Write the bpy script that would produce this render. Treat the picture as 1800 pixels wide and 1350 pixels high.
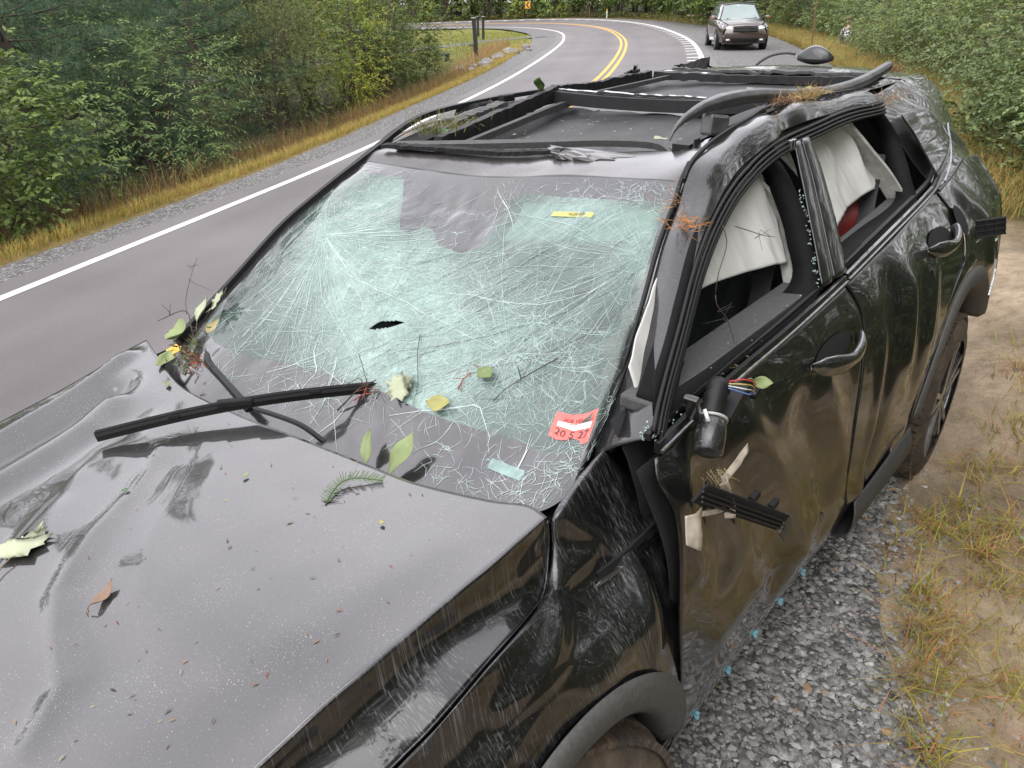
import bpy, bmesh, math, random
import numpy as np
from mathutils import Vector, Matrix, noise as mnoise

for _o in list(bpy.data.objects):
    bpy.data.objects.remove(_o)
scene = bpy.context.scene
COL = scene.collection
RAD = math.radians

# ------------------------------------------------------------------ camera
YAW, PITCH, ROLL = RAD(219.4), RAD(26.5), RAD(-1.2)
_f = Vector((math.cos(YAW) * math.cos(PITCH), math.sin(YAW) * math.cos(PITCH), -math.sin(PITCH)))
_r = Vector((math.sin(YAW), -math.cos(YAW), 0))
_u = _r.cross(_f)
_c, _s = math.cos(ROLL), math.sin(ROLL)
_R, _U = _r * _c + _u * _s, _u * _c - _r * _s
cam_data = bpy.data.cameras.new('camera')
cam = bpy.data.objects.new('camera', cam_data)
COL.objects.link(cam)
m = Matrix.Identity(4)
for i in range(3):
    m[i][0], m[i][1], m[i][2] = _R[i], _U[i], -_f[i]
m.translation = Vector((.72, 1.44, 1.93))
cam.matrix_world = m
cam_data.sensor_width = 36
cam_data.lens = 27.04
cam_data.clip_start = .05
cam_data.clip_end = 900
scene.camera = cam

# ------------------------------------------------------------------ overcast sky, soft sun, exposure
SUN_EL, SUN_AZ = RAD(52), RAD(20)          # azimuth counted from +X towards +Y
world = bpy.data.worlds.new('World')
scene.world = world
world.use_nodes = True
wn, wl = world.node_tree.nodes, world.node_tree.links
wn.clear()
w_out = wn.new('ShaderNodeOutputWorld')
w_bg = wn.new('ShaderNodeBackground')
w_sky = wn.new('ShaderNodeTexSky')
w_sky.sky_type = 'NISHITA'
w_sky.sun_disc = False
w_sky.sun_elevation = SUN_EL
w_sky.sun_rotation = math.pi / 2 - SUN_AZ
w_sky.dust_density = 4.0
w_sky.air_density = 1.0
w_hs = wn.new('ShaderNodeHueSaturation')
w_hs.inputs['Saturation'].default_value = .10
# an even cloud deck over the whole sky, with faint cloud structure
w_mix = wn.new('ShaderNodeMix'); w_mix.data_type = 'RGBA'
w_mix.inputs[0].default_value = .80
w_noise = wn.new('ShaderNodeTexNoise')
w_noise.inputs['Scale'].default_value = 1.6
w_noise.inputs['Detail'].default_value = 4
w_ramp = wn.new('ShaderNodeValToRGB')
w_ramp.color_ramp.elements[0].position = .30
w_ramp.color_ramp.elements[0].color = (6.6, 6.6, 7.2, 1)
w_ramp.color_ramp.elements[1].position = .72
w_ramp.color_ramp.elements[1].color = (9.4, 9.1, 9.6, 1)
w_tc = wn.new('ShaderNodeTexCoord')
wl.new(w_tc.outputs['Generated'], w_noise.inputs['Vector'])
wl.new(w_noise.outputs['Fac'], w_ramp.inputs[0])
wl.new(w_sky.outputs[0], w_hs.inputs['Color'])
wl.new(w_hs.outputs[0], w_mix.inputs[6])
wl.new(w_ramp.outputs[0], w_mix.inputs[7])
wl.new(w_mix.outputs[2], w_bg.inputs['Color'])
w_bg.inputs['Strength'].default_value = .15
wl.new(w_bg.outputs[0], w_out.inputs[0])

sun_d = bpy.data.lights.new('sun', 'SUN')
sun_d.energy = 1.0
sun_d.angle = RAD(75)
sun_d.color = (1.0, .97, .92)
sun = bpy.data.objects.new('sun', sun_d)
COL.objects.link(sun)
_sd = Vector((math.cos(SUN_EL) * math.cos(SUN_AZ), math.cos(SUN_EL) * math.sin(SUN_AZ), math.sin(SUN_EL)))
sun.rotation_euler = (-_sd).to_track_quat('-Z', 'Y').to_euler()

scene.view_settings.view_transform = 'Standard'
scene.view_settings.look = 'None'
scene.view_settings.gamma = 1
scene.view_settings.exposure = 1.15
scene.view_settings.use_curve_mapping = False
scene.render.engine = 'CYCLES'
scene.cycles.max_bounces = 8
scene.cycles.transparent_max_bounces = 24

# ------------------------------------------------------------------ helpers
def tag(o, label=None, cat=None, group=None, kind=None):
    if label: o['label'] = label
    if cat: o['category'] = cat
    if group: o['group'] = group
    if kind: o['kind'] = kind
    return o

def empty(name, loc=(0, 0, 0), rz=0, label=None, cat=None, group=None):
    o = bpy.data.objects.new(name, None)
    o.empty_display_size = .2
    COL.objects.link(o)
    o.location = loc
    o.rotation_euler = (0, 0, rz)
    return tag(o, label, cat, group)

def link(name, me, parent=None):
    o = bpy.data.objects.new(name, me)
    COL.objects.link(o)
    if parent: o.parent = parent
    return o

def mesh_np(name, V, Fq, mat, parent=None, smooth=True, col=None):
    """V (n,3) float array, Fq (m,3) or (m,4) int array -> one mesh object (fast path)."""
    V = np.asarray(V, np.float32); Fq = np.asarray(Fq, np.int32)
    me = bpy.data.meshes.new(name)
    k = Fq.shape[1]
    me.vertices.add(len(V)); me.vertices.foreach_set('co', V.ravel())
    me.loops.add(Fq.size); me.loops.foreach_set('vertex_index', Fq.ravel())
    me.polygons.add(len(Fq))
    me.polygons.foreach_set('loop_start', np.arange(0, Fq.size, k, dtype=np.int32))
    me.polygons.foreach_set('loop_total', np.full(len(Fq), k, np.int32))
    me.polygons.foreach_set('use_smooth', np.full(len(Fq), smooth, bool))
    me.update(calc_edges=True)
    if col is not None:
        a = me.color_attributes.new('Col', 'FLOAT_COLOR', 'POINT')
        c4 = np.ones((len(V), 4), np.float32); c4[:, :3] = col
        a.data.foreach_set('color', c4.ravel())
    if mat: me.materials.append(mat)
    return link(name, me, parent)

def mesh_py(name, verts, faces, mat, parent=None, smooth=False):
    me = bpy.data.meshes.new(name)
    me.from_pydata([tuple(v) for v in verts], [], faces)
    me.update()
    if smooth: me.polygons.foreach_set('use_smooth', [True] * len(me.polygons))
    if mat: me.materials.append(mat)
    return link(name, me, parent)

def crv(P, n):
    """Catmull-Rom through the points, resampled to n points of even arc length."""
    P = np.asarray(P, float)
    if len(P) == 2:
        t = np.linspace(0, 1, n)[:, None]; return P[0] * (1 - t) + P[1] * t
    E = np.vstack([2 * P[0] - P[1], P, 2 * P[-1] - P[-2]])
    out = []
    for i in range(1, len(E) - 2):
        p0, p1, p2, p3 = E[i - 1:i + 3]
        for t in np.linspace(0, 1, 24, endpoint=False):
            out.append(.5 * (2 * p1 + (p2 - p0) * t + (2 * p0 - 5 * p1 + 4 * p2 - p3) * t * t + (3 * p1 - p0 - 3 * p2 + p3) * t ** 3))
    out.append(E[-2]); out = np.array(out)
    s = np.r_[0, np.cumsum(np.linalg.norm(np.diff(out, axis=0), axis=1))]
    q = np.linspace(0, s[-1], n)
    return np.stack([np.interp(q, s, out[:, k]) for k in range(P.shape[1])], 1)

def lin(P, n):
    P = np.asarray(P, float)
    s = np.r_[0, np.cumsum(np.linalg.norm(np.diff(P, axis=0), axis=1))]
    q = np.linspace(0, s[-1], n)
    return np.stack([np.interp(q, s, P[:, k]) for k in range(P.shape[1])], 1)

def coons(top, bot, fro, rea, nu, nv):
    """Boundary curves (top/bottom run front->rear, front/rear run top->bottom) to an (nv,nu,dim) grid."""
    T, B, Fc, Rc = crv(top, nu), crv(bot, nu), crv(fro, nv), crv(rea, nv)
    u = np.linspace(0, 1, nu)[None, :, None]; v = np.linspace(0, 1, nv)[:, None, None]
    L1 = (1 - v) * T[None] + v * B[None]
    L2 = (1 - u) * Fc[:, None] + u * Rc[:, None]
    BL = (1 - u) * (1 - v) * T[0] + u * (1 - v) * T[-1] + (1 - u) * v * B[0] + u * v * B[-1]
    return L1 + L2 - BL

def net(rows, nu, nv):
    """Bicubic surface through rows of control points -> (nv,nu,3)."""
    R = np.stack([crv(r, nu) for r in rows])
    return np.stack([crv(R[:, j], nv) if len(rows) > 2 else lin(R[:, j], nv) for j in range(nu)], 1)

def grid_normals(G):
    du = np.gradient(G, axis=1); dv = np.gradient(G, axis=0)
    N = np.cross(du, dv); N /= np.linalg.norm(N, axis=2, keepdims=True) + 1e-9
    return N

def grid_faces(nv, nu, flip=False):
    i = np.arange((nv - 1) * nu).reshape(nv - 1, nu)[:, :-1].ravel()
    q = np.stack([i, i + 1, i + nu + 1, i + nu], 1)
    return q[:, ::-1] if flip else q

def fbm(P, scale=1.0, octv=3, seed=0.0):
    out = np.empty(len(P))
    for i, p in enumerate(P):
        out[i] = mnoise.fractal(Vector((p[0] * scale + seed, p[1] * scale - seed * .7, p[2] * scale + seed * 1.3)), 1.0, 2.0, octv)
    return out

def panel(name, G, mat, parent, thick=.004, outward=None, smooth=True, disp=None):
    """Grid surface -> mesh with real thickness (Solidify towards the inside)."""
    N = grid_normals(G)
    flip = False
    if outward is not None:
        c = N.reshape(-1, 3).mean(0)
        if np.dot(c, outward) < 0: N = -N; flip = True
    if disp is not None:
        d = disp(G.reshape(-1, 3)).reshape(G.shape[:2])
        G = G + N * d[..., None]
    nv, nu = G.shape[:2]
    o = mesh_np(name, G.reshape(-1, 3), grid_faces(nv, nu, flip), mat, parent, smooth)
    if thick:
        md = o.modifiers.new('thickness', 'SOLIDIFY'); md.thickness = thick; md.offset = -1
    return o

def tube_arrays(path, rad, k=8, close=False):
    P = np.asarray(path, float); n = len(P)
    rad = np.broadcast_to(np.asarray(rad, float), (n,))
    T = np.gradient(P, axis=0); T /= np.linalg.norm(T, axis=1, keepdims=True) + 1e-9
    ref = np.array([0, 0, 1.0]) if abs(T[0, 2]) < .9 else np.array([1.0, 0, 0])
    V = []
    nrm = np.cross(T[0], ref); nrm /= np.linalg.norm(nrm)
    for i in range(n):
        nrm = nrm - T[i] * np.dot(nrm, T[i]); nrm /= np.linalg.norm(nrm) + 1e-9
        b = np.cross(T[i], nrm)
        a = np.linspace(0, 2 * np.pi, k, endpoint=False)
        V.append(P[i] + rad[i] * (np.cos(a)[:, None] * nrm + np.sin(a)[:, None] * b))
    V = np.concatenate(V)
    Fc = []
    for i in range(n - 1):
        for j in range(k):
            Fc.append((i * k + j, i * k + (j + 1) % k, (i + 1) * k + (j + 1) % k, (i + 1) * k + j))
    caps = [tuple(range(k))[::-1], tuple((n - 1) * k + j for j in range(k))]
    return V, Fc, caps

def tube(name, path, rad, mat, parent=None, k=8, smooth=True):
    V, Fc, caps = tube_arrays(path, rad, k)
    return mesh_py(name, V, Fc + caps, mat, parent, smooth)

class MB:
    """collects several shapes into ONE mesh (one part)."""
    def __init__(s): s.v = []; s.f = []
    def add(s, V, Fc):
        o = len(s.v); s.v += [tuple(map(float, p)) for p in V]; s.f += [tuple(i + o for i in f) for f in Fc]; return s
    def tube(s, path, rad, k=6):
        V, Fc, caps = tube_arrays(path, rad, k); return s.add(V, Fc + caps)
    def box(s, c, size, rot=None):
        h = np.array(size) / 2.
        V = np.array([(x, y, z) for x in (-1, 1) for y in (-1, 1) for z in (-1, 1)], float) * h
        if rot is not None: V = V @ np.array(rot).T
        return s.add(V + np.array(c), [(0, 1, 3, 2), (4, 6, 7, 5), (0, 4, 5, 1), (2, 3, 7, 6), (0, 2, 6, 4), (1, 5, 7, 3)])
    def bar(s, a, b, w, h, up=(0, 0, 1)):
        a, b = np.array(a, float), np.array(b, float); t = b - a; L = np.linalg.norm(t); t /= L
        sd = np.cross(t, up); sd /= np.linalg.norm(sd); u2 = np.cross(sd, t)
        return s.box((a + b) / 2, (L, w, h), np.stack([t, sd, u2], 1))
    def build(s, name, mat, parent=None, smooth=False, bevel=0):
        o = mesh_py(name, s.v, s.f, mat, parent, smooth)
        if bevel:
            b = o.modifiers.new('bevel', 'BEVEL'); b.width = bevel; b.segments = 2; b.limit_method = 'ANGLE'
        return o

def sweep(name, path, prof, mat, parent=None, up=(0, 0, 1), smooth=False, bevel=0):
    """profile [(side,up),...] swept along a path."""
    P = np.asarray(path, float); n = len(P); k = len(prof)
    T = np.gradient(P, axis=0); T /= np.linalg.norm(T, axis=1, keepdims=True)
    V = []
    for i in range(n):
        sd = np.cross(T[i], up); sd /= np.linalg.norm(sd); u2 = np.cross(sd, T[i])
        for a, b in prof: V.append(P[i] + sd * a + u2 * b)
    Fc = []
    for i in range(n - 1):
        for j in range(k):
            Fc.append((i * k + j, i * k + (j + 1) % k, (i + 1) * k + (j + 1) % k, (i + 1) * k + j))
    Fc += [tuple(range(k))[::-1], tuple((n - 1) * k + j for j in range(k))]
    o = mesh_py(name, V, Fc, mat, parent, smooth)
    if bevel:
        b = o.modifiers.new('bevel', 'BEVEL'); b.width = bevel; b.segments = 2; b.limit_method = 'ANGLE'
    return o

# ------------------------------------------------------------------ materials
def new_mat(name):
    mt = bpy.data.materials.new(name); mt.use_nodes = True
    nt = mt.node_tree; b = nt.nodes['Principled BSDF']
    return mt, nt, b

def node(nt, typ, **kw):
    n = nt.nodes.new(typ)
    for k, v in kw.items():
        if k.startswith('in_'):
            key = k[3:]
            n.inputs[int(key) if key.isdigit() else key.replace('_', ' ')].default_value = v
        else: setattr(n, k, v)
    return n

def ramp(nt, fac, stops):
    r = nt.nodes.new('ShaderNodeValToRGB')
    e = r.color_ramp.elements
    while len(e) < len(stops): e.new(.5)
    for i, (p, c) in enumerate(stops):
        e[i].position = p; e[i].color = (c if len(c) == 4 else (*c, 1)) if hasattr(c, '__len__') else (c, c, c, 1)
    nt.links.new(fac, r.inputs[0])
    return r.outputs[0]

def noise_tex(nt, scale, detail=3, rough=.5, stretch=None, rot=None, coord='Object', dist=0):
    tc = nt.nodes.new('ShaderNodeTexCoord'); src = tc.outputs[coord]
    if stretch or rot:
        mp = nt.nodes.new('ShaderNodeMapping')
        if stretch: mp.inputs['Scale'].default_value = stretch
        if rot: mp.inputs['Rotation'].default_value = rot
        nt.links.new(src, mp.inputs[0]); src = mp.outputs[0]
    n = nt.nodes.new('ShaderNodeTexNoise')
    n.inputs['Scale'].default_value = scale; n.inputs['Detail'].default_value = detail
    n.inputs['Roughness'].default_value = rough; n.inputs['Distortion'].default_value = dist
    nt.links.new(src, n.inputs['Vector'])
    return n.outputs['Fac']

def mixc(nt, fac, a, b, mode='MIX'):
    mx = nt.nodes.new('ShaderNodeMix'); mx.data_type = 'RGBA'; mx.blend_type = mode
    for sock, v in ((mx.inputs[0], fac), (mx.inputs[6], a), (mx.inputs[7], b)):
        if isinstance(v, (int, float)): sock.default_value = v
        elif isinstance(v, tuple): sock.default_value = v if len(v) == 4 else (*v, 1)
        else: nt.links.new(v, sock)
    return mx.outputs[2]

def math_n(nt, op, a, b=None, clamp=False):
    n = nt.nodes.new('ShaderNodeMath'); n.operation = op; n.use_clamp = clamp
    for i, v in enumerate((a, b)):
        if v is None: continue
        if isinstance(v, (int, float)): n.inputs[i].default_value = v
        else: nt.links.new(v, n.inputs[i])
    return n.outputs[0]

def bump(nt, b, h, strength=.3, dist=.01, to='Normal'):
    bp = nt.nodes.new('ShaderNodeBump'); bp.inputs['Strength'].default_value = strength
    bp.inputs['Distance'].default_value = dist
    nt.links.new(h, bp.inputs['Height'])
    if b is not None: nt.links.new(bp.outputs[0], b.inputs[to])
    return bp.outputs[0]

def simple(name, col, rough=.6, metal=0., coat=0., noise_amt=.25, nscale=30, spec=.5, bump_s=.15, bump_d=.002):
    mt, nt, b = new_mat(name)
    n = noise_tex(nt, nscale, 4, .6)
    d = tuple(max(0, c * (1 - noise_amt)) for c in col); l = tuple(min(1, c * (1 + noise_amt)) for c in col)
    nt.links.new(ramp(nt, n, [(.3, d), (.7, l)]), b.inputs['Base Color'])
    b.inputs['Roughness'].default_value = rough; b.inputs['Metallic'].default_value = metal
    b.inputs['Coat Weight'].default_value = coat; b.inputs['Specular IOR Level'].default_value = spec
    if bump_s: bump(nt, b, n, bump_s, bump_d)
    return mt

def leaf_mat(name, trans=.35, rough=.5, spec=.4):
    mt, nt, b = new_mat(name)
    at = node(nt, 'ShaderNodeAttribute', attribute_name='Col')
    n = noise_tex(nt, 12, 3)
    col = mixc(nt, 1.0, at.outputs['Color'], ramp(nt, n, [(.25, .75), (.75, 1.2)]), 'MULTIPLY')
    nt.links.new(col, b.inputs['Base Color'])
    b.inputs['Roughness'].default_value = rough; b.inputs['Specular IOR Level'].default_value = spec
    tr = node(nt, 'ShaderNodeBsdfTranslucent')
    nt.links.new(col, tr.inputs[0])
    ms = node(nt, 'ShaderNodeMixShader', in_0=trans)
    nt.links.new(b.outputs[0], ms.inputs[1]); nt.links.new(tr.outputs[0], ms.inputs[2])
    nt.links.new(ms.outputs[0], nt.nodes['Material Output'].inputs[0])
    return mt

# ================================================================== SETTING
rng = np.random.default_rng(7)
random.seed(7)

# stations along the road: left edge line, right edge line (the bend is banked, the inside lies lower)
_ST = [((18, 2.2, -.3), (15, 6.4, 0)), ((8, -2.0, -.3), (6, 2.5, 0)), ((3, -4.1, -.3), (1, .5, 0)),
       ((-1.37, -6.0, -.3), (-3.2, -1.15, 0)), ((-4.47, -7.35, -.3), (-6.5, -2.55, 0)),
       ((-7.35, -8.61, -.28), (-9.5, -3.9, 0)), ((-11.57, -10.7, -.25), (-14, -5.85, 0)),
       ((-18.8, -14.36, -.15), (-22.25, -9.73, 0)), ((-28.3, -19.8, -.05), (-32.4, -15.2, .08)),
       ((-35.9, -24.6, 0), (-39.9, -20.0, .17)), ((-43.5, -30.2, 0), (-47.5, -25.8, .3)),
       ((-48.4, -35.0, 0), (-52.5, -30.9, .4)), ((-51.5, -39.5, 0), (-56.8, -36.5, .43)),
       ((-52.3, -43.0, 0), (-58.4, -41.6, .42)), ((-50.8, -46.6, 0), (-56.8, -47.3, .35)),
       ((-46, -52, 0), (-50.6, -55.6, .2)), ((-38, -58, 0), (-41.5, -62.6, .1)), ((-20, -68, 0), (-23, -73, 0))]
_dense = crv([np.r_[a, b] for a, b in _ST], 500)
LE, RE = _dense[:, :3], _dense[:, 3:]
_lat = RE[:, :2] - LE[:, :2]
LW = np.linalg.norm(_lat, axis=1)
_lat = _lat / LW[:, None]
CE = (LE + RE) / 2

def road_coords(xy):
    """nearest station index and lateral metres from the left edge line"""
    xy = np.asarray(xy, float).reshape(-1, 2)
    idx = np.empty(len(xy), int)
    for a in range(0, len(xy), 4000):
        q = xy[a:a + 4000]
        idx[a:a + 4000] = ((q[:, None, :] - CE[None, :, :2]) ** 2).sum(2).argmin(1)
    t = ((xy - LE[idx, :2]) * _lat[idx]).sum(1)
    return idx, t

MOUNDS = [(-3.55, 1.34, .20, .45), (-4.5, 1.55, .17, .5), (-2.9, 1.75, .08, .4), (-5.6, 1.0, .14, .7), (-2.35, 1.46, .05, .3), (-4.0, 1.9, .12, .35), (-3.1, 1.28, .07, .25), (-4.9, 1.15, .10, .3)]

def ground_z(xy):
    xy = np.asarray(xy, float).reshape(-1, 2)
    i, t = road_coords(xy)
    w = LW[i]
    tt = np.clip(t, -.5, w + .5) / w
    z = LE[i, 2] + (RE[i, 2] - LE[i, 2]) * tt
    dl = np.clip(-t - 1.0, 0, None)
    far = np.clip((-xy[:, 0] - 18) / 8, 0, 1)
    z = z - (1 - far) * (.28 * np.clip(dl, 0, 2.2)) - far * .05 * np.clip(dl, 0, 8)
    dr = np.clip(t - w - 1.2, 0, None)
    nz = np.array([mnoise.noise(Vector((x * .9, y * .9, 3.1))) + .5 * mnoise.noise(Vector((x * 2.3, y * 2.3, 8.1))) for x, y in xy])
    off = np.clip((np.maximum(-t, t - w) - .7) / 1.0, 0, 1)
    z = z + (nz * .030 + .012 * np.array([mnoise.noise(Vector((x * 6, y * 6, 2.2))) for x, y in xy])) * off + .06 * np.clip(dr - 4.5, 0, 12)
    for mx, my, h, r in MOUNDS:
        z = z + h * np.exp(-((xy[:, 0] - mx) ** 2 + (xy[:, 1] - my) ** 2) / (r * r))
    return z

def gz(x, y): return float(ground_z([(x, y)])[0])

# ---- materials of the setting
def mat_asphalt():
    mt, nt, b = new_mat('asphalt')
    big = noise_tex(nt, .35, 4, .55)
    fine = noise_tex(nt, 160, 2, .7)
    at = node(nt, 'ShaderNodeAttribute', attribute_name='Col')
    c1 = mixc(nt, 1., ramp(nt, big, [(.3, (.108, .100, .100)), (.7, (.150, .141, .142))]), at.outputs['Color'], 'MULTIPLY')
    agg = noise_tex(nt, 420, 1, .5)
    c2 = mixc(nt, 1., ramp(nt, fine, [(.25, .66), (.75, 1.3)]), ramp(nt, agg, [(.62, 1.), (.70, 1.7)]), 'MULTIPLY')
    nt.links.new(mixc(nt, 1., c1, c2, 'MULTIPLY'), b.inputs['Base Color'])
    b.inputs['Roughness'].default_value = .78
    bump(nt, b, fine, .35, .006)
    return mt
def mat_gravel_bed():
    mt, nt, b = new_mat('gravel_bed')
    tc = nt.nodes.new('ShaderNodeTexCoord')
    v = node(nt, 'ShaderNodeTexVoronoi', in_Scale=42.); nt.links.new(tc.outputs['Object'], v.inputs['Vector'])
    sep = nt.nodes.new('ShaderNodeSeparateColor'); nt.links.new(v.outputs['Color'], sep.inputs[0])
    c = ramp(nt, sep.outputs[0], [(.0, (.10, .098, .094)), (.5, (.22, .214, .204)), (.85, (.31, .305, .30)), (1., (.48, .47, .46))])
    e = ramp(nt, v.outputs['Distance'], [(.0, 1.15), (.6, .45)])
    nt.links.new(mixc(nt, 1., c, e, 'MULTIPLY'), b.inputs['Base Color'])
    b.inputs['Roughness'].default_value = .9
    bump(nt, b, math_n(nt, 'SUBTRACT', 1., v.outputs['Distance']), .8, .02)
    return mt
def mat_terrain():
    mt, nt, b = new_mat('verge_soil')
    at = node(nt, 'ShaderNodeAttribute', attribute_name='Col')
    n1 = noise_tex(nt, 9, 8, .72); n2 = noise_tex(nt, 130, 5, .75)
    c = mixc(nt, 1., at.outputs['Color'], ramp(nt, n1, [(.3, .62), (.7, 1.25)]), 'MULTIPLY')
    c = mixc(nt, 1., c, ramp(nt, n2, [(.25, .7), (.75, 1.25)]), 'MULTIPLY')
    nt.links.new(c, b.inputs['Base Color']); b.inputs['Roughness'].default_value = .95
    b.inputs['Specular IOR Level'].default_value = .15
    bump(nt, b, math_n(nt, 'ADD', n1, math_n(nt, 'MULTIPLY', n2, .35)), .7, .05)
    return mt
def mat_paint_line(name, col):
    mt, nt, b = new_mat(name)
    n = noise_tex(nt, 30, 5, .7)
    nt.links.new(ramp(nt, n, [(.25, tuple(c * .7 for c in col)), (.45, col), (.8, tuple(min(.9, c * 1.08) for c in col))]), b.inputs['Base Color'])
    b.inputs['Roughness'].default_value = .7
    return mt
M_ASPH, M_GRAV, M_TERR = mat_asphalt(), mat_gravel_bed(), mat_terrain()
M_WHITE, M_YEL = mat_paint_line('white_road_paint', (.62, .61, .58)), mat_paint_line('yellow_road_paint', (.62, .34, .05))

# ---- terrain: one sheet out to the horizon
def _axis(lo, hi, fine_lo, fine_hi, fs, cs):
    a = list(np.arange(fine_lo, fine_hi, fs))
    x = fine_lo; s = fs
    left = []
    while x > lo: s = min(s * 1.07, cs); x -= s; left.append(x)
    x = a[-1]; s = fs; right = []
    while x < hi: s = min(s * 1.10, cs); x += s; right.append(x)
    return np.array(left[::-1] + a + right)
_xs = _axis(-320, 240, -12, 2.5, .13, 12); _ys = _axis(-320, 240, -11, 5, .15, 12)
_X, _Y = np.meshgrid(_xs, _ys)
_xy = np.stack([_X.ravel(), _Y.ravel()], 1)
_z = ground_z(_xy)
_i, _t = road_coords(_xy)
_on = (_t > -.45) & (_t < LW[_i] + .45)
_gw = np.interp(-RE[_i, 0], [-20, 1, 5, 9, 14, 40, 50, 60], [1.65, 1.68, 1.80, 2.2, 3.6, 4.2, 2.4, 1.2])
_gwl = np.interp(-LE[_i, 0], [-20, 2, 12, 22, 32, 48, 60], [.85, .95, 1.10, 1.2, 1.5, 2.3, 1.2])
_gd = np.where(_t >= LW[_i] * .5, _gw - (_t - LW[_i]), _gwl + _t)      # metres inside the gravel edge
_ks = np.clip(_gd / .45, 0, 1); _ks = _ks * _ks * (3 - 2 * _ks)
_z = _z - .10 * _ks + .012 * (1 - _ks)
_zone = np.empty((len(_xy), 3))
_dl = -_t; _dr = _t - LW[_i]
_farx = np.clip((-_xy[:, 0] - 20) / 6, 0, 1)[:, None]
_nz = np.array([mnoise.noise(Vector((x * .5, y * .5, 1.7))) for x, y in _xy])[:, None]
sand, straw, soil, lawn = np.array([.37, .29, .20]), np.array([.19, .145, .055]), np.array([.045, .042, .022]), np.array([.15, .20, .035])
left_c = np.where((_dl[:, None] < 2.6), straw, soil) * (1 - _farx) + _farx * (straw * .55 + lawn * .45 + .10 * _nz * (lawn - straw))
rf = np.clip((-_xy[:, 0] - 5.5) / 3.0 + .6 * _nz[:, 0] + np.clip((_dr - 5) / 2, 0, 1), 0, 1)[:, None]
_dmp = np.array([mnoise.fractal(Vector((x * 1.4, y * 1.4, 5.5)), 1., 2., 4) for x, y in _xy])[:, None]
sand_v = sand * np.clip(1 + .42 * _dmp, .5, 1.3)
right_c = sand_v * (1 - rf) + rf * (straw * .75)
_sl = np.clip((_dr - np.where(_xy[:, 0] > -8, 3.3, 6.0)) / 1.0, 0, 1)[:, None]
right_c = right_c * (1 - _sl) + soil * _sl
_zone = np.where(_dr[:, None] > 0, right_c, left_c)
ground = mesh_np('ground', np.c_[_xy, _z], grid_faces(len(_ys), len(_xs)), M_TERR, None, True, _zone)
tag(ground, 'sandy soil and rough grassy ground on both sides of the road', 'ground', kind='structure')

def ribbon(name, t0, t1, dz, mat, i0=0, i1=500, nu=2, kind='structure', parent=None, label=None, cat=None, colf=None):
    """strip between two lateral offsets; t>=0 is counted from the right edge line, t<0 left of the left line (callable or number)"""
    idx = np.arange(i0, i1)
    rows = []
    for k in range(nu):
        u = k / (nu - 1)
        pts = []
        for i in idx:
            def pos(t):
                side, v = t(i) if callable(t) else t
                b = LE[i] if side == 'L' else RE[i]
                return b[:2] + _lat[i] * v
            p = pos(t0) * (1 - u) + pos(t1) * u
            pts.append(p)
        pts = np.array(pts)
        w = LW[idx]; tl = ((pts - LE[idx, :2]) * _lat[idx]).sum(1)
        z = LE[idx, 2] + (RE[idx, 2] - LE[idx, 2]) * np.clip(tl, -.5, w + .5) / w
        rows.append(np.c_[pts, z + dz])
    G = np.stack(rows)
    o = mesh_np(name, G.reshape(-1, 3), grid_faces(nu, len(idx), True), mat, parent, True, colf(nu, idx) if colf else None)
    return tag(o, label, cat, kind=kind)

def wear(nu, idx):
    # polished wheel tracks, an oil-dark strip between them and paler worn edges
    u = np.linspace(0, 1, nu)[:, None]; g = np.ones((nu, len(idx)))
    for c_, w_, a_ in ((.17, .045, -.10), (.38, .045, -.12), (.62, .045, -.11), (.84, .045, -.10), (.275, .03, -.05), (.73, .03, -.05), (.5, .03, .05)):
        wob = .012 * np.sin(idx * .05 + c_ * 40)[None]
        g = g + a_ * np.exp(-((u - c_ - wob) / w_) ** 2)
    g = g * (1 + .05 * np.sin(idx * .11)[None] * np.sin(u * 9 + 1))
    c = np.stack([g * 1.0, g * .985, g * .985], 2)
    return c.reshape(-1, 3)
ribbon('road', ('L', -.42), ('R', .42), 0, M_ASPH, nu=60, colf=wear, label='grey two-lane asphalt road bending left through the woods', cat='road')
def _gl(i):
    x = LE[i, 0]; return ('L', float(np.interp(-x, [-20, 2, 12, 22, 32, 48, 60], [-.85, -.95, -1.10, -1.2, -1.5, -2.3, -1.2])))
ribbon('gravel_verge', _gl, ('L', -.38), -.004, M_GRAV, nu=4, label='grey gravel strip along the far left edge of the road', cat='gravel')
def _gr(i):
    x = RE[i, 0]; return ('R', float(np.interp(-x, [-20, 1, 5, 9, 14, 40, 50, 60], [1.65, 1.68, 1.80, 2.2, 3.6, 4.2, 2.4, 1.2])))
ribbon('gravel_shoulder', ('R', .38), _gr, -.004, M_GRAV, nu=10, label='grey crushed stone shoulder where both vehicles stand', cat='gravel')
ribbon('edge_line', ('L', -.06), ('L', .07), .004, M_WHITE, label='solid white edge line on the inside of the bend', cat='road marking')
ribbon('edge_line', ('R', -.08), ('R', .10), .004, M_WHITE, label='white edge line with short comb teeth beside the parked vehicle', cat='road marking')
def _mid(o): return lambda i: ('L', LW[i] * .5 + o)
ribbon('centre_line', _mid(-.17), _mid(-.06), .004, M_YEL, label='left stripe of the double yellow centre line', cat='road marking')
ribbon('centre_line', _mid(.06), _mid(.17), .004, M_YEL, label='right stripe of the double yellow centre line', cat='road marking')
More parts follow.
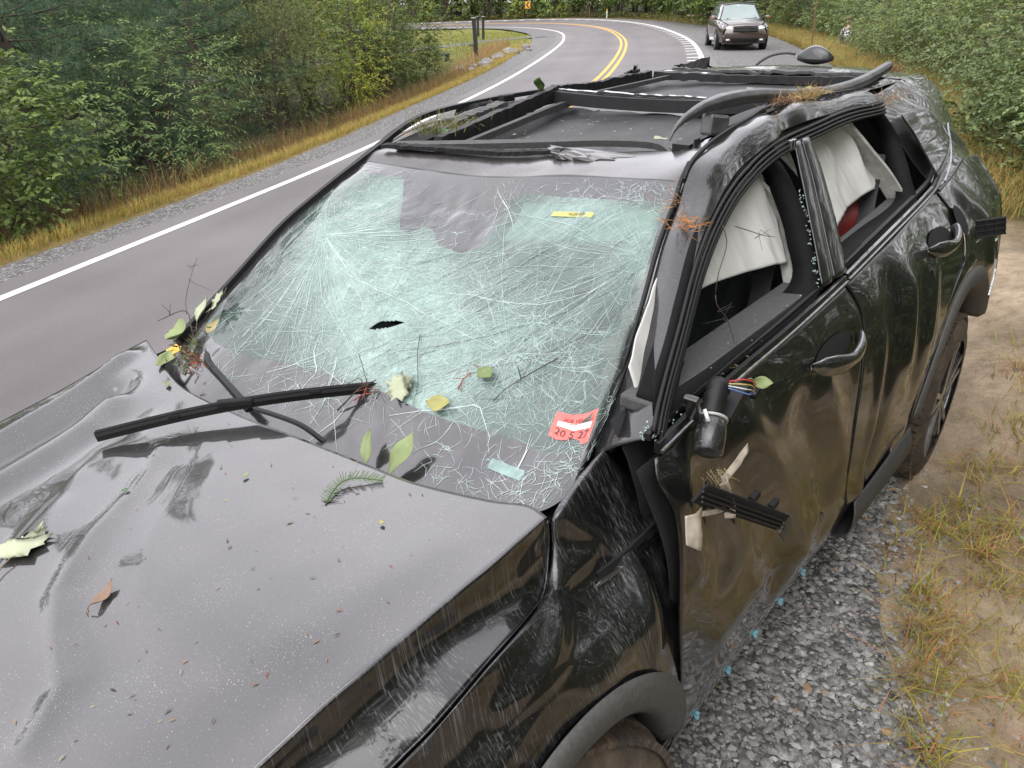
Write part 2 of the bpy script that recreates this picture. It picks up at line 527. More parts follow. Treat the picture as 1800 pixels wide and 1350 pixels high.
# comb teeth along the right edge line, one merged part of the marking
_tv, _tf = [], []
_acc = np.r_[0, np.cumsum(np.linalg.norm(np.diff(RE[:, :2], axis=0), axis=1))]
for s in np.arange(_acc[150], _acc[-40], 1.55):
    k = int(np.searchsorted(_acc, s)); d = RE[k + 1, :2] - RE[k, :2]; d /= np.linalg.norm(d)
    b = len(_tv)
    for a, l in ((-.085, -.15), (-.085, .15), (-.50, .15), (-.50, -.15)):
        p = RE[k, :2] + _lat[k] * a + d * l
        _tv.append((p[0], p[1], RE[k, 2] + (RE[k, 2] - LE[k, 2]) * a / LW[k] + .005))
    _tf.append((b, b + 1, b + 2, b + 3))
teeth = mesh_py('line_tooth', _tv, _tf, M_WHITE, [o for o in bpy.data.objects if o.name.startswith('edge_line') and 'comb' in o['label']][0])
teeth['kind'] = 'stuff'
# gravel drive that leaves the inside of the bend
_dr_path = crv([(-39.5, -29.0), (-35.5, -30.5), (-30, -30.8), (-24, -30), (-16, -29)], 60)
_td = np.gradient(_dr_path, axis=0); _td /= np.linalg.norm(_td, axis=1, keepdims=True); _nd = np.c_[-_td[:, 1], _td[:, 0]]
_G = np.stack([_dr_path + _nd * o for o in (-1.3, -.5, .5, 1.3)])
_zz = ground_z(_G.reshape(-1, 2)) + .03
driveway = mesh_np('driveway', np.c_[_G.reshape(-1, 2), _zz], grid_faces(4, 60, False), M_GRAV)
tag(driveway, 'pale gravel drive crossing the lawn inside the bend', 'driveway', kind='structure')

# ================================================================== left body side: y as a function of height and station
_ZS=[.15,.28,.40,.55,.72,.90,1.02,1.12,1.22,1.36,1.50,1.62,1.75]
_YS=[.86,.905,.945,.960,.962,.945,.922,.890,.835,.757,.672,.592,.48]
def _spl(xs,ys):
    xs=np.array(xs);ys=np.array(ys);n=len(xs);h=np.diff(xs);A=np.eye(n);b=np.zeros(n)
    for i in range(1,n-1):
        A[i,i-1]=h[i-1];A[i,i]=2*(h[i-1]+h[i]);A[i,i+1]=h[i]
        b[i]=3*((ys[i+1]-ys[i])/h[i]-(ys[i]-ys[i-1])/h[i-1])
    c=np.linalg.solve(A,b);d=np.diff(c)/(3*h);bb=np.diff(ys)/h-h*(2*c[:-1]+c[1:])/3
    def f(x):
        x=np.clip(np.asarray(x,float),xs[0],xs[-1]);i=np.clip(np.searchsorted(xs,x)-1,0,n-2);t=x-xs[i]
        return ys[i]+bb[i]*t+c[i]*t*t+d[i]*t**3
    return f
_YF=_spl(_ZS,_YS)
def yside(x,z):
    x=np.asarray(x,float)
    k=np.clip((1.5-np.asarray(z,float))/.4,.2,1)
    return _YF(z)-.13*np.clip(x-.15,0,2)**2-.09*np.clip(-x-2.75,0,2)**2+k*.035*np.clip(-x-.8,0,3)

# ================================================================== CRASHED SUV
def Y3(xz, off=0.):
    a = np.asarray(xz, float).reshape(-1, 2)
    return np.stack([a[:, 0], yside(a[:, 0], a[:, 1]) + off, a[:, 1]], 1)

# ---- materials
def mat_car_paint(name, streak=0., dust=.5, wave=0., film=.0, ior=1.8, cr=.035):
    """black clear-coated paint with dust specks; streak adds long fine scrapes"""
    mt, nt, b = new_mat(name)
    base = (.0055, .0055, .006)
    speck = noise_tex(nt, 420, 2, .6)
    patch = noise_tex(nt, 9, 4, .6)
    thr = math_n(nt, 'SUBTRACT', speck, math_n(nt, 'MULTIPLY', patch, .22))
    sp = ramp(nt, thr, [(.565 - .02 * dust, 0.), (.64, 1.)])
    speck2 = noise_tex(nt, 70, 3, .7, stretch=(1, .35, 1))
    sp2 = ramp(nt, speck2, [(.72, 0.), (.80, .8)])
    allsp = math_n(nt, 'MULTIPLY', math_n(nt, 'MAXIMUM', sp, sp2), .55 * dust, True)
    filmv = math_n(nt, 'MULTIPLY', ramp(nt, noise_tex(nt, 3, 5, .65), [(.3, .2), (.75, 1.)]), film)
    col = mixc(nt, math_n(nt, 'ADD', allsp, filmv, True), base, (.40, .37, .34))
    rough_add = allsp
    if streak:
        st = noise_tex(nt, 1, 5, .65, stretch=(360, 60, 2.2))
        where = noise_tex(nt, 5.5, 3, .6)
        s1 = ramp(nt, math_n(nt, 'ADD', st, math_n(nt, 'MULTIPLY', where, .55)), [(.84, 0.), (1.06, .55)])
        st2 = noise_tex(nt, 1, 3, .5, stretch=(90, 60, 9), rot=(.35, .2, 0))
        s2 = ramp(nt, st2, [(.74, 0.), (.82, .35)])
        ss = math_n(nt, 'MULTIPLY', math_n(nt, 'MAXIMUM', s1, s2), streak, True)
        col = mixc(nt, ss, col, (.42, .42, .43))
        rough_add = math_n(nt, 'ADD', allsp, ss, True)
    nt.links.new(col, b.inputs['Base Color'])
    b.inputs['Roughness'].default_value = .4
    b.inputs['Specular IOR Level'].default_value = .3
    cw = math_n(nt, 'SUBTRACT', 1.0, math_n(nt, 'MULTIPLY', rough_add, .9), True)
    nt.links.new(cw, b.inputs['Coat Weight'])
    b.inputs['Coat Roughness'].default_value = cr
    b.inputs['Coat IOR'].default_value = ior
    if wave:
        wv = noise_tex(nt, 6, 2, .5)
        nb = bump(nt, b, wv, wave, .012)
        nt.links.new(nb, b.inputs['Coat Normal'])
    return mt
M_HOOD = mat_car_paint('black_paint_dusty', 0, 1.5, .02, .055, 1.82, .04)
M_HEADER = mat_car_paint('black_paint_header', .15, 1.4, .05, .12, 1.42, .22)
M_SCRAPE = mat_car_paint('black_paint_scraped', .55, .4, .02, 0., 1.6)
M_PAINT = mat_car_paint('black_paint', .0, .35, .02, 0., 1.52)
M_RAILP = mat_car_paint('black_paint_creased', .12, .5, .03, .0, 1.55)
M_ROOFP = mat_car_paint('black_paint_muddy', .12, 1.0, .08, .035, 1.5)
M_TRIM = simple('black_plastic', (.013, .013, .014), .55, bump_s=.25, spec=.3)
M_MATTE = simple('black_matte_plastic', (.011, .011, .012), .75, bump_s=.3, spec=.25)
M_GREYPL = simple('grey_cladding', (.050, .050, .049), .62, bump_s=.25, nscale=80)
M_ARCH = simple('grey_arch_plastic', (.075, .073, .068), .6, bump_s=.3, nscale=90)
M_RUB = simple('black_rubber', (.010, .010, .010), .5, bump_s=.2, nscale=120, spec=.3)
M_GLOSS = mat_car_paint('gloss_black_trim', .0, .3, .03, 0., 1.5)
M_CHROME = simple('scuffed_bright_trim', (.26, .265, .27), .32, metal=1., noise_amt=.35, nscale=60)
M_ALLOY = simple('dark_alloy', (.16, .16, .165), .3, metal=.9, coat=.4, noise_amt=.4)
M_SEAT = simple('charcoal_seat_cloth', (.018, .019, .021), .9, nscale=150, bump_s=.5)
M_RED = simple('dark_red_leather', (.16, .018, .016), .45, nscale=8, noise_amt=.45)
M_HEADL = simple('dark_headliner', (.028, .029, .031), .6, nscale=12, noise_amt=.35, bump_s=.2)
M_GREYTRIM = simple('pale_grey_trim', (.34, .33, .31), .6)
M_WEB = simple('black_webbing', (.012, .012, .013), .6, nscale=200)
M_TAN = simple('torn_tan_lining', (.36, .31, .25), .7, nscale=25, noise_amt=.3)
M_MUD = simple('mud', (.16, .115, .075), .95, nscale=40, noise_amt=.45, bump_s=.8, bump_d=.01)
M_DARK = simple('dark_void', (.004, .004, .004), .9, bump_s=0)  # near-black: shade of gaps and hollows put into the colour
def mat_tyre():
    mt, nt, b = new_mat('muddy_tyre')
    n = noise_tex(nt, 14, 5, .7)
    nt.links.new(ramp(nt, n, [(.3, (.025, .023, .021)), (.55, (.085, .062, .042)), (.8, (.16, .12, .08))]), b.inputs['Base Color'])
    b.inputs['Roughness'].default_value = .9; bump(nt, b, n, .5, .006)
    return mt
M_TYRE = mat_tyre()
def mat_cloth():
    mt, nt, b = new_mat('white_airbag_cloth')
    n = noise_tex(nt, 3.5, 4, .6); f = noise_tex(nt, 240, 2, .5)
    nt.links.new(ramp(nt, n, [(.3, (.46, .455, .43)), (.7, (.54, .535, .51))]), b.inputs['Base Color'])
    b.inputs['Roughness'].default_value = .85
    w = noise_tex(nt, 4, 2, .5, stretch=(1, 1, .45), dist=.6)
    bump(nt, b, math_n(nt, 'ADD', w, math_n(nt, 'MULTIPLY', f, .02)), .4, .05)
    return mt
M_CLOTH = mat_cloth()

car = empty('crashed_suv', (0, 0, 0), 0, 'wrecked black SUV with crushed open roof, shattered windshield and missing side windows', 'SUV')

# ---- hood
hood_rear = [(-.255, -.804, 1.022), (-.214, -.67, 1.025), (-.143, -.407, 1.025), (-.139, -.136, 1.03), (-.149, .079, 1.042), (-.156, .308, 1.055), (-.154, .45, 1.067), (-.165, .565, 1.08), (-.178, .655, 1.092), (-.197, .721, 1.10), (-.180, .775, 1.108)]
hood_left = [(-.180, .775, 1.108), (-.039, .785, 1.113), (.076, .79, 1.117), (.173, .79, 1.114), (.257, .785, 1.106), (.33, .775, 1.089), (.396, .76, 1.061), (.6, .73, 1.0), (.85, .66, .90)]
hood_right = [(-.255, -.804, 1.022), (-.179, -.822, 1.0), (-.084, -.835, .967), (.015, -.848, .939), (.095, -.853, .923), (.173, -.855, .908), (.5, -.83, .855), (.80, -.74, .79)]
hood_front = [(.80, -.74, .79), (.90, -.4, .86), (.93, 0, .89), (.92, .4, .90), (.85, .66, .90)]
HG = coons(hood_rear, hood_front, hood_right, hood_left, 150, 130)
_u = np.linspace(0, 1, 150)[None, :]; _v = np.linspace(0, 1, 130)[:, None]
HG[..., 2] += .010 * np.sin(np.pi * _v) * (1 - (2 * _u - 1) ** 2) * 1.0
def _seg_dist(P2, poly):
    best = np.full(len(P2), 9.)
    for a, b in zip(poly[:-1], poly[1:]):
        a, b = np.array(a), np.array(b); ab = b - a
        t = np.clip(((P2 - a) @ ab) / (ab @ ab), 0, 1)
        best = np.minimum(best, np.linalg.norm(P2 - (a + t[:, None] * ab), axis=1))
    return best
HOOD_FOLDS = [([(.062, -.159), (.123, -.085), (.184, -.026), (.308, .055), (.42, .156), (.467, .252), (.509, .371), (.58, .431)], .006, .035),
              ([(.12, -.30), (.259, -.182), (.376, -.096), (.467, -.02), (.6, .07)], .007, .045),
              ([(.10, -.06), (.22, .03), (.36, .19), (.40, .30), (.44, .42)], -.006, .06),
              ([(.30, -.20), (.42, -.12), (.52, -.05)], -.012, .06),
              ([(-.17, -.76), (.003, -.72), (.199, -.68), (.5, -.64)], .026, .032),
              ([(-.05, -.62), (.111, -.60), (.24, -.58), (.5, -.52)], -.036, .05),
              ([(.0, -.53), (.09, -.47), (.20, -.43), (.33, -.40), (.6, -.36)], .021, .040),
              ([(.02, -.40), (.18, -.34), (.33, -.30), (.6, -.25)], -.014, .07),
              ([(.05, -.17), (.12, -.09), (.19, -.03), (.31, .05), (.42, .15), (.465, .25), (.507, .37), (.58, .43)], .0035, .011),
              ([(.13, -.31), (.26, -.19), (.375, -.10), (.47, -.02), (.6, .07)], .003, .012),
              ([(-.02, -.10), (.10, .02), (.24, .16), (.34, .30)], .0012, .012),
              ([(.62, .52), (.3, .63), (.0, .66)], .003, .06)]
def hood_disp(P):
    d = np.zeros(len(P))
    for poly, h, w in HOOD_FOLDS:
        d += h * np.exp(-(_seg_dist(P[:, :2], poly) / w) ** 2)
    edge = np.minimum(1, np.clip(P[:, 0] + .27, 0, 1) / .12)
    return d * edge + .0008 * fbm(P, 6, 2, 3) * edge + .003 * fbm(P, 1.6, 2, 9) * edge
hood = panel('hood', HG, M_HOOD, car, .0035, (0, 0, 1), disp=hood_disp)
# scraped flank of the clamshell hood
flank_low = [(-.180, .776, 1.10), (-.183, .776, 1.073), (-.178, .780, 1.039), (-.139, .800, .985), (-.069, .825, .999), (.098, .862, 1.035), (.213, .865, 1.018), (.282, .855, .998), (.5, .83, .945), (.82, .72, .82)]
FG = net([hood_left, [tuple(np.array(a) * (1 - k) + np.array(b) * k) for (a, b), k in zip(zip(crv(hood_left, 12), crv(flank_low, 12)), [.5] * 12)] if False else [tuple(np.array((a[0] * .5 + b[0] * .5, a[1] * .80 + b[1] * .20, a[2] * .36 + b[2] * .64))) for a, b in zip(crv(hood_left, 12), crv(flank_low, 12))], flank_low], 90, 24)
panel('hood_flank', FG, M_SCRAPE, hood, .003, (0, 1, .4), disp=lambda P: .0025 * fbm(P, 9, 2, 5))
# bent hem of the hood along the gap
tube('hood_edge', crv(flank_low, 60) + np.array((0, .0, -.002)), .0022, M_SCRAPE, hood, 6)

# ---- left fender
fen_top = [(.82, .725, .812), (.5, .835, .939), (.282, .859, .992), (.213, .869, 1.012), (.098, .866, 1.029), (-.069, .829, .994), (-.142, .804, .980), (-.182, .784, 1.036), (-.188, .780, 1.07), (-.192, .778, 1.10), (-.261, .762, 1.112), (-.40, .735, 1.114)]
fen_rear = [(-.40, .735, 1.114), (-.414, .748, 1.122), (-.444, .772, 1.071), (-.484, .806, 1.003), (-.490, .846, .938), (-.477, .885, .879), (-.440, .930, .769), (-.440, .950, .611), (-.455, .957, .47)]
fen_arch = [tuple(Y3([(.0 + .455 * math.cos(a), .40 + .455 * math.sin(a))])[0]) for a in np.radians(np.linspace(15, 167, 14))]
fen_arch[-1] = (-.455, .957, .47)
fen_front = [(.82, .725, .812), (.76, .78, .66), (.62, .84, .58), fen_arch[0]]
FEN = coons(fen_top, fen_arch, fen_front, fen_rear, 110, 80)
FCREASE = [((.069, 1.045), (-.033, 1.05), (-.1, 1.0)), ]
def fen_disp(P):
    q = P[:, [0, 2]]
    d = .004 * fbm(P, 2.6, 2, 21)
    d += -.014 * np.exp(-(_seg_dist(q, [(.12, .93), (.0, .90), (-.12, .93)]) / .06) ** 2)
    d += .012 * np.exp(-(_seg_dist(q, [(.10, .97), (-.05, .965), (-.25, 1.01)]) / .022) ** 2)
    d += -.010 * np.exp(-(_seg_dist(q, [(-.20, .90), (-.28, .75)]) / .07) ** 2)
    d += .010 * np.exp(-(_seg_dist(q, [(-.33, .98), (-.30, .78), (-.34, .62)]) / .03) ** 2)
    bor = np.clip((1.04 - P[:, 2]) / .06, 0, 1) * np.clip((P[:, 0] + .43) / .05, 0, 1)
    return d * bor
fender = panel('fender', FEN, M_SCRAPE, car, .003, (0, 1, .2), disp=fen_disp)
def arch_band(name, cx, cz, r0, r1, a0, a1, off, mat, sx=1.):
    A = np.radians(np.linspace(a0, a1, 40))
    rows = []
    for r, o in ((r0, off), ((r0 * 2 + r1) / 3, off + .010), ((r0 + r1 * 2) / 3, off + .010), (r1, off - .012), (r1 - .004, off - .14)):
        rows.append([tuple(Y3([(cx + sx * r * math.cos(a), cz + r * math.sin(a))], o)[0]) for a in A])
    return panel(name, np.array(rows), mat, car, .003, (0, 1, 0))
arch_band('wheel_arch_cladding', .0, .40, .462, .375, 12, 168, .004, M_ARCH)
# garnish behind the fender crease; a near-black bar gives its slot's shade
_gp = np.array([(-.235, .840, .944), (-.29, .864, .966), (-.36, .870, .970), (-.45, .864, .953)])
garn = sweep('fender_garnish', crv(_gp, 20), [(-.003, -.005), (.004, -.005), (.004, .0), (-.003, .0)], M_CHROME, car)
_gp2 = np.array([(-.25, .842, .962), (-.30, .860, .982), (-.36, .865, .988), (-.45, .855, .972)])
sweep('garnish_slot_shade', crv(_gp2, 20), [(-.003, -.010), (.003, -.010), (.003, .008), (-.003, .008)], M_DARK, garn)
# near-black apron sheet: shade of the gap behind the fender, put in colour
panel('gap_shade_liner', net([Y3([(-.36, 1.14), (-.40, .9), (-.41, .5)], -.03), Y3([(-.46, 1.14), (-.47, .9), (-.48, .5)], -.03)], 20, 4), M_DARK, car, .002, (0, 1, 0))

# ---- side panels built on the measured side surface
def dent(seed, amp, extra=()):
    def f(P):
        q = P[:, [0, 2]]
        d = amp * fbm(P * np.array((1, 1, .5)), 2.4, 1, seed) + amp * .07 * fbm(P, 7, 1, seed + 4)
        for poly, h, w in extra: d = d + h * np.exp(-(_seg_dist(q, poly) / w) ** 2)
        return d
    return f
def side_panel(name, top, bot, fro, rea, mat, nu=80, nv=70, disp=None, off=0, parent=None, edge=.03):
    G2 = coons(top, bot, fro, rea, nu, nv)
    G = Y3(G2.reshape(-1, 2), off).reshape(nv, nu, 3)
    def dd(P):
        d = disp(P).reshape(nv, nu)
        u = np.linspace(0, 1, nu)[None, :]; v = np.linspace(0, 1, nv)[:, None]
        m = np.clip(np.minimum(np.minimum(u, 1 - u), np.minimum(v, 1 - v)) / .07, 0, 1)
        return (d * (.25 + .75 * m)).ravel()
    return panel(name, G, mat, parent or car, .003, (0, 1, 0), disp=dd if disp else None)
fd_top = [(-.389, 1.167), (-.557, 1.17), (-.776, 1.173), (-1.069, 1.183), (-1.455, 1.196)]
fd_rear = [(-1.455, 1.196), (-1.486, 1.123), (-1.470, 1.039), (-1.432, .916), (-1.40, .787), (-1.42, .60), (-1.52, .43)]
fd_front = [(-.389, 1.16), (-.375, 1.123), (-.399, 1.056), (-.401, .982), (-.385, .807), (-.405, .65), (-.45, .43)]
fd_bot = [(-.45, .43), (-.8, .425), (-1.2, .425), (-1.52, .43)]
rd_top = [(-1.468, 1.200), (-1.905, 1.224), (-2.517, 1.264)]
rd_front = [(-1.468, 1.200), (-1.496, 1.123), (-1.480, 1.039), (-1.442, .916), (-1.410, .787), (-1.430, .60), (-1.53, .43)]
rd_rear = [(-2.517, 1.264), (-2.60, 1.12), (-2.56, .98), (-2.40, .88), (-2.20, .74), (-2.10, .60), (-2.09, .43)]
rd_bot = [(-1.53, .43), (-1.8, .43), (-2.09, .43)]
front_door = side_panel('front_door', fd_top, fd_bot, fd_front, fd_rear, M_PAINT,
    disp=dent(3.3, .020, [([(-.62, 1.10), (-.80, .80), (-.95, .55)], -.016, .055), ([(-.78, 1.08), (-.98, .78), (-1.1, .55)], .014, .045), ([(-1.05, .98), (-1.22, .72), (-1.3, .5)], -.015, .06), ([(-1.20, 1.02), (-1.38, .70)], .011, .045), ([(-.45, 1.12), (-.47, .9)], .014, .05), ([(-.52, 1.0), (-.60, .82)], -.022, .07), ([(-1.0, .75), (-1.3, .70)], -.010, .12), ([(-.6, .62), (-1.0, .58), (-1.45, .6)], .008, .06)]))
rear_door = side_panel('rear_door', rd_top, rd_bot, rd_front, rd_rear, M_PAINT,
    disp=dent(8.1, .018, [([(-1.62, 1.0), (-1.56, .7), (-1.58, .5)], .012, .04), ([(-2.2, 1.08), (-2.12, .85)], .012, .05), ([(-1.75, 1.12), (-1.72, .9), (-1.62, .6)], -.020, .06), ([(-1.90, 1.08), (-1.86, .85)], .014, .045), ([(-2.06, 1.05), (-2.0, .75)], -.016, .06)]))
# quarter panel with the rear wheel arch cut out
q_arch = [(-2.09, .43)] + [(-2.68 + .56 * math.cos(a), .38 + .56 * math.sin(a)) for a in np.radians(np.linspace(12, 150, 14))]
q_top = [(-2.10, .60), (-2.20, .74), (-2.40, .88), (-2.56, .98), (-2.60, 1.12), (-2.517, 1.264), (-2.75, 1.285), (-3.05, 1.30), (-3.35, 1.26)]
qt = [(-2.60, 1.13), (-2.517, 1.264), (-2.75, 1.29), (-3.05, 1.315), (-3.40, 1.27)]
quarter = side_panel('quarter_panel', [(-2.525, 1.262), (-2.75, 1.285), (-3.05, 1.30), (-3.40, 1.27)],
    [(-2.11, .50)] + [(-2.68 + .56 * math.cos(a), .38 + .56 * math.sin(a)) for a in np.radians(np.linspace(22, 152, 12))],
    [(-2.525, 1.262), (-2.607, 1.12), (-2.567, .98), (-2.407, .88), (-2.207, .74), (-2.115, .62), (-2.11, .50)],
    [(-3.40, 1.27), (-3.42, 1.05), (-3.36, .8), (-3.174, .643)], M_PAINT, 80, 60,
    disp=dent(5.7, .016, [([(-2.75, 1.2), (-2.95, 1.05), (-3.0, .9)], .018, .05)]), off=.002)
arch_band('wheel_arch_cladding', -2.68, .38, .566, .475, 14, 150, .006, M_ARCH)
# sill below the doors: bare metal lip with light blue clips, and the cladding piece left at the rear
panel('sill', net([Y3([(-.44, .424), (-1.0, .418), (-1.55, .424), (-2.09, .424)], -.004), Y3([(-.44, .36), (-1.0, .355), (-1.55, .36), (-2.09, .36)], .0), Y3([(-.44, .30), (-1.0, .295), (-1.55, .30), (-2.09, .30)], -.012), Y3([(-.44, .27), (-1.0, .265), (-1.55, .27), (-2.09, .27)], -.09)], 60, 14), M_SCRAPE, car, .003, (0, 1, 0))
cl = panel('sill_cladding', net([Y3([(-1.55, .465), (-1.8, .475), (-2.10, .50)], .012), Y3([(-1.53, .41), (-1.8, .42), (-2.10, .44)], .035), Y3([(-1.53, .34), (-1.8, .35), (-2.12, .36)], .040), Y3([(-1.56, .29), (-1.8, .29), (-2.10, .29)], -.02)], 40, 16), M_GREYPL, car, .004, (0, 1, 0))
M_CLIP = simple('pale_blue_clip', (.20, .42, .50), .45)
for x, z in ((-.56, .375), (-.74, .372), (-.90, .375), (-1.06, .378), (-1.22, .38)):
    p = Y3([(x, z)], .004)[0]
    b = MB()
    b.box(p + np.array((0, .004, .007)), (.009, .008, .004)).box(p + np.array((0, .004, -.007)), (.009, .008, .004)).box(p, (.0045, .007, .014))
    b.build('trim_clip', M_CLIP, car)

M_HANDLE = mat_car_paint('gloss_black_handle', .0, .3, 0., .02, 2.1)
# ---- door handles: grip, bezel and painted cup shade
def handle(x0, x1, z0, z1, parent):
    n = 26; t = np.linspace(0, 1, n)
    xs = x0 + (x1 - x0) * t; zs = z0 + (z1 - z0) * t - .010 * np.sin(np.pi * t)
    lift = .006 + .044 * np.clip(np.sin(np.pi * np.clip(t * 1.02, 0, 1)), 0, 1) ** .55
    P = Y3(np.c_[xs, zs]); P[:, 1] += lift
    hw = np.interp(t, [0, .06, .2, .5, .78, .94, 1], [.008, .026, .030, .019, .030, .032, .010])
    th = np.interp(t, [0, .1, .5, .9, 1], [.004, .013, .013, .016, .005])
    V, Fc = [], []
    k = 12
    for i in range(n):
        for j in range(k):
            a = 2 * math.pi * j / k
            V.append(P[i] + np.array((0, th[i] * math.sin(a), hw[i] * math.cos(a))))
    for i in range(n - 1):
        for j in range(k): Fc.append((i * k + j, i * k + (j + 1) % k, (i + 1) * k + (j + 1) % k, (i + 1) * k + j))
    Fc += [tuple(range(k)), tuple((n - 1) * k + j for j in range(k))[::-1]]
    h = mesh_py('door_handle', V, Fc, M_HANDLE, parent, True)
    # flat near-black disc behind the grip: shade of the opening, painted
    cx, cz = (x0 * .52 + x1 * .48), (z0 + z1) / 2 + .004
    r = [[tuple(Y3([(cx + s * (.125 * math.cos(a)), cz - .004 + s * .034 * math.sin(a))], .0035 - .0015 * (1 - s))[0]) for a in np.linspace(0, 2 * np.pi, 25)] for s in (1., .6, .01)]
    panel('handle_cup_shade', np.array(r), M_DARK, h, 0, (0, 1, 0))
    return h
handle(-1.105, -1.413, 1.092, 1.076, front_door)
handle(-2.166, -2.476, 1.136, 1.146, rear_door)

# ---- A-pillar and cant rail (one pressed band from cowl to rear pillar)
inner = [(-.406, .725, 1.106), (-.50, .705, 1.163), (-.605, .685, 1.25), (-.71, .66, 1.342), (-.816, .63, 1.428), (-.929, .603, 1.497), (-.974, .593, 1.538), (-1.021, .587, 1.572), (-1.121, .578, 1.596), (-1.252, .572, 1.616), (-1.396, .566, 1.630), (-1.497, .562, 1.642), (-1.701, .557, 1.642), (-1.963, .552, 1.632), (-2.317, .551, 1.618)]
rail_lo = [(-.407, 1.192), (-.527, 1.262), (-.647, 1.335), (-.83, 1.438), (-.994, 1.502), (-1.156, 1.542), (-1.372, 1.574), (-1.578, 1.592), (-1.834, 1.593), (-2.094, 1.588), (-2.366, 1.583)]
r_out = Y3(rail_lo, .004)
def _bulge(a, b, t, h):
    a, b = crv(a, 40), crv(b, 40); m = a * (1 - t) + b * t
    return m + np.array((.25, .55, .8)) * h
AP = net([inner, _bulge(inner, r_out, .33, .017), _bulge(inner, r_out, .68, .015), r_out], 200, 26)
def rail_disp(P):
    k = np.clip((-P[:, 0] - .85) / .3, 0, 1)
    return (.002 + .008 * k) * fbm(P * np.array((1, 1, 1)), 4.2, 2, 12) - .016 * k * np.exp(-((P[:, 0] + 2.0) / .12) ** 2) - .014 * k * np.exp(-((P[:, 0] + 1.55) / .09) ** 2)
pillar = panel('roof_side_rail', AP, M_RAILP, car, .003, (0, 1, .6), disp=rail_disp)
# black channel between pillar and windshield
tube('pillar_gap_seal', crv(np.array(inner[:8]) + np.array((.004, -.008, .001)), 60), .006, M_RUB, car, 6)

# ---- weatherstrip ribs above the windows
strip = [(-.415, 1.196), (-.478, 1.237), (-.612, 1.312), (-.778, 1.403), (-.951, 1.473), (-1.135, 1.523), (-1.348, 1.554), (-1.571, 1.572), (-1.811, 1.578), (-2.075, 1.576), (-2.367, 1.572)]
for k, (dz, off, rr) in enumerate(((.008, .007, .0050), (-.002, .009, .0046), (-.012, .008, .0048), (-.022, .004, .0052))):
    q = crv(strip, 110)
    T = np.gradient(q, axis=0); T /= np.linalg.norm(T, axis=1, keepdims=True); Nn = np.c_[-T[:, 1], T[:, 0]]; Nn[Nn[:, 1] < 0] *= -1
    q = q + Nn * dz
    q[:, 1] += .003 * np.sin(q[:, 0] * 9 + 1) * (q[:, 0] < -1.2)
    tube('weatherstrip', Y3(q, off), rr, M_RUB, car, 6)
for dx in (0, -.022):
    MB().box(Y3([(-1.475 + dx, 1.556)], .012)[0], (.012, .012, .030)).build('strip_clip', M_CHROME, car, bevel=.002)

# ---- window openings: closed frames round each opening
fdlo = [(-.478, 1.224), (-.798, 1.223), (-1.255, 1.232), (-1.349, 1.326), (-1.38, 1.413), (-1.380, 1.492), (-1.325, 1.529), (-1.217, 1.526), (-1.084, 1.501), (-.857, 1.427), (-.704, 1.348), (-.589, 1.281)]
rdlo = [(-1.51, 1.244), (-1.819, 1.256), (-2.236, 1.27), (-2.32, 1.344), (-2.389, 1.446), (-2.358, 1.515), (-2.265, 1.556), (-2.071, 1.566), (-1.82, 1.562), (-1.627, 1.550), (-1.602, 1.486), (-1.556, 1.373)]
def win_frame(name, loop, grow, depth, mat):
    L = np.array(loop); c = L.mean(0)
    Lc = crv(np.vstack([L, L[:1]]), 97)[:-1]
    T = np.roll(Lc, -1, 0) - np.roll(Lc, 1, 0); T /= np.linalg.norm(T, axis=1, keepdims=True); Nn = np.c_[T[:, 1], -T[:, 0]]
    if ((Lc - c) * Nn).sum() < 0: Nn = -Nn
    rows = [Y3(Lc + Nn * grow, -.004), Y3(Lc + Nn * grow * .5, .002), Y3(Lc, -.006), Y3(Lc - Nn * .002, -depth)]
    rows = [np.vstack([r, r[:1]]) for r in rows]
    return panel(name, np.stack(rows), mat, car, .004, (0, 1, 0))
M_FRAME = simple('matte_black_frame', (.007, .007, .0075), .7, bump_s=.15, spec=.12)
win_frame('window_frame', fdlo, .036, .060, M_FRAME)
win_frame('window_frame', rdlo, .028, .060, M_FRAME)
# glossy outer cover of the middle pillar
bp_f, bp_r = [(-1.512, 1.560), (-1.456, 1.464), (-1.372, 1.336), (-1.313, 1.231)], [(-1.622, 1.562), (-1.616, 1.469), (-1.565, 1.356), (-1.492, 1.23)]
mid = [tuple((np.array(a) * .55 + np.array(b) * .45)) for a, b in zip(bp_f, bp_r)]
def strip_patch(name, a, b, off, mat, bow=.004):
    m_ = [tuple((np.array(p) + np.array(q)) / 2) for p, q in zip(a, b)]
    G = np.stack([Y3(crv(a, 30), off), Y3(crv(m_, 30), off + bow), Y3(crv(b, 30), off)])
    return panel(name, net(list(G), 30, 8), mat, car, .004, (0, 1, 0), disp=lambda P: .0015 * fbm(P, 9, 2, 2))
strip_patch('pillar_cover', bp_f, [tuple(np.array(p) + np.array((.003, 0))) for p in mid], .010, M_GLOSS)
strip_patch('pillar_cover', [tuple(np.array(p) - np.array((.003, 0))) for p in mid], bp_r, .011, M_GLOSS)
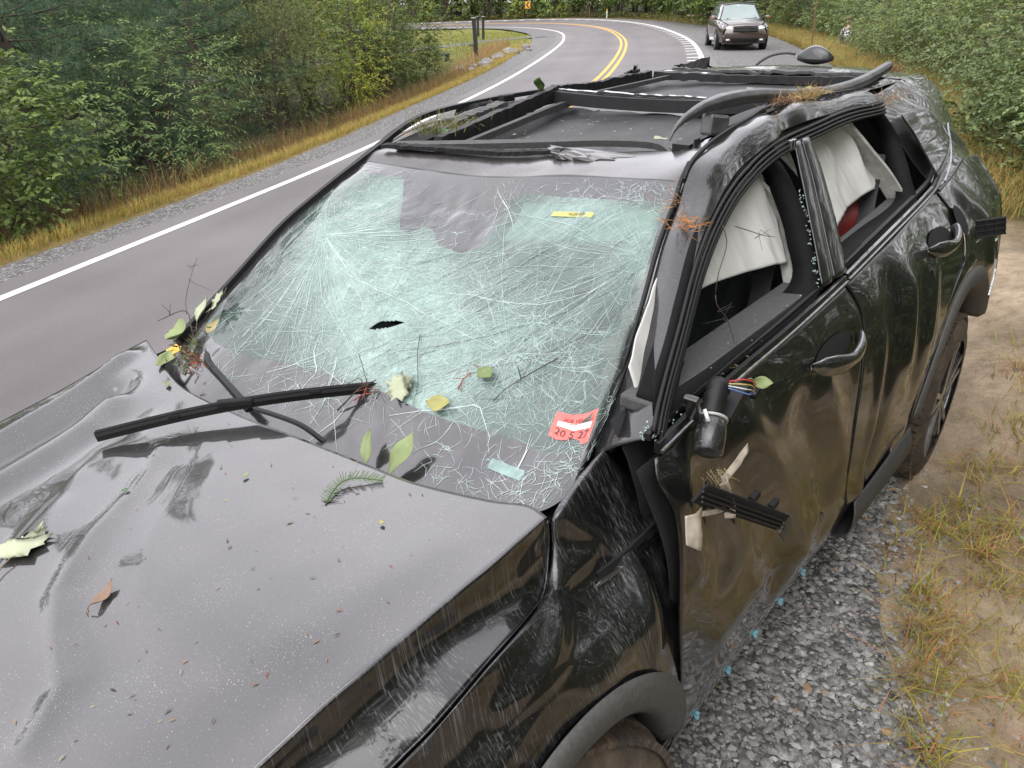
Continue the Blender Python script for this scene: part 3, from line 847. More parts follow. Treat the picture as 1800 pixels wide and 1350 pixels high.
# window sills and belt mouldings
def sill_bar(name, a, b, off_in, w, mat, z=.0, h=.03):
    p = Y3([a, b]); p[:, 1] -= off_in; p[:, 2] += z
    return MB().bar(p[0], p[1], w, h).build(name, mat, car, bevel=.006)
sill_bar('window_sill', (-.47, 1.213), (-1.30, 1.219), .058, .085, M_GREYPL, -.005)
sill_bar('window_sill', (-1.50, 1.228), (-2.30, 1.266), .060, .085, M_GREYPL, -.014)
belt_f = crv([(-.40, 1.176), (-.567, 1.183), (-.788, 1.187), (-1.08, 1.195), (-1.462, 1.212)], 40)
belt_r = crv([(-1.475, 1.214), (-1.905, 1.240), (-2.40, 1.270), (-2.56, 1.288), (-2.72, 1.325), (-2.86, 1.375)], 50)
for nm, bl in (('belt_moulding', belt_f), ('belt_moulding', belt_r)):
    sweep(nm, Y3(bl, .006), [(-.006, -.010), (.006, -.010), (.008, .0), (.004, .012), (-.006, .012)], M_GLOSS, car, smooth=False)
    sweep('bright_strip', Y3(bl + np.array((0, -.004)), .0135), [(-.003, -.0035), (.003, -.0035), (.003, .0035), (-.003, .0035)], M_CHROME, car)
    sweep('belt_seal', Y3(bl + np.array((0, .016)), -.008), [(-.008, -.006), (.008, -.006), (.006, .008), (-.006, .008)], M_RUB, car)

# ---- rear pillar, quarter glass and quarter top
QP = net([[(-2.36, .592, 1.592), (-2.7, .570, 1.602), (-3.0, .548, 1.610), (-3.30, .51, 1.602)],
          [(-2.37, .615, 1.575), (-2.75, .62, 1.55), (-3.05, .625, 1.545), (-3.50, .565, 1.545)],
          [(-2.42, .70, 1.46), (-2.75, .715, 1.44), (-3.05, .71, 1.43), (-3.47, .66, 1.41)],
          [(-2.50, .79, 1.33), (-2.75, .79, 1.335), (-3.05, .775, 1.34), (-3.42, .735, 1.31)],
          [(-2.525, .862, 1.262), (-2.75, .855, 1.282), (-3.05, .83, 1.298), (-3.40, .785, 1.265)]], 70, 60)
panel('rear_pillar', QP, M_ROOFP, car, .003, (0, 1, .5), disp=lambda P: .007 * fbm(P, 1.9, 1, 31) * np.clip((P[:, 2] - 1.27) / .06, 0, 1) + .014 * np.exp(-(_seg_dist(P[:, [0, 2]], [(-2.42, 1.57), (-2.75, 1.50), (-3.1, 1.40), (-3.4, 1.30)]) / .03) ** 2))
side_panel('quarter_glass', [(-2.43, 1.535), (-2.6, 1.535), (-2.80, 1.505)], [(-2.515, 1.315), (-2.72, 1.345), (-2.93, 1.395)], [(-2.43, 1.535), (-2.50, 1.44), (-2.515, 1.315)], [(-2.80, 1.505), (-2.88, 1.46), (-2.93, 1.395)], M_GLOSS, 24, 18, off=.034)
_qa = [(-2.43, 1.52), (-2.62, 1.50), (-2.82, 1.45), (-2.95, 1.375)]; _qb = [(-2.46, 1.34), (-2.55, 1.30), (-2.68, 1.33), (-2.93, 1.37)]
sweep('bright_strip', Y3(crv([(-2.58, 1.288), (-2.74, 1.325), (-2.88, 1.38), (-2.99, 1.44)], 24), .030), [(-.003, -.005), (.003, -.005), (.003, .005), (-.003, .005)], M_CHROME, car)

# ---- roof: torn header, broken sunroof frame, sagging shades, rear skin
wtop = [(-.986, -.57, 1.467), (-.99, -.312, 1.466), (-.975, -.038, 1.476), (-.98, .253, 1.510), (-.985, .502, 1.528), (-.985, .588, 1.530)]
head_up = [(-1.075, -.57, 1.497), (-1.085, -.32, 1.505), (-1.135, -.10, 1.512), (-1.175, .12, 1.527), (-1.23, .38, 1.552), (-1.13, .572, 1.588)]
header = panel('roof_header', net([wtop, [tuple((np.array(a) + np.array(b)) / 2 + np.array((0, 0, .008))) for a, b in zip(wtop, head_up)], head_up], 90, 20), M_HEADER, car, .004, (0, 0, 1), disp=lambda P: .004 * fbm(P, 4, 3, 14))
sweep('header_lip', crv([(-1.075, -.50, 1.512), (-1.13, -.25, 1.528), (-1.20, .0, 1.545), (-1.25, .20, 1.56), (-1.27, .36, 1.562), (-1.20, .46, 1.545)], 60), [(-.020, -.012), (.014, -.014), (.018, .004), (-.004, .012), (-.020, .006)], M_GREYPL, header, smooth=False)
# jagged torn glass remains along the header
_jp = crv([(-1.045, -.535, 1.505), (-1.07, -.30, 1.512), (-1.095, -.08, 1.516), (-1.145, .11, 1.531)], 70)
_jv, _jf = [], []
for i, p in enumerate(_jp):
    w1 = .010 + .010 * random.random(); h = .010 + .004 * random.random()
    for a, b in ((-.016, .0), (w1, .0), (w1, h), (-.016, h + .003)): _jv.append(p + np.array((a, 0, b)))
for i in range(len(_jp) - 1):
    for j in range(4): _jf.append((i * 4 + j, i * 4 + (j + 1) % 4, (i + 1) * 4 + (j + 1) % 4, (i + 1) * 4 + j))
mesh_py('torn_roof_edge', _jv, _jf, M_MATTE, header)

def wavy(name, x0, x1, y0, y1, z0, z1, amp, seed, sag=.03, mat=None):
    nu, nv = 60, 50
    xs = np.linspace(x0, x1, nv)[:, None]; ys = np.linspace(y0, y1, nu)[None, :]
    X, Y = np.broadcast_to(xs, (nv, nu)), np.broadcast_to(ys, (nv, nu))
    v = (X - x0) / (x1 - x0); u = (Y - y0) / (y1 - y0)
    Z = z0 + (z1 - z0) * v - sag * np.sin(np.pi * u) * np.sin(np.pi * v)
    G = np.stack([X, Y, Z], 2)
    d = fbm(G.reshape(-1, 3) * np.array((1.0, 2.2, 1)), 3.2, 2, seed).reshape(nv, nu)
    G[..., 2] += amp * d + amp * .6 * np.sin(u * 26) * np.sin(np.pi * v)
    return panel(name, G, mat or M_HEADL, car, .006, (0, 0, 1))
wavy('sunroof_shade', -1.14, -2.02, -.54, .46, 1.49, 1.53, .010, 4, .012)
wavy('sunroof_shade', -2.06, -2.86, -.54, .46, 1.555, 1.575, .008, 9, .006)
def bars(name, path, w, h, mat, seed=0, jag=0., parent=None):
    P = crv(path, 36)
    if jag:
        r = np.random.default_rng(seed); P = P + r.normal(0, jag, P.shape)
    return sweep(name, P, [(-w / 2, -h / 2), (w / 2, -h / 2), (w / 2, h / 2), (-w / 2, h / 2)], mat, parent or car)
bars('sunroof_crossbar', [(-1.90, -.50, 1.588), (-1.96, -.25, 1.572), (-2.04, .05, 1.566), (-2.10, .46, 1.585)], .055, .045, M_TRIM)
bars('crossbar_flange', [(-1.925, -.50, 1.612), (-1.985, -.25, 1.600), (-2.07, .05, 1.594), (-2.13, .46, 1.612)], .035, .008, M_HOOD, 3, .0022)
# right-hand sunroof rails (far side, broken) and left-hand ones
bars('sunroof_side_bar', [(-1.12, -.36, 1.517), (-1.45, -.42, 1.545), (-1.60, -.455, 1.555), (-1.78, -.452, 1.583), (-1.93, -.48, 1.600)], .030, .050, M_TRIM, 11, .0018)
bars('sunroof_slide_rail', [(-1.16, -.31, 1.507), (-1.45, -.355, 1.528), (-1.80, -.40, 1.555), (-2.0, -.42, 1.565)], .022, .022, M_GREYPL)
bars('sunroof_side_bar', [(-1.95, -.50, 1.600), (-2.2, -.475, 1.596), (-2.40, -.455, 1.606), (-2.62, -.45, 1.610)], .030, .042, M_TRIM, 12, .0022)
bars('sunroof_slide_rail', [(-2.05, -.41, 1.58), (-2.4, -.40, 1.59), (-2.70, -.39, 1.60)], .018, .018, M_GREYPL)
bars('sunroof_side_bar', [(-1.20, .46, 1.555), (-1.6, .47, 1.59), (-2.1, .47, 1.60), (-2.85, .46, 1.60)], .05, .05, M_TRIM)
bars('sunroof_crossbar', [(-2.70, -.46, 1.606), (-2.78, -.2, 1.598), (-2.87, .1, 1.594), (-2.90, .46, 1.60)], .05, .032, M_TRIM, 13, .002)
bars('torn_edge_strip', [(-2.80, -.42, 1.628), (-2.86, -.1, 1.622), (-2.92, .2, 1.622), (-2.95, .46, 1.625)], .03, .012, M_GREYPL, 5, .004)
# right roof edge: pale remains of the roof skin, gutter and a lifted trim strip
panel('roof_skin_right', net([[(-.99, -.575, 1.468), (-1.12, -.60, 1.50), (-1.25, -.61, 1.53), (-1.42, -.60, 1.55)], [(-1.02, -.60, 1.45), (-1.14, -.64, 1.485), (-1.27, -.65, 1.515), (-1.42, -.65, 1.545)]], 30, 6), M_HOOD, car, .003, (0, 0, 1))
bars('roof_gutter', [(-1.10, -.54, 1.485), (-1.35, -.555, 1.52), (-1.62, -.56, 1.545), (-1.9, -.56, 1.56), (-2.9, -.55, 1.57)], .10, .02, M_MATTE)
bars('roof_trim_strip', [(-1.05, -.595, 1.485), (-1.20, -.62, 1.535), (-1.37, -.625, 1.572), (-1.72, -.62, 1.588), (-2.02, -.60, 1.592)], .022, .016, M_TRIM)
bars('broken_rail_piece', [(-1.27, -.50, 1.53), (-1.42, -.50, 1.558), (-1.62, -.50, 1.585)], .05, .018, M_GREYPL, 2, .002)
for P_, s_ in (((-1.36, -.52, 1.545), (.10, .04, .03)), ((-1.30, -.50, 1.53), (.06, .03, .02)), ((-1.70, -.545, 1.595), (.07, .03, .025))):
    MB().box(P_, s_).build('broken_bracket', M_MATTE, car, bevel=.004)
def shard(name, c, size, seed, mat, rot):
    r = np.random.default_rng(seed); nu, nv = 12, 7
    X, Y = np.meshgrid(np.linspace(-.5, .5, nu) * size[0], np.linspace(-.5, .5, nv) * size[1])
    Y = Y * (1 - .7 * (np.arange(nu) / nu))[None] + r.normal(0, size[1] * .06, (nv, nu))
    Z = np.cumsum(r.normal(0, size[2], (nv, nu)), 1) * .5
    G = np.stack([X, Y, Z], 2) @ np.array(Matrix.Rotation(rot[1], 3, 'Y') @ Matrix.Rotation(rot[0], 3, 'Z')).T + np.array(c)
    return panel(name, G, mat, car, .004, (0, 0, 1), smooth=False)
shard('torn_roof_piece', (-2.60, -.52, 1.628), (.16, .07, .006), 3, M_HEADER, (.6, -.35))
shard('torn_roof_piece', (-3.00, -.42, 1.628), (.20, .08, .007), 4, M_MATTE, (1.2, -.22))
shard('torn_roof_piece', (-1.55, -.58, 1.578), (.22, .05, .005), 5, M_MATTE, (.1, .06))
shard('torn_roof_piece', (-1.30, .47, 1.578), (.20, .07, .006), 6, M_HEADER, (.2, .05))
shard('torn_roof_piece', (-1.12, .20, 1.545), (.10, .30, .004), 7, M_HEADER, (.0, .05))
# rear roof skin
panel('rear_roof_skin', net([[(-2.93, -.58, 1.60), (-2.95, -.2, 1.618), (-2.96, .2, 1.625), (-2.96, .545, 1.605)], [(-3.2, -.58, 1.60), (-3.2, -.2, 1.620), (-3.2, .2, 1.625), (-3.2, .53, 1.60)], [(-3.48, -.56, 1.575), (-3.5, -.2, 1.60), (-3.5, .2, 1.605), (-3.48, .52, 1.58)]], 50, 30), M_ROOFP, car, .003, (0, 0, 1), disp=lambda P: .006 * fbm(P, 4, 3, 44))
panel('roof_skin_left', net([[(-1.13, .572, 1.588), (-1.5, .558, 1.628), (-2.0, .548, 1.622), (-2.6, .548, 1.604), (-2.98, .545, 1.604)], [(-1.235, .40, 1.556), (-1.6, .48, 1.60), (-2.0, .485, 1.605), (-2.6, .48, 1.606), (-2.98, .48, 1.61)]], 60, 8), M_ROOFP, car, .003, (0, 0, 1), disp=lambda P: .008 * fbm(P, 6, 3, 41))
sweep('roof_ditch_seal', crv(np.array(inner[6:]) + np.array((0, -.004, .003)), 60), [(-.005, -.004), (.005, -.004), (.004, .004), (-.004, .004)], M_RUB, car)

# ---- left roof rack rail, bent up, on two feet
rail_c = crv([(-1.06, .50, 1.612), (-1.085, .50, 1.638), (-1.15, .50, 1.660), (-1.28, .50, 1.676), (-1.55, .50, 1.672), (-1.90, .50, 1.640), (-2.28, .50, 1.622), (-2.60, .50, 1.630), (-2.92, .50, 1.662)], 80)
n_ = len(rail_c); V_, F_ = [], []
T_ = np.gradient(rail_c, axis=0); T_ /= np.linalg.norm(T_, axis=1, keepdims=True)
for i in range(n_):
    u2 = np.cross(np.cross(T_[i], (0, 0, 1)), T_[i]); u2 /= np.linalg.norm(u2); sd = np.cross(T_[i], u2)
    f_ = np.interp(i / (n_ - 1), [0, .06, .16, .8, .97, 1], [.10, .45, .80, .80, .75, .62])
    for a, b in ((-.018, -.022), (-.006, -.028), (.016, -.024), (.022, .004), (.014, .020), (-.010, .024), (-.020, .012)):
        V_.append(rail_c[i] + sd * a * f_ + u2 * b * f_)
for i in range(n_ - 1):
    for j in range(7): F_.append((i * 7 + j, i * 7 + (j + 1) % 7, (i + 1) * 7 + (j + 1) % 7, (i + 1) * 7 + j))
F_ += [tuple(range(7))[::-1], tuple((n_ - 1) * 7 + j for j in range(7))]
M_RAIL = simple('scuffed_grey_rail', (.060, .061, .062), .42, nscale=18, noise_amt=.5, coat=.15)
rack = mesh_py('roof_rack_rail', V_, F_, M_RAIL, car, True)
rack.modifiers.new('bevel', 'BEVEL').width = .003
for x, z in ((-1.30, 1.642), (-1.72, 1.632), (-2.36, 1.602)):
    MB().box((x, .505, z - .022), (.11, .036, .055), np.array(Matrix.Rotation(-.15, 3, 'Y'))).build('rail_foot', M_RAIL, rack, bevel=.008)
# shark fin antenna hanging loose on its cable
fin_rows = []
for t in np.linspace(0, 1, 14):
    w_ = .034 * math.sin(math.pi * min(1, t * .9 + .06)) ** .7; hh = .060 * math.sin(math.pi * min(.97, t * .86 + .08)) ** .8
    fin_rows.append([(-3.33 - .02 * math.cos(a), .03 + .17 * (t - .5) + 0 * a, 1.650 + .002) if False else (-3.36 + w_ * math.cos(a), .04 + .17 * (t - .5), 1.648 + hh * (math.sin(a) if math.sin(a) > 0 else .45 * math.sin(a))) for a in np.linspace(0, 2 * np.pi, 17)])
fin = panel('antenna_fin', np.array(fin_rows), M_GLOSS, car, 0, None)
tube('antenna_cable', crv([(-3.36, -.06, 1.668), (-3.35, -.11, 1.672), (-3.33, -.17, 1.66), (-3.31, -.21, 1.635), (-3.30, -.23, 1.615)], 24), .0065, M_GREYPL, fin, 8)

# ================================================================== windshield
wbot = [(-.353, -.74, 1.018), (-.23, -.62, .985), (-.162, -.46, .972), (-.184, -.227, .952), (-.203, -.012, .950), (-.221, .22, .960), (-.221, .371, .975), (-.232, .497, .990), (-.244, .597, 1.008), (-.25, .685, 1.035), (-.285, .728, 1.062), (-.335, .732, 1.085), (-.400, .722, 1.104)]
wright = [(-.986, -.57, 1.467), (-.84, -.61, 1.383), (-.702, -.655, 1.294), (-.538, -.70, 1.16), (-.414, -.725, 1.068), (-.353, -.74, 1.018)]
wleft = [(-.985, .588, 1.530), (-.929, .60, 1.492), (-.816, .63, 1.428), (-.71, .66, 1.342), (-.605, .685, 1.25), (-.50, .705, 1.163), (-.400, .722, 1.104)]
NU, NV = 301, 221
WG = coons(wtop, wbot, wright, wleft, NU, NV)
WN = grid_normals(WG)
if WN[..., 2].mean() < 0: WN = -WN
_uu, _vv = np.meshgrid(np.linspace(0, 1, NU), np.linspace(0, 1, NV))
WUV = np.stack([_uu.ravel() * 1.3, _vv.ravel() * .78], 1)     # metres along the glass
FOLD = [(.01, .136), (.103, .295), (.207, .386), (.387, .486), (.487, .60), (.59, .691)]
_fm = [(a * 1.3, b * .78) for a, b in FOLD]
_e = np.clip(np.minimum(np.minimum(_uu, 1 - _uu), np.minimum(_vv, 1 - _vv)) / .12, 0, 1).ravel()
_dd = _seg_dist(WUV, _fm)
wd = .030 * np.exp(-(_dd / .13) ** 2) + .006 * np.exp(-(_dd / .02) ** 2)
wd += .008 * fbm(np.c_[WUV, np.zeros(len(WUV))], 5, 3, 6) + .0022 * fbm(np.c_[WUV, np.zeros(len(WUV))], 22, 2, 16)
wd += -.028 * np.exp(-((WUV[:, 0] - .62) ** 2 + (WUV[:, 1] - .20) ** 2) / .10)
wd *= _e
WG = WG + WN * wd.reshape(NV, NU)[..., None]
WN = grid_normals(WG)
if WN[..., 2].mean() < 0: WN = -WN
def on_glass(u, v, h=.0):
    x = np.clip(np.asarray(u, float), 0, 1) * (NU - 1); y = np.clip(np.asarray(v, float), 0, 1) * (NV - 1)
    i, j = np.minimum(x.astype(int), NU - 2), np.minimum(y.astype(int), NV - 2); a, b = (x - i)[..., None], (y - j)[..., None]
    def bl(A): return A[j, i] * (1 - a) * (1 - b) + A[j, i + 1] * a * (1 - b) + A[j + 1, i] * (1 - a) * b + A[j + 1, i + 1] * a * b
    return bl(WG) + bl(WN) * np.asarray(h)[..., None] if np.ndim(h) else bl(WG) + bl(WN) * h
MINT = [(.033, .164), (.06, .077), (.17, .045), (.203, .055), (.28, .164), (.337, .255), (.367, .255), (.383, .214), (.413, .218), (.463, .277), (.533, .295), (.57, .259), (.573, .173), (.57, .091), (.61, .059), (.743, .077), (.883, .086), (.947, .082), (.973, .10), (.975, .2), (.975, .359), (.970, .514), (.968, .682), (.962, .786), (.957, .864), (.935, .877), (.887, .845), (.817, .818), (.747, .809), (.683, .805), (.637, .80), (.553, .782), (.497, .782), (.43, .773), (.33, .786), (.223, .814), (.133, .836), (.06, .864), (.037, .782), (.033, .555), (.016, .318)]
_poly = np.array([(a * 1.3, b * .78) for a, b in MINT])
def in_poly(P, poly):
    x, y = P[:, 0], P[:, 1]; c = np.zeros(len(P), bool)
    for (x1, y1), (x2, y2) in zip(poly, np.roll(poly, -1, 0)):
        k = ((y1 > y) != (y2 > y)) & (x < (x2 - x1) * (y - y1) / (y2 - y1 + 1e-12) + x1); c ^= k
    return c
_sd = _seg_dist(WUV, [tuple(p) for p in _poly] + [tuple(_poly[0])]) * np.where(in_poly(WUV, _poly), 1, -1)
def gauss(cu, cv, r): return np.exp(-((WUV[:, 0] - cu * 1.3) ** 2 + (WUV[:, 1] - cv * .78) ** 2) / (r * r))
_lf = np.clip((WUV[:, 0] - .02) / .26, .06, 1)
craze = .20 + .75 * np.exp(-(_dd / .16) ** 2) + .55 * gauss(.18, .13, .14) + .45 * gauss(.5, .42, .2) + .7 * gauss(.97, .3, .10) + .6 * gauss(.78, .10, .15) + .5 * gauss(.6, .72, .10) + .4 * gauss(.75, .6, .15)
craze = craze * _lf
wcol = np.stack([np.clip(.5 + _sd / .02, 0, 1), np.clip(craze, 0, 1), np.zeros(len(WUV))], 1)
def mat_windshield():
    mt, nt, b = new_mat('shattered_laminated_glass')
    at = node(nt, 'ShaderNodeAttribute', attribute_name='Col')
    sp = nt.nodes.new('ShaderNodeSeparateColor'); nt.links.new(at.outputs['Color'], sp.inputs[0])
    n = noise_tex(nt, 90, 4, .7); n2 = noise_tex(nt, 14, 4, .6)
    edge = math_n(nt, 'ADD', sp.outputs[0], math_n(nt, 'MULTIPLY', math_n(nt, 'SUBTRACT', n2, .5), .03))
    mask = ramp(nt, edge, [(.47, 0.), (.53, 1.)])
    dens = math_n(nt, 'MULTIPLY', sp.outputs[1], ramp(nt, math_n(nt, 'ADD', math_n(nt, 'MULTIPLY', n, .5), math_n(nt, 'MULTIPLY', n2, .5)), [(.3, .35), (.7, 1.15)]), True)
    # crazed area: pale green haze over a clear tinted pane
    haze = node(nt, 'ShaderNodeBsdfPrincipled')
    nt.links.new(mixc(nt, dens, (.105, .135, .125), (.27, .40, .355)), haze.inputs['Base Color'])
    haze.inputs['Roughness'].default_value = .16; haze.inputs['Coat Weight'].default_value = 1.; haze.inputs['Coat Roughness'].default_value = .05; haze.inputs['Coat IOR'].default_value = 1.7
    tr = node(nt, 'ShaderNodeBsdfTransparent', in_0=(.60, .78, .70, 1))
    crazed = nt.nodes.new('ShaderNodeMixShader')
    nt.links.new(math_n(nt, 'ADD', math_n(nt, 'MULTIPLY', dens, .45), .42, True), crazed.inputs[0])
    nt.links.new(tr.outputs[0], crazed.inputs[1]); nt.links.new(haze.outputs[0], crazed.inputs[2])
    # black ceramic band
    nt.links.new(ramp(nt, n, [(.3, (.012, .012, .013)), (.75, (.030, .028, .030))]), b.inputs['Base Color'])
    b.inputs['Roughness'].default_value = .22; b.inputs['Coat Weight'].default_value = 1.; b.inputs['Coat Roughness'].default_value = .08; b.inputs['Coat IOR'].default_value = 1.7
    ms = nt.nodes.new('ShaderNodeMixShader')
    nt.links.new(mask, ms.inputs[0]); nt.links.new(b.outputs[0], ms.inputs[1]); nt.links.new(crazed.outputs[0], ms.inputs[2])
    nt.links.new(ms.outputs[0], nt.nodes['Material Output'].inputs[0])
    h = math_n(nt, 'MULTIPLY', noise_tex(nt, 45, 3, .7), sp.outputs[1])
    nb = bump(nt, b, h, .10, .01)
    nb2 = bump(nt, haze, h, .30, .01)
    return mt
M_WS = mat_windshield()
# the slit knocked through the glass: faces left out
_F = grid_faces(NV, NU)
_fc = WUV[_F].mean(1)
_s0, _s1 = np.array((.466 * 1.3, .618 * .78)), np.array((.528 * 1.3, .572 * .78))
_ax = (_s1 - _s0) / np.linalg.norm(_s1 - _s0); _L = np.linalg.norm(_s1 - _s0)
_q = _fc - _s0; _al = _q @ _ax; _ac = _q @ np.array((-_ax[1], _ax[0]))
_hole = (_al > 0) & (_al < _L) & (np.abs(_ac) < .0105 * np.sin(np.pi * np.clip(_al / _L, 0, 1)) ** .8)
_F = _F[~_hole]
_nn = np.cross(WG.reshape(-1, 3)[_F[0, 1]] - WG.reshape(-1, 3)[_F[0, 0]], WG.reshape(-1, 3)[_F[0, 2]] - WG.reshape(-1, 3)[_F[0, 0]])
if _nn[2] < 0: _F = _F[:, ::-1]
windshield = mesh_np('windshield', WG.reshape(-1, 3), _F, M_WS, car, True, wcol)
windshield['label'] = 'shattered pale green windshield'

# ---- crack lines: thin raised slivers along the glass
crng = np.random.default_rng(42)
CV, CF, CC = [], [], []
def crack(pts, w, bright, dark=False):
    P = np.array(pts); n = len(P)
    if n < 3 or (P[0, 0] < .24 and P[0, 1] > .08 and crng.random() < .8 - 2.4 * P[0, 0]) or crng.random() < CUT[0]: return
    qq = P - np.array((.466 * 1.3, .618 * .78)); dl_ = np.array((.062 * 1.3, -.046 * .78)); ll_ = np.linalg.norm(dl_); dl_ = dl_ / ll_; al_ = qq @ dl_; ac_ = np.abs(qq @ np.array((-dl_[1], dl_[0])))
    if ((al_ > -.004) & (al_ < ll_ + .004) & (ac_ < .02)).any(): return
    T = np.gradient(P, axis=0); T /= np.linalg.norm(T, axis=1, keepdims=True) + 1e-9
    N = np.c_[-T[:, 1], T[:, 0]]
    ww = w * (.35 + .65 * np.sin(np.linspace(.15, math.pi - .05, n))) * crng.uniform(.6, 1.3, n)
    A, B = P + N * ww[:, None], P - N * ww[:, None]
    o = sum(len(v) for v in CV)
    V = np.concatenate([on_glass(A[:, 0] / 1.3, A[:, 1] / .78, .0012), on_glass(B[:, 0] / 1.3, B[:, 1] / .78, .0012), on_glass(P[:, 0] / 1.3, P[:, 1] / .78, .0012 + ww * .8)])
    CV.append(V)
    i = np.arange(n - 1)
    CF.append(np.concatenate([np.stack([o + i, o + i + 1, o + 2 * n + i + 1, o + 2 * n + i], 1), np.stack([o + 2 * n + i, o + 2 * n + i + 1, o + n + i + 1, o + n + i], 1)]))
    c = np.array((.03, .033, .033)) if dark else (np.array((.30, .44, .39)) * (1 - bright) + np.array((.54, .60, .59)) * bright)
    CC.append(np.tile(c, (len(V), 1)))
SDG = _sd.reshape(NV, NU)
CUT = [.6]
def walk(p, ang, L, w, bright, wob=.12, step=.012, dark=False, curve=0., stay=True):
    step = step * 1.7; n = max(4, int(L / step)); pts = [np.array(p, float)]
    for k in range(n):
        ang += crng.normal(0, wob * .35) + curve + (crng.normal(0, wob * 2.6) if crng.random() < .3 else 0)
        q = pts[-1] + step * np.array((math.cos(ang), math.sin(ang)))
        if not (.006 < q[0] < 1.294 and .006 < q[1] < .774): break
        if stay and SDG[int(q[1] / .78 * (NV - 1)), int(q[0] / 1.3 * (NU - 1))] < .0 and crng.random() < .45: break
        pts.append(q)
    crack(pts, w, bright, dark)
def M2(u, v): return np.array((u * 1.3, v * .78))
def rnd_w(a=.00035, b=.0011): return .42 * crng.uniform(a, b)
def off_c(r0, r1):
    return crng.uniform(r0, r1)
# fans from the two impact points
for k in range(230):
    a = crng.uniform(-1.0, 1.15); r_ = off_c(.02, .40) ** 1.0; walk(M2(.203, .373) + r_ * np.array((math.cos(a), math.sin(a))) + crng.normal(0, .02, 2), a, crng.uniform(.05, .38), rnd_w(), crng.uniform(0, .5), .05, curve=crng.normal(0, .006))
for k in range(130):
    a = crng.uniform(-2.6, -1.0); r_ = off_c(.01, .2); walk(M2(.203, .36) + r_ * np.array((math.cos(a), math.sin(a))) + crng.normal(0, .02, 2), a, crng.uniform(.05, .2), rnd_w(), crng.uniform(0, .4), .06)
for k in range(120):
    a = crng.uniform(1.2, 2.6); walk(M2(.23, .40) + crng.normal(0, .03, 2), a, crng.uniform(.05, .35), rnd_w(), crng.uniform(.1, .6), .06)
for k in range(150):
    t = crng.uniform(0, 1); a = .35 + t * .95; walk(M2(.49, .615) + crng.normal(0, .006, 2), a, crng.uniform(.08, .20), rnd_w(.0004, .0012), crng.uniform(.1, .7), .02)
for k in range(150):
    a = crng.uniform(-math.pi, math.pi); r_ = off_c(.03, .3); walk(M2(.49, .60) + r_ * np.array((math.cos(a), math.sin(a))) + crng.normal(0, .02, 2), a, crng.uniform(.05, .25), rnd_w(), crng.uniform(0, .5), .06)
# angular webs: straight chords between neighbouring rays
def web(cu, cv, rmax, rays, rings, skip, bright):
    c = M2(cu, cv); A = np.sort(crng.uniform(0, 6.283, rays)); R_ = rmax * (np.arange(1, rings + 1) / rings) ** 1.5
    pt = lambda i, j: c + R_[j] * (1 + crng.normal(0, .08)) * np.array((math.cos(A[i % rays]), .8 * math.sin(A[i % rays])))
    grid_ = [[pt(i, j) for j in range(rings)] for i in range(rays)]
    for i in range(rays):
        for j in range(rings):
            q0, q1 = grid_[i][j], grid_[(i + 1) % rays][j]
            if not (.01 < q0[0] < 1.29 and .01 < q0[1] < .77) or (SDG[int(q0[1] / .78 * (NV - 1)), int(q0[0] / 1.3 * (NU - 1))] < 0 and crng.random() < .85): continue
            if crng.random() > skip and np.linalg.norm(q1 - q0) < .12: crack([q0, (q0 + q1) / 2 + crng.normal(0, .0015, 2), q1], rnd_w(), crng.uniform(0, bright))
            if j and crng.random() > skip * .6: crack([grid_[i][j - 1], (grid_[i][j - 1] + q0) / 2 + crng.normal(0, .001, 2), q0], rnd_w(), crng.uniform(0, bright))
CUT[0] = 0.
for a_ in ((.203, .373, .55, 64, 22, .18, .6), (.49, .60, .42, 56, 20, .18, .7), (.78, .50, .34, 44, 16, .25, .5), (.76, .60, .20, 30, 12, .2, .8), (.955, .30, .12, 26, 9, .2, .7), (.16, .15, .16, 26, 8, .3, .5), (.60, .44, .16, 24, 8, .35, .6), (.80, .10, .12, 20, 6, .4, .5), (.88, .72, .12, 18, 6, .35, .7), (.34, .68, .16, 24, 8, .35, .6), (.64, .74, .10, 18, 6, .3, .8), (.08, .55, .16, 22, 7, .35, .5)): web(*a_)
# long unbroken runners from the impact points and across the near half
for cu, cv, n_, a0, a1 in ((.203, .373, 46, -1.3, 1.5), (.49, .60, 52, -3.14, 3.14), (.955, .30, 22, 1.6, 4.2), (.76, .60, 20, -3.14, 3.14)):
    for k in range(n_):
        a = crng.uniform(a0, a1); walk(M2(cu, cv) + .02 * np.array((math.cos(a), math.sin(a))), a, crng.uniform(.18, .75), crng.uniform(.0003, .0007), crng.uniform(.1, .8), .035, curve=crng.normal(0, .012))
for k in range(60):
    walk(M2(crng.uniform(.40, .80), crng.uniform(.35, .80)), crng.normal(-.62, .14), crng.uniform(.3, .75), crng.uniform(.00022, .0005), 0, .02, dark=bool(k % 3))
CUT[0] = .62
# ripples across the fold
for k in range(240):
    t = crng.uniform(0, 1) * (len(FOLD) - 1); i = min(int(t), len(FOLD) - 2); f = t - i
    p = M2(*(np.array(FOLD[i]) * (1 - f) + np.array(FOLD[i + 1]) * f)) + crng.normal(0, .012, 2)
    walk(p, crng.choice([0., math.pi]) + crng.normal(.5, .45), crng.uniform(.03, .22), rnd_w(), crng.uniform(.1, .8), .10)
# long sloping cracks over the right half
for k in range(230):
    p = M2(crng.uniform(.42, .96), crng.uniform(.12, .80)); walk(p, crng.normal(-.62, .22), crng.uniform(.06, .5), rnd_w(.0003, .0008), crng.uniform(0, .35), .035)
for k in range(200):
    p = M2(crng.uniform(.05, .97), crng.uniform(.06, .82)); walk(p, crng.normal(-.45, .35), crng.uniform(.05, .35), rnd_w(.0003, .0007), 0, .05, dark=True)
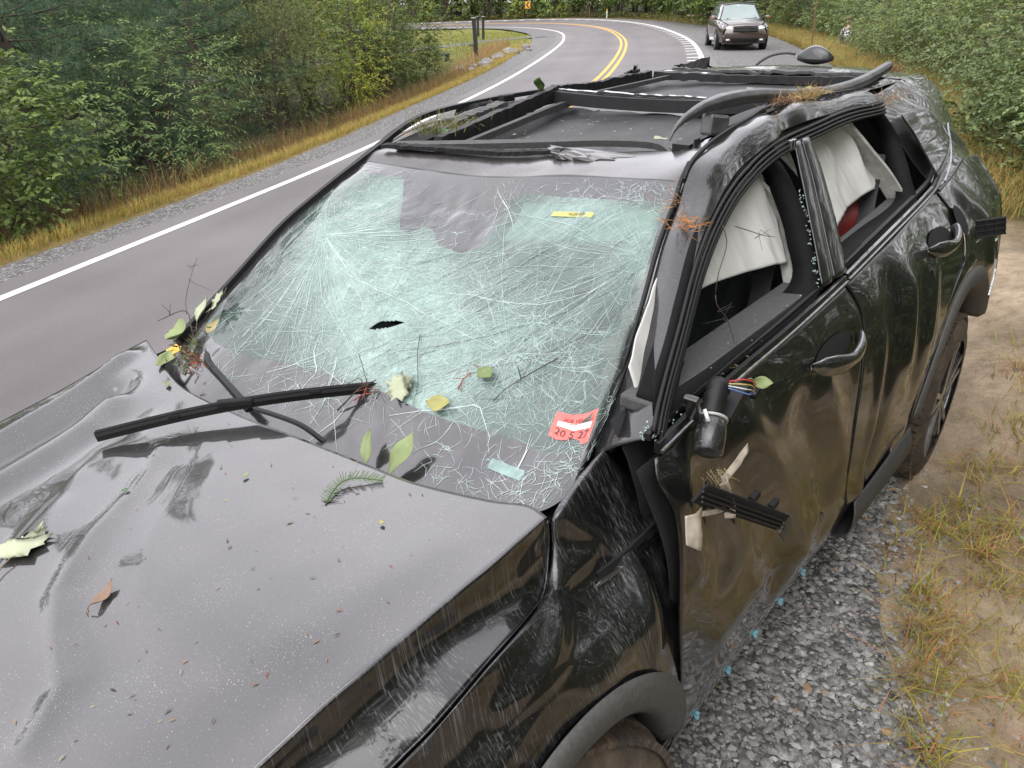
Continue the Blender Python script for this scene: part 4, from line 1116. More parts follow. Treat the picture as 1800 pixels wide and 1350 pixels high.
# crazing clusters (branching nets)
CL = [(.76, .60, .10, 190), (.62, .72, .10, 150), (.97, .30, .05, 190), (.965, .5, .04, 90), (.16, .15, .12, 220), (.80, .10, .12, 170), (.93, .10, .06, 110), (.5, .45, .16, 240), (.66, .52, .12, 190), (.40, .62, .12, 160), (.30, .70, .10, 110), (.86, .62, .08, 130), (.90, .80, .08, 150), (.72, .70, .07, 90), (.10, .55, .10, 120), (.12, .30, .05, 120), (.60, .36, .08, 120)]
for cu, cv, r, n in CL:
    for k in range(n):
        p = M2(cu, cv) + crng.normal(0, r, 2) * np.array((1, .7)); walk(p, crng.uniform(0, 6.28), crng.uniform(.015, .09), rnd_w(.0004, .0012), crng.uniform(.1, .7), .22, .007)
CUT[0] = .2
# white crumbs of glass over the dark lower and upper bands
for cu, cv, r, n in [(.90, .965, .05, 260), (.80, .93, .07, 200), (.92, .88, .045, 150), (.70, .88, .06, 90), (.90, .035, .05, 260), (.80, .03, .06, 90), (.56, .04, .05, 60), (.18, .02, .08, 90), (.06, .04, .03, 60), (.42, .83, .05, 130), (.33, .90, .06, 60), (.50, .80, .04, 70), (.99, .5, .008, 120), (.987, .8, .012, 80), (.48, .22, .03, 30), (.47, .12, .05, 25)]:
    for k in range(int(n * .5)):
        p = M2(cu, cv) + crng.normal(0, r, 2) * np.array((1.2, .6)); walk(p, crng.uniform(0, 6.28), crng.uniform(.01, .045), rnd_w(.0004, .0013), crng.uniform(.45, .9), .5, .006, stay=False)
for a, b, L in (((.40, .70), 1.35, .16), ((.43, .72), 1.2, .18), ((.47, .74), 1.5, .14), ((.52, .04), 1.5, .22), ((.36, .66), 1.25, .2), ((.96, .60), 1.6, .18), ((.84, .80), 1.45, .10), ((.60, .84), -.4, .3), ((.46, .84), .25, .2)):
    walk(M2(*a), b, L, .0010, .85, .16, .010, stay=False)
    walk(M2(*a) + .006, b + .05, L * .9, .0006, .85, .25, .010, stay=False)
M_CRACK, _nt, _b = new_mat('crack_slivers')
_at = node(_nt, 'ShaderNodeAttribute', attribute_name='Col'); _nt.links.new(_at.outputs['Color'], _b.inputs['Base Color'])
_b.inputs['Roughness'].default_value = .25; _b.inputs['Coat Weight'].default_value = .3
cracks = mesh_np('crack_lines', np.concatenate(CV), np.concatenate(CF), M_CRACK, windshield, False, np.concatenate(CC))
cracks['kind'] = 'stuff'

# ---- inspection sticker behind the lower corner of the glass and label on the sun visor
M_STK = simple('red_sticker', (.72, .13, .11), .5, noise_amt=.12)
M_STKW = simple('pale_print', (.62, .72, .68), .5, noise_amt=.05)
M_INK = simple('dark_print', (.045, .012, .012), .6, noise_amt=.1)
M_LABY = simple('yellow_label', (.46, .44, .12), .5, noise_amt=.08)
def uv_frame(o, a, b):
    """maps local (s,t) in the unit square to the glass: o origin, a far end of s, b far end of t (all uv)"""
    o, a, b = np.array(o), np.array(a), np.array(b)
    return lambda s, t, h: on_glass(*(o + (a - o) * s + (b - o) * t), h)
def decal(name, poly, fr, h, mat, parent):
    V = [fr(s, t, h) for s, t in poly]; c = np.mean(V, 0)
    n = len(V); vs = [tuple(v) for v in V] + [tuple(c)]
    return mesh_py(name, vs, [(i, (i + 1) % n, n) for i in range(n)], mat, parent)
def text_mesh(txt):
    cu = bpy.data.curves.new('print_text', 'FONT'); cu.body = txt; cu.align_x = 'LEFT'; cu.resolution_u = 2
    ob = bpy.data.objects.new('print_text', cu); COL.objects.link(ob)
    dg = bpy.context.evaluated_depsgraph_get(); me = bpy.data.meshes.new_from_object(ob.evaluated_get(dg))
    bpy.data.objects.remove(ob)
    V = np.array([v.co[:] for v in me.vertices]); Fc = [tuple(p.vertices) for p in me.polygons]
    V -= V.min(0); return V[:, :2] / np.array((V[:, 0].max(), V[:, 1].max())), Fc
def print_on(name, txt, s0, t0, s1, t1, fr, h, mat, parent):
    V, Fc = text_mesh(txt)
    o = mesh_py(name, [tuple(fr(s0 + (s1 - s0) * a, t1 + (t0 - t1) * b, h)) for a, b in V], Fc, mat, parent)
    return o
fr = uv_frame((.872, .738), (.945, .772), (.868, .800))
def _fr(s, t, h):
    A, B, Cc, Dd = np.array((.872, .738)), np.array((.945, .772)), np.array((.946, .868)), np.array((.868, .798))
    p = A * (1 - s) * (1 - t) + B * s * (1 - t) + Cc * s * t + Dd * (1 - s) * t
    return on_glass(p[0], p[1], h)
stk = decal('inspection_sticker', [(0, 0), (.33, 0), (.66, 0), (1, 0), (.99, .5), (.98, 1), (.78, 1.0), (.72, .86), (.50, .78), (.40, .88), (.2, .96), (0, 1), (0, .5)], _fr, .0022, M_STK, windshield)
stk['label'] = 'red inspection sticker in the corner of the windshield'
decal('sticker_panel', [(.10, .33), (.5, .33), (.90, .33), (.90, .52), (.5, .54), (.10, .50)], _fr, .0025, M_STKW, stk)
print_on('sticker_lettering', 'FOR VEHICLE', .22, .16, .92, .28, _fr, .0027, M_INK, stk)['kind'] = 'stuff'
print_on('sticker_lettering', '20 5 27', .10, .56, .88, .80, _fr, .0027, M_INK, stk)['kind'] = 'stuff'
def _fv(s, t, h):
    p = np.array((.715, .128)) + np.array((.105, .010)) * s + np.array((-.004, .018)) * t
    return on_glass(p[0], p[1], h)
lab = decal('visor_label', [(0, 0), (.5, 0), (1, 0), (1, 1), (.5, 1), (0, 1)], _fv, .0020, M_LABY, windshield)
print_on('label_lettering', 'PASSENGER AIR', .22, .15, .80, .85, _fv, .0024, M_INK, lab)['kind'] = 'stuff'
decal('clear_decal', [(0, 0), (.5, 0), (1, 0), (1, 1), (.5, 1), (0, 1)], lambda s, t, h: on_glass(.795 + .058 * s, .872 + .022 * s + .028 * t, h), .0009, simple('frosted_window', (.20, .29, .27), .35), windshield)

# ================================================================== cabin
_vu, _vv2 = np.meshgrid(np.linspace(.60, .955, 30), np.linspace(.075, .215, 10))
panel('sun_visor', on_glass(_vu.ravel(), _vv2.ravel(), -.022).reshape(10, 30, 3), simple('pale_visor', (.50, .55, .52), .7), car, .012, (.5, 0, .8))
dash = panel('dashboard', net([[(-.55, -.68, 1.02), (-.50, 0, .99), (-.55, .68, 1.03)], [(-.80, -.66, 1.00), (-.85, 0, 1.0), (-.80, .66, 1.02)], [(-.92, -.66, .85), (-.95, 0, .85), (-.92, .66, .86)], [(-.90, -.66, .55), (-.9, 0, .5), (-.90, .66, .55)]], 30, 24), M_HEADL, car, .01, (0, 0, 1))
panel('cowl_panel', net([[(-.36, -.74, .985), (-.24, -.4, .93), (-.17, 0, .91), (-.24, .4, .93), (-.40, .71, 1.06)], [(-.12, -.74, .90), (-.05, -.4, .89), (-.02, 0, .88), (-.05, .4, .89), (-.10, .70, .92)]], 30, 6), M_MATTE, car, .006, (0, 0, 1))
panel('floor_pan_blocker', net([[(-.3, -.86, .34), (-.3, .86, .34)], [(-3.4, -.86, .40), (-3.4, .86, .40)]], 8, 8), M_DARK, car, .02, (0, 0, 1))  # near-black floor sheet, added to block light from below
panel('firewall', net([[(-.35, -.80, 1.0), (-.35, .80, 1.02)], [(-.45, -.85, .34), (-.45, .85, .34)]], 8, 8), M_DARK, car, .01, (1, 0, 0))
def cushion(name, c, size, mat, parent, rot=0., pw=3.2):
    """rounded super-ellipsoid pad"""
    V, Fc = [], []; nu, nv = 20, 14
    for j in range(nv + 1):
        ph = -math.pi / 2 + math.pi * j / nv
        for i in range(nu):
            th = 2 * math.pi * i / nu
            def sg(x): return math.copysign(abs(x) ** (2 / pw), x)
            p = np.array((sg(math.cos(ph)) * sg(math.cos(th)) * size[0] / 2, sg(math.cos(ph)) * sg(math.sin(th)) * size[1] / 2, sg(math.sin(ph)) * size[2] / 2))
            V.append(np.array(Matrix.Rotation(rot, 3, 'Y')) @ p + np.array(c))
    for j in range(nv):
        for i in range(nu): Fc.append((j * nu + i, j * nu + (i + 1) % nu, (j + 1) * nu + (i + 1) % nu, (j + 1) * nu + i))
    return mesh_py(name, V, Fc, mat, parent, True)
for y in (.38, -.38):
    s_ = cushion('seat_back', (-1.42, y, .93), (.16, .50, .62), M_SEAT, car, -.30)
    cushion('headrest', (-1.55, y, 1.28), (.12, .28, .17), M_SEAT, s_, -.2, 2.6)
    cushion('seat_bolster', (-1.36, y + (.20 if y > 0 else -.20), .93), (.17, .10, .54), M_SEAT, s_, -.30, 2.6)
    cushion('seat_base', (-1.12, y, .60), (.52, .52, .16), M_SEAT, car, .08)
cushion('rear_seat_back', (-2.42, 0, .92), (.16, 1.30, .62), M_SEAT, car, -.3)
red = cushion('red_seat_pad', (-2.16, .615, 1.16), (.46, .22, .24), M_RED, car, -.1, 2.3)
red['label'] = 'dark red leather pad showing in the rear window'
# curtain airbags hanging inside the openings
def curtain(name, G, seed, amp=.014):
    def d(P):
        return amp * fbm(P * np.array((3.2, 1, 1.0)), 3.0, 3, seed) + amp * .5 * np.sin(P[:, 0] * 21 + 6 * P[:, 2] + 3 * fbm(P, 4, 2, seed))
    return panel(name, G, M_CLOTH, car, .003, (0, 1, 0), disp=d)
airF = coons([(-.80, 1.41), (-1.0, 1.485), (-1.22, 1.535), (-1.40, 1.53)], [(-.69, 1.25), (-.82, 1.318), (-1.05, 1.305), (-1.34, 1.265)], [(-.80, 1.41), (-.74, 1.345), (-.69, 1.25)], [(-1.40, 1.53), (-1.425, 1.42), (-1.38, 1.355), (-1.34, 1.275)], 60, 44)
curtain('curtain_airbag', Y3(airF.reshape(-1, 2), -.068).reshape(44, 60, 3), 3)
airF2 = coons([(-.52, 1.26), (-.66, 1.34), (-.80, 1.40)], [(-.50, 1.17), (-.58, 1.19), (-.66, 1.215)], [(-.52, 1.26), (-.50, 1.17)], [(-.80, 1.40), (-.72, 1.32), (-.66, 1.215)], 24, 24)
curtain('curtain_airbag', Y3(airF2.reshape(-1, 2), -.085).reshape(24, 24, 3), 7, .006)
airR = coons([(-1.60, 1.555), (-1.85, 1.56), (-2.05, 1.56), (-2.22, 1.55)], [(-1.70, 1.22), (-1.78, 1.285), (-2.05, 1.315), (-2.33, 1.31)], [(-1.60, 1.555), (-1.68, 1.40), (-1.70, 1.22)], [(-2.22, 1.55), (-2.28, 1.40), (-2.33, 1.31)], 60, 44)
curtain('curtain_airbag', Y3(airR.reshape(-1, 2), -.09).reshape(44, 60, 3), 12, .016)
sweep('pillar_trim', Y3(crv([(-2.08, 1.565), (-2.20, 1.45), (-2.27, 1.36), (-2.31, 1.255)], 24), -.072), [(-.006, -.030), (.006, -.030), (.006, .030), (-.006, .030)], M_GREYTRIM, car, up=(0, 1, 0))
sweep('pillar_trim', Y3(crv([(-1.33, 1.50), (-1.40, 1.42), (-1.39, 1.33), (-1.33, 1.22)], 24), -.085), [(-.006, -.022), (.006, -.022), (.006, .022), (-.006, .022)], M_GREYTRIM, car, up=(0, 1, 0))
sweep('seat_belt', crv([(-2.371, .66, 1.40), (-2.30, .675, 1.34), (-2.13, .715, 1.26), (-1.94, .77, 1.16)], 24), [(-.002, -.026), (.002, -.026), (.002, .026), (-.002, .026)], M_WEB, car, up=(0, 1, 0))
sweep('seat_belt', crv([(-1.50, .63, 1.37), (-1.40, .66, 1.29), (-1.30, .69, 1.22), (-1.15, .73, 1.05)], 24), [(-.002, -.026), (.002, -.026), (.002, .026), (-.002, .026)], M_WEB, car, up=(0, 1, 0))
panel('inner_headliner', net([[(-1.05, -.55, 1.44), (-1.05, .55, 1.48)], [(-1.20, -.5, 1.44), (-1.20, .5, 1.47)]], 10, 4), M_HEADL, car, .01, (0, 0, -1))
# door inner panels
side_panel('door_card', [(-.42, 1.19), (-1.45, 1.20)], [(-.46, .5), (-1.45, .5)], [(-.42, 1.19), (-.46, .5)], [(-1.45, 1.20), (-1.45, .5)], M_MATTE, 10, 10, off=-.10)
side_panel('door_card', [(-1.48, 1.21), (-2.5, 1.255)], [(-1.5, .5), (-2.1, .5)], [(-1.48, 1.21), (-1.5, .5)], [(-2.5, 1.255), (-2.1, .5)], M_MATTE, 10, 10, off=-.11)

# ================================================================== wheels
def wheel(name, cx, cy, cz, R, W, side=1, steer=0., lod=1):
    w = empty(name, (cx, cy, cz), steer); w.parent = car
    n = 64; prof = [(-.5, .70), (-.5, .82), (-.44, .93), (-.34, .985), (-.15, 1.), (.15, 1.), (.34, .985), (.44, .93), (.5, .82), (.5, .70)]
    V, Fc = [], []
    for i in range(n):
        a = 2 * math.pi * i / n
        for (yw, rr) in prof: V.append((R * rr * math.cos(a), yw * W, R * rr * math.sin(a)))
    k = len(prof)
    for i in range(n):
        for j in range(k - 1): Fc.append((i * k + j, i * k + j + 1, ((i + 1) % n) * k + j + 1, ((i + 1) % n) * k + j))
    ty = mesh_py('tyre', V, Fc, M_TYRE, w, True)
    if lod:
        b = MB()
        for i in range(72):
            a = 2 * math.pi * i / 72
            for yy, ph in ((-.33, 0), (-.11, .5), (.11, 0), (.33, .5)):
                aa = a + ph * 2 * math.pi / 72
                m_ = np.array(Matrix.Rotation(-aa, 3, 'Y'))
                b.box(m_ @ np.array((R * (1.0 if abs(yy) < .2 else .985), 0, 0)) + np.array((0, yy * W, 0)), (.016, W * .19, R * .055), m_)
        t = b.build('tread_blocks', M_TYRE, ty); t['kind'] = 'stuff'
    # rim: barrel, hub and five twin spokes
    V, Fc = [], []
    pr2 = [(side * .48, .70), (side * .46, .745), (side * .40, .74), (side * .30, .68), (-side * .40, .66)]
    for i in range(48):
        a = 2 * math.pi * i / 48
        for (yw, rr) in pr2: V.append((R * rr * math.cos(a), yw * W, R * rr * math.sin(a)))
    k = len(pr2)
    for i in range(48):
        for j in range(k - 1): Fc.append((i * k + j, i * k + j + 1, ((i + 1) % 48) * k + j + 1, ((i + 1) % 48) * k + j))
    rim = mesh_py('rim', V, Fc, M_ALLOY, w, True)
    for s in range(5):
        a = 2 * math.pi * s / 5 + .3
        b = MB()
        for da in (-.16, .16):
            p0 = np.array((R * .16 * math.cos(a + da * 1.6), side * W * .40, R * .16 * math.sin(a + da * 1.6))); p1 = np.array((R * .71 * math.cos(a + da), side * W * .43, R * .71 * math.sin(a + da)))
            b.bar(p0, p1, .026, .030, up=(0, 1, 0))
        b.bar(np.array((R * .45 * math.cos(a - .16), side * W * .42, R * .45 * math.sin(a - .16))), np.array((R * .45 * math.cos(a + .16), side * W * .42, R * .45 * math.sin(a + .16))), .02, .022, up=(0, 1, 0))
        b.build('spoke', M_ALLOY, rim, bevel=.003)
    b = MB(); b.tube([(0, side * W * .30, 0), (0, side * W * .44, 0), (0, side * W * .46, 0)], [R * .19, R * .19, R * .14], 20); b.build('hub', M_GLOSS, rim, True)
    b = MB(); b.tube([(0, side * W * .10, 0), (0, side * W * .14, 0)], [R * .62, R * .62], 28); b.build('brake_disc', M_MUD, w)
    return w
wheel('wheel', -2.74, .905, .345, .375, .235, 1, .0)
wheel('wheel', .0, .82, .37, .375, .235, 1, -.25)
wheel('wheel', -2.74, -.85, .36, .375, .235, -1, 0, 0)
wheel('wheel', .0, -.82, .10 + .0 + .20, .375, .235, -1, -.25, 0)
for cx, cy in ((.0, .60), (-2.70, .62)):
    A = np.radians(np.linspace(0, 180, 24))
    panel('wheel_well', np.array([[(cx + .46 * math.cos(a), y, .38 + .46 * math.sin(a)) for a in A] for y in (cy, .70, .92)]), M_DARK, car, .004, (0, 0, -1))
    panel('wheel_well', np.array([[(cx + r * math.cos(a), cy, .38 + r * math.sin(a)) for a in A] for r in (.02, .46)]), M_DARK, car, .004, (0, 1, 0))

# ================================================================== far side and rear end (plain, seen only past the edges)
def mirror_panel(name, G, mat): return panel(name, G * np.array((1, -1, 1)), mat, car, .003, (0, -1, 0))
mirror_panel('right_fender', net([[(-.30, .795, .975), (0., .840, .920), (.30, .85, .88), (.82, .745, .77)], [(-.36, .87, .85), (0, .90, .82), (.3, .92, .82), (.80, .80, .68)], [(-.42, .93, .55), (-.2, .95, .72), (.25, .94, .72), (.7, .84, .5)]], 40, 20), M_PAINT)
mirror_panel('right_window_glass', net([[(-.50, .70, 1.13), (-.85, .60, 1.36), (-1.3, .575, 1.46), (-2.4, .57, 1.48)], [(-.42, .80, .90), (-.9, .84, .98), (-1.5, .86, 1.04), (-2.5, .86, 1.14)]], 30, 10), M_GLOSS)
mirror_panel('right_doors', Y3(coons([(-.40, .90), (-1.5, 1.05), (-2.5, 1.15)], [(-.45, .4), (-2.1, .4)], [(-.40, .90), (-.45, .4)], [(-2.5, 1.15), (-2.1, .4)], 30, 20).reshape(-1, 2), -.05).reshape(20, 30, 3), M_PAINT)
mirror_panel('right_quarter', Y3(coons([(-2.5, 1.15), (-3.4, 1.18)], [(-2.12, .45), (-2.4, .86), (-2.9, .86), (-3.2, .5)], [(-2.5, 1.15), (-2.12, .45)], [(-3.4, 1.18), (-3.2, .5)], 30, 20).reshape(-1, 2), -.02).reshape(20, 30, 3), M_PAINT)
bars('right_pillar', [(-.33, -.755, 1.01), (-.414, -.742, 1.068), (-.538, -.715, 1.16), (-.702, -.668, 1.294), (-.84, -.624, 1.383), (-.99, -.582, 1.468), (-1.15, -.615, 1.515)], .020, .022, M_TRIM)
sweep('right_drip_rail', crv([(-.32, -.765, 1.00), (-.538, -.728, 1.15), (-.84, -.638, 1.373), (-1.0, -.60, 1.462)], 30), [(-.004, -.02), (.004, -.02), (.004, .006), (-.004, .006)], M_GREYPL, car)
panel('tailgate', net([[(-3.48, -.55, 1.57), (-3.52, 0, 1.60), (-3.48, .52, 1.58)], [(-3.50, -.72, 1.28), (-3.56, 0, 1.28), (-3.46, .72, 1.30)], [(-3.42, -.82, .9), (-3.60, 0, .9), (-3.42, .80, .9)], [(-3.35, -.80, .45), (-3.5, 0, .42), (-3.32, .82, .45)]], 30, 30), M_PAINT, car, .004, (-1, 0, 0))
# torn rear bumper bracket with holes, and the broken filler flap
bk = crv(Y3([(-2.90, 1.02), (-2.92, .94), (-2.90, .87), (-2.83, .80)], .045), 7)
for i in range(6):
    MB().bar(bk[i], bk[i + 1] * .94 + bk[i] * .06, .024, .006, up=(0, 1, 0)).build('bumper_bracket', M_CHROME, car)
flap = empty('filler_flap', tuple(Y3([(-2.66, 1.11)], .035)[0])); flap.parent = car; flap.rotation_euler = (.12, .18, -1.05); flap.scale = (.52, .7, .8)
_b2 = MB(); _b2.box((-.09, 0, 0), (.20, .006, .085)); _b2.build('flap_plate', M_MATTE, flap, bevel=.002)
for z in (-.038, -.012, .014, .038):
    MB().box((-.09, .008, z), (.20, .012, .006)).build('flap_rib', M_TRIM, flap)
for x in (-.185, -.12, -.06, .005):
    MB().box((x, .0075, 0), (.006, .009, .084)).build('flap_rib', M_TRIM, flap)
panel('filler_recess_shade', np.array([[tuple(Y3([(-2.60 + s * .055 * math.cos(a), 1.150 + s * .05 * math.sin(a))], .012)[0]) for a in np.linspace(0, 2 * np.pi, 25)] for s in (1, .02)]), M_DARK, car, 0, (0, 1, 0))  # flat near-black disc: the recess's shade put into the colour

# ================================================================== what is left of the door mirror, loose trim, torn lining
mir = empty('mirror_remains', (-.56, .905, 1.205)); mir.parent = car
def mtube(name, path, r, mat, k=10): return tube(name, np.array(path) - np.array((-.56, .905, 1.205)), r, mat, mir, k)
M_SCUFF = mat_car_paint('scuffed_gloss_black', .6, .9, .2, .04, 1.5, .10)
ax0, ax1 = np.array((-.548, .905, 1.185)), np.array((-.494, .928, 1.141))
mtube('mirror_motor_housing', [ax0 + (ax1 - ax0) * t for t in (0, .04, .5, .96, 1)], [.026, .030, .031, .028, .022], M_SCUFF, 24)
mtube('white_ring', [ax0 + (ax1 - ax0) * t for t in (-.03, .03)], [.0318, .0318], simple('white_plastic', (.40, .40, .38), .5), 24)
mtube('pivot_boot', [(-.615, .885, 1.235), (-.60, .888, 1.226), (-.592, .890, 1.222), (-.580, .893, 1.212), (-.572, .896, 1.207), (-.556, .900, 1.194), (-.545, .906, 1.184)], [.020, .026, .021, .025, .020, .024, .020], M_RUB, 16)
MB().box(np.array((-.63, .91, 1.19)) - np.array((-.56, .905, 1.205)), (.09, .035, .022), np.array(Matrix.Rotation(.5, 3, 'Y'))).build('mirror_bracket', M_TRIM, mir, bevel=.003)
MB().box(np.array((-.50, .885, 1.225)) - np.array((-.56, .905, 1.205)), (.015, .03, .06), np.array(Matrix.Rotation(.4, 3, 'Y'))).build('broken_shell', M_GLOSS, mir, bevel=.004)
for i, c_ in enumerate(((.42, .03, .04), (.42, .32, .10), (.50, .50, .48), (.08, .14, .34))):
    o_ = i * .006
    mtube('wire', crv([(-.612 + o_, .905 + o_ * .4, 1.243 - o_ * .3), (-.632 + o_ * .6, .928 + o_, 1.246 - o_ * 1.3), (-.668 + o_ * .4, .938 - o_ * .3, 1.226 - o_ * 1.2), (-.70, .925 + o_ * .3, 1.190 - o_ * .2)], 20), .0014, simple('wire_insulation', c_, .4), 6)
mtube('wire', crv([(-.52, .90, 1.218), (-.515, .91, 1.205), (-.527, .912, 1.188), (-.54, .91, 1.178)], 14), .0042, simple('white_wire', (.6, .6, .58), .5), 6)
MB().box(np.array((-.712, .925, 1.184)) - np.array((-.56, .905, 1.205)), (.030, .014, .012), np.array(Matrix.Rotation(.5, 3, 'Y'))).build('connector_plug', M_MATTE, mir, bevel=.002)
# dangling ribbed trim strip
ts = empty('loose_trim_strip', (-.41, .955, 1.108)); ts.parent = car
_a, _c2 = np.array((0, 0, 0.)), np.array((-.33, .060, -.235))
MB().bar(_a, _c2, .008, .046, up=(0, .3, 1)).build('strip_body', M_MATTE, ts, bevel=.003)
for o_ in (-.017, -.006, .006, .017):
    MB().bar(_a + np.array((0, .007, o_)), _c2 + np.array((0, .007, o_)), .004, .005, up=(0, .3, 1)).build('strip_rib', M_TRIM, ts)
for t_ in (.55, .8):
    p_ = _a * (1 - t_) + _c2 * t_
    MB().box(p_ + np.array((-.01, .004, .030)), (.034, .014, .016)).build('strip_clip', M_MATTE, ts, bevel=.002)
MB().box(_c2 + np.array((-.015, .004, -.02)), (.05, .006, .07), np.array(Matrix.Rotation(.75, 3, 'Y'))).build('ribbed_end', M_GREYPL, ts, bevel=.002)
# torn tan lining pieces
def flapmesh(name, P4, bow):
    G = net([[P4[0], (np.array(P4[0]) + np.array(P4[1])) / 2 + np.array(bow), P4[1]], [(np.array(P4[0]) + np.array(P4[3])) / 2, (np.array(P4[0]) + np.array(P4[2])) / 2 + np.array(bow) * 1.2, (np.array(P4[1]) + np.array(P4[2])) / 2], [P4[3], (np.array(P4[2]) + np.array(P4[3])) / 2 + np.array(bow), P4[2]]], 14, 12)
    return panel(name, G, M_TAN, car, .0025, (0, 1, 0), disp=lambda P: .003 * fbm(P, 25, 2, 3))
flapmesh('torn_lining', [(-.625, .955, 1.112), (-.60, .958, 1.085), (-.505, .958, 1.062), (-.515, .952, 1.085)], (0, .006, 0))
flapmesh('torn_lining', [(-.515, .952, 1.088), (-.497, .955, 1.082), (-.545, .975, .985), (-.508, .972, 1.0)], (0, .012, .004))
flapmesh('torn_lining', [(-.432, .955, 1.065), (-.375, .948, 1.072), (-.362, .962, 1.02), (-.405, .975, .985)], (0, .008, 0))
flapmesh('torn_lining', [(-.52, .972, 1.03), (-.43, .957, 1.055), (-.425, .957, 1.045), (-.52, .974, 1.018)], (0, .004, 0))
# green-white glass crumbs along the left sills
M_CRUMB = simple('glass_crumbs', (.26, .36, .33), .15, noise_amt=.3, nscale=200, coat=.5)
_gv, _gf = [], []
def crumb(c, s):
    o = len(_gv); r = crng.normal(0, 1, (3, 3)); q, _ = np.linalg.qr(r)
    for v in np.array([(1, 0, 0), (-1, 0, 0), (0, 1, 0), (0, -1, 0), (0, 0, .6), (0, 0, -.6)]) * s: _gv.append(q @ v + c)
    for f in ((0, 2, 4), (2, 1, 4), (1, 3, 4), (3, 0, 4), (2, 0, 5), (1, 2, 5), (3, 1, 5), (0, 3, 5)): _gf.append(tuple(i + o for i in f))
for k in range(110):
    x = crng.uniform(-.56, -.40); crumb(Y3([(x, 1.192)], -.012)[0] + crng.normal(0, .007, 3), crng.uniform(.002, .004))
for k in range(46):
    t = crng.uniform(0, 1); p = np.array((-1.452 + .02 * t, 1.45 - t * .22)); p[0] = np.interp(p[1], [1.231, 1.336, 1.464], [-1.300, -1.360, -1.442])
    crumb(Y3([p], .004)[0] + crng.normal(0, .003, 3), crng.uniform(.002, .0045))
for k in range(60):
    crumb(Y3([(crng.uniform(-1.4, -.6), 1.2)], -.035)[0] + crng.normal(0, .010, 3) + np.array((0, 0, .012)), crng.uniform(.0015, .003))
mesh_py('glass_crumbs', _gv, _gf, M_CRUMB, car)['kind'] = 'stuff'

# ================================================================== wipers
def wiper_blade(name, a, b, w, parent, lift=.0):
    e = empty(name, tuple(a)); e.parent = parent
    a, b = np.array(a), np.array(b); d = b - a
    n = 24; t = np.linspace(0, 1, n)
    P = d[None] * t[:, None]; P[:, 2] += .020 * np.sin(np.pi * t)
    sweep('blade_spine', P, [(-w * .5, -.003), (w * .5, -.003), (w * .35, .006), (-w * .35, .006)], M_TRIM, e)
    for o_ in (-.30, .0, .30): tube('blade_rib', P + np.array((0, 0, .008)) + np.cross(d / np.linalg.norm(d), (0, 0, 1)) * o_ * w, .0022, M_MATTE, e, 5)
    sweep('rubber_lip', P + np.array((0, 0, -.010)), [(-.0025, -.008), (.0025, -.008), (.003, .008), (-.003, .008)], M_RUB, e)
    MB().box(d * .48 + np.array((0, 0, .022)), (.085, .022, .018), np.array(Matrix.Rotation(math.atan2(d[1], d[0]), 3, 'Z'))).build('blade_connector', M_MATTE, e, bevel=.004)
    for t_ in (.27, .76): MB().box(d * t_ + np.array((0, 0, .015)), (.028, .018, .012), np.array(Matrix.Rotation(math.atan2(d[1], d[0]), 3, 'Z'))).build('blade_clip', M_MATTE, e, bevel=.003)
    return e
wb = wiper_blade('wiper_blade', (.124, -.325, 1.030), (-.399, .103, 1.080), .015, car)
# arm from the cowl up to the blade
sweep('wiper_arm', crv([(-.195, .12, 1.02), (-.182, .06, 1.048), (-.16, .0, 1.064), (-.14, -.06, 1.072)], 20), [(-.006, -.003), (.006, -.003), (.005, .004), (-.005, .004)], M_TRIM, car)
sweep('wiper_arm', crv([(-.30, -.53, 1.04), (-.262, -.47, 1.035), (-.23, -.33, 1.02), (-.20, -.19, 1.0)], 20), [(-.010, -.004), (.010, -.004), (.007, .007), (-.007, .007)], M_TRIM, car)

# ================================================================== front end (outside the picture, closes the body)
_hf = np.array(hood_front)
_r0 = np.vstack([[(.62, -.84, .80)], _hf + np.array((.006, 0, -.012)), [(.66, .80, .86)]])
_fb = [_r0, _r0 * np.array((1, 1.02, 1)) + np.array((.05, 0, -.18)), np.c_[_r0[:, 0] + .07, _r0[:, 1] * 1.05, np.full(len(_r0), .52)], np.c_[_r0[:, 0] + .0, _r0[:, 1] * 1.03, np.full(len(_r0), .30)]]
bumper = panel('front_bumper', net([list(map(tuple, r)) for r in _fb], 60, 24), M_PAINT, car, .004, (1, 0, 0), disp=lambda P: .006 * fbm(P, 3, 2, 61))
panel('grille', net([[(.955, -.40, .76), (1.0, 0, .79), (.985, .40, .79)], [(1.015, -.42, .58), (1.03, 0, .58), (1.02, .42, .58)]], 24, 8), M_MATTE, bumper, .01, (1, 0, 0))
M_LENS = simple('clear_lamp_lens', (.45, .46, .46), .1, coat=1., noise_amt=.2)
for s_ in (-1, 1):
    panel('headlight', net([[(.94, s_ * .46, .77), (.86, s_ * .66, .77), (.74, s_ * .80, .79)], [(.99, s_ * .47, .67), (.92, s_ * .69, .67), (.76, s_ * .86, .69)]], 14, 6), M_LENS, bumper, .006, (1, s_ * .4, 0))
panel('engine_bay_tray', net([[(.80, -.72, .60), (.80, .72, .60)], [(-.30, -.80, .60), (-.30, .80, .60)]], 6, 6), M_DARK, car, .01, (0, 0, 1))

# ================================================================== VEGETATION
M_LEAF = leaf_mat('broad_leaves')
M_NEEDLE = leaf_mat('pine_needles', .2, .55, .3)
M_GRASS = leaf_mat('grass_blades', .3, .6, .25)
M_BARK = simple('bark', (.085, .068, .052), .9, nscale=18, noise_amt=.4, bump_s=.8, bump_d=.02)
M_TWIG = simple('twig_bark', (.10, .085, .06), .85, nscale=30, noise_amt=.35)

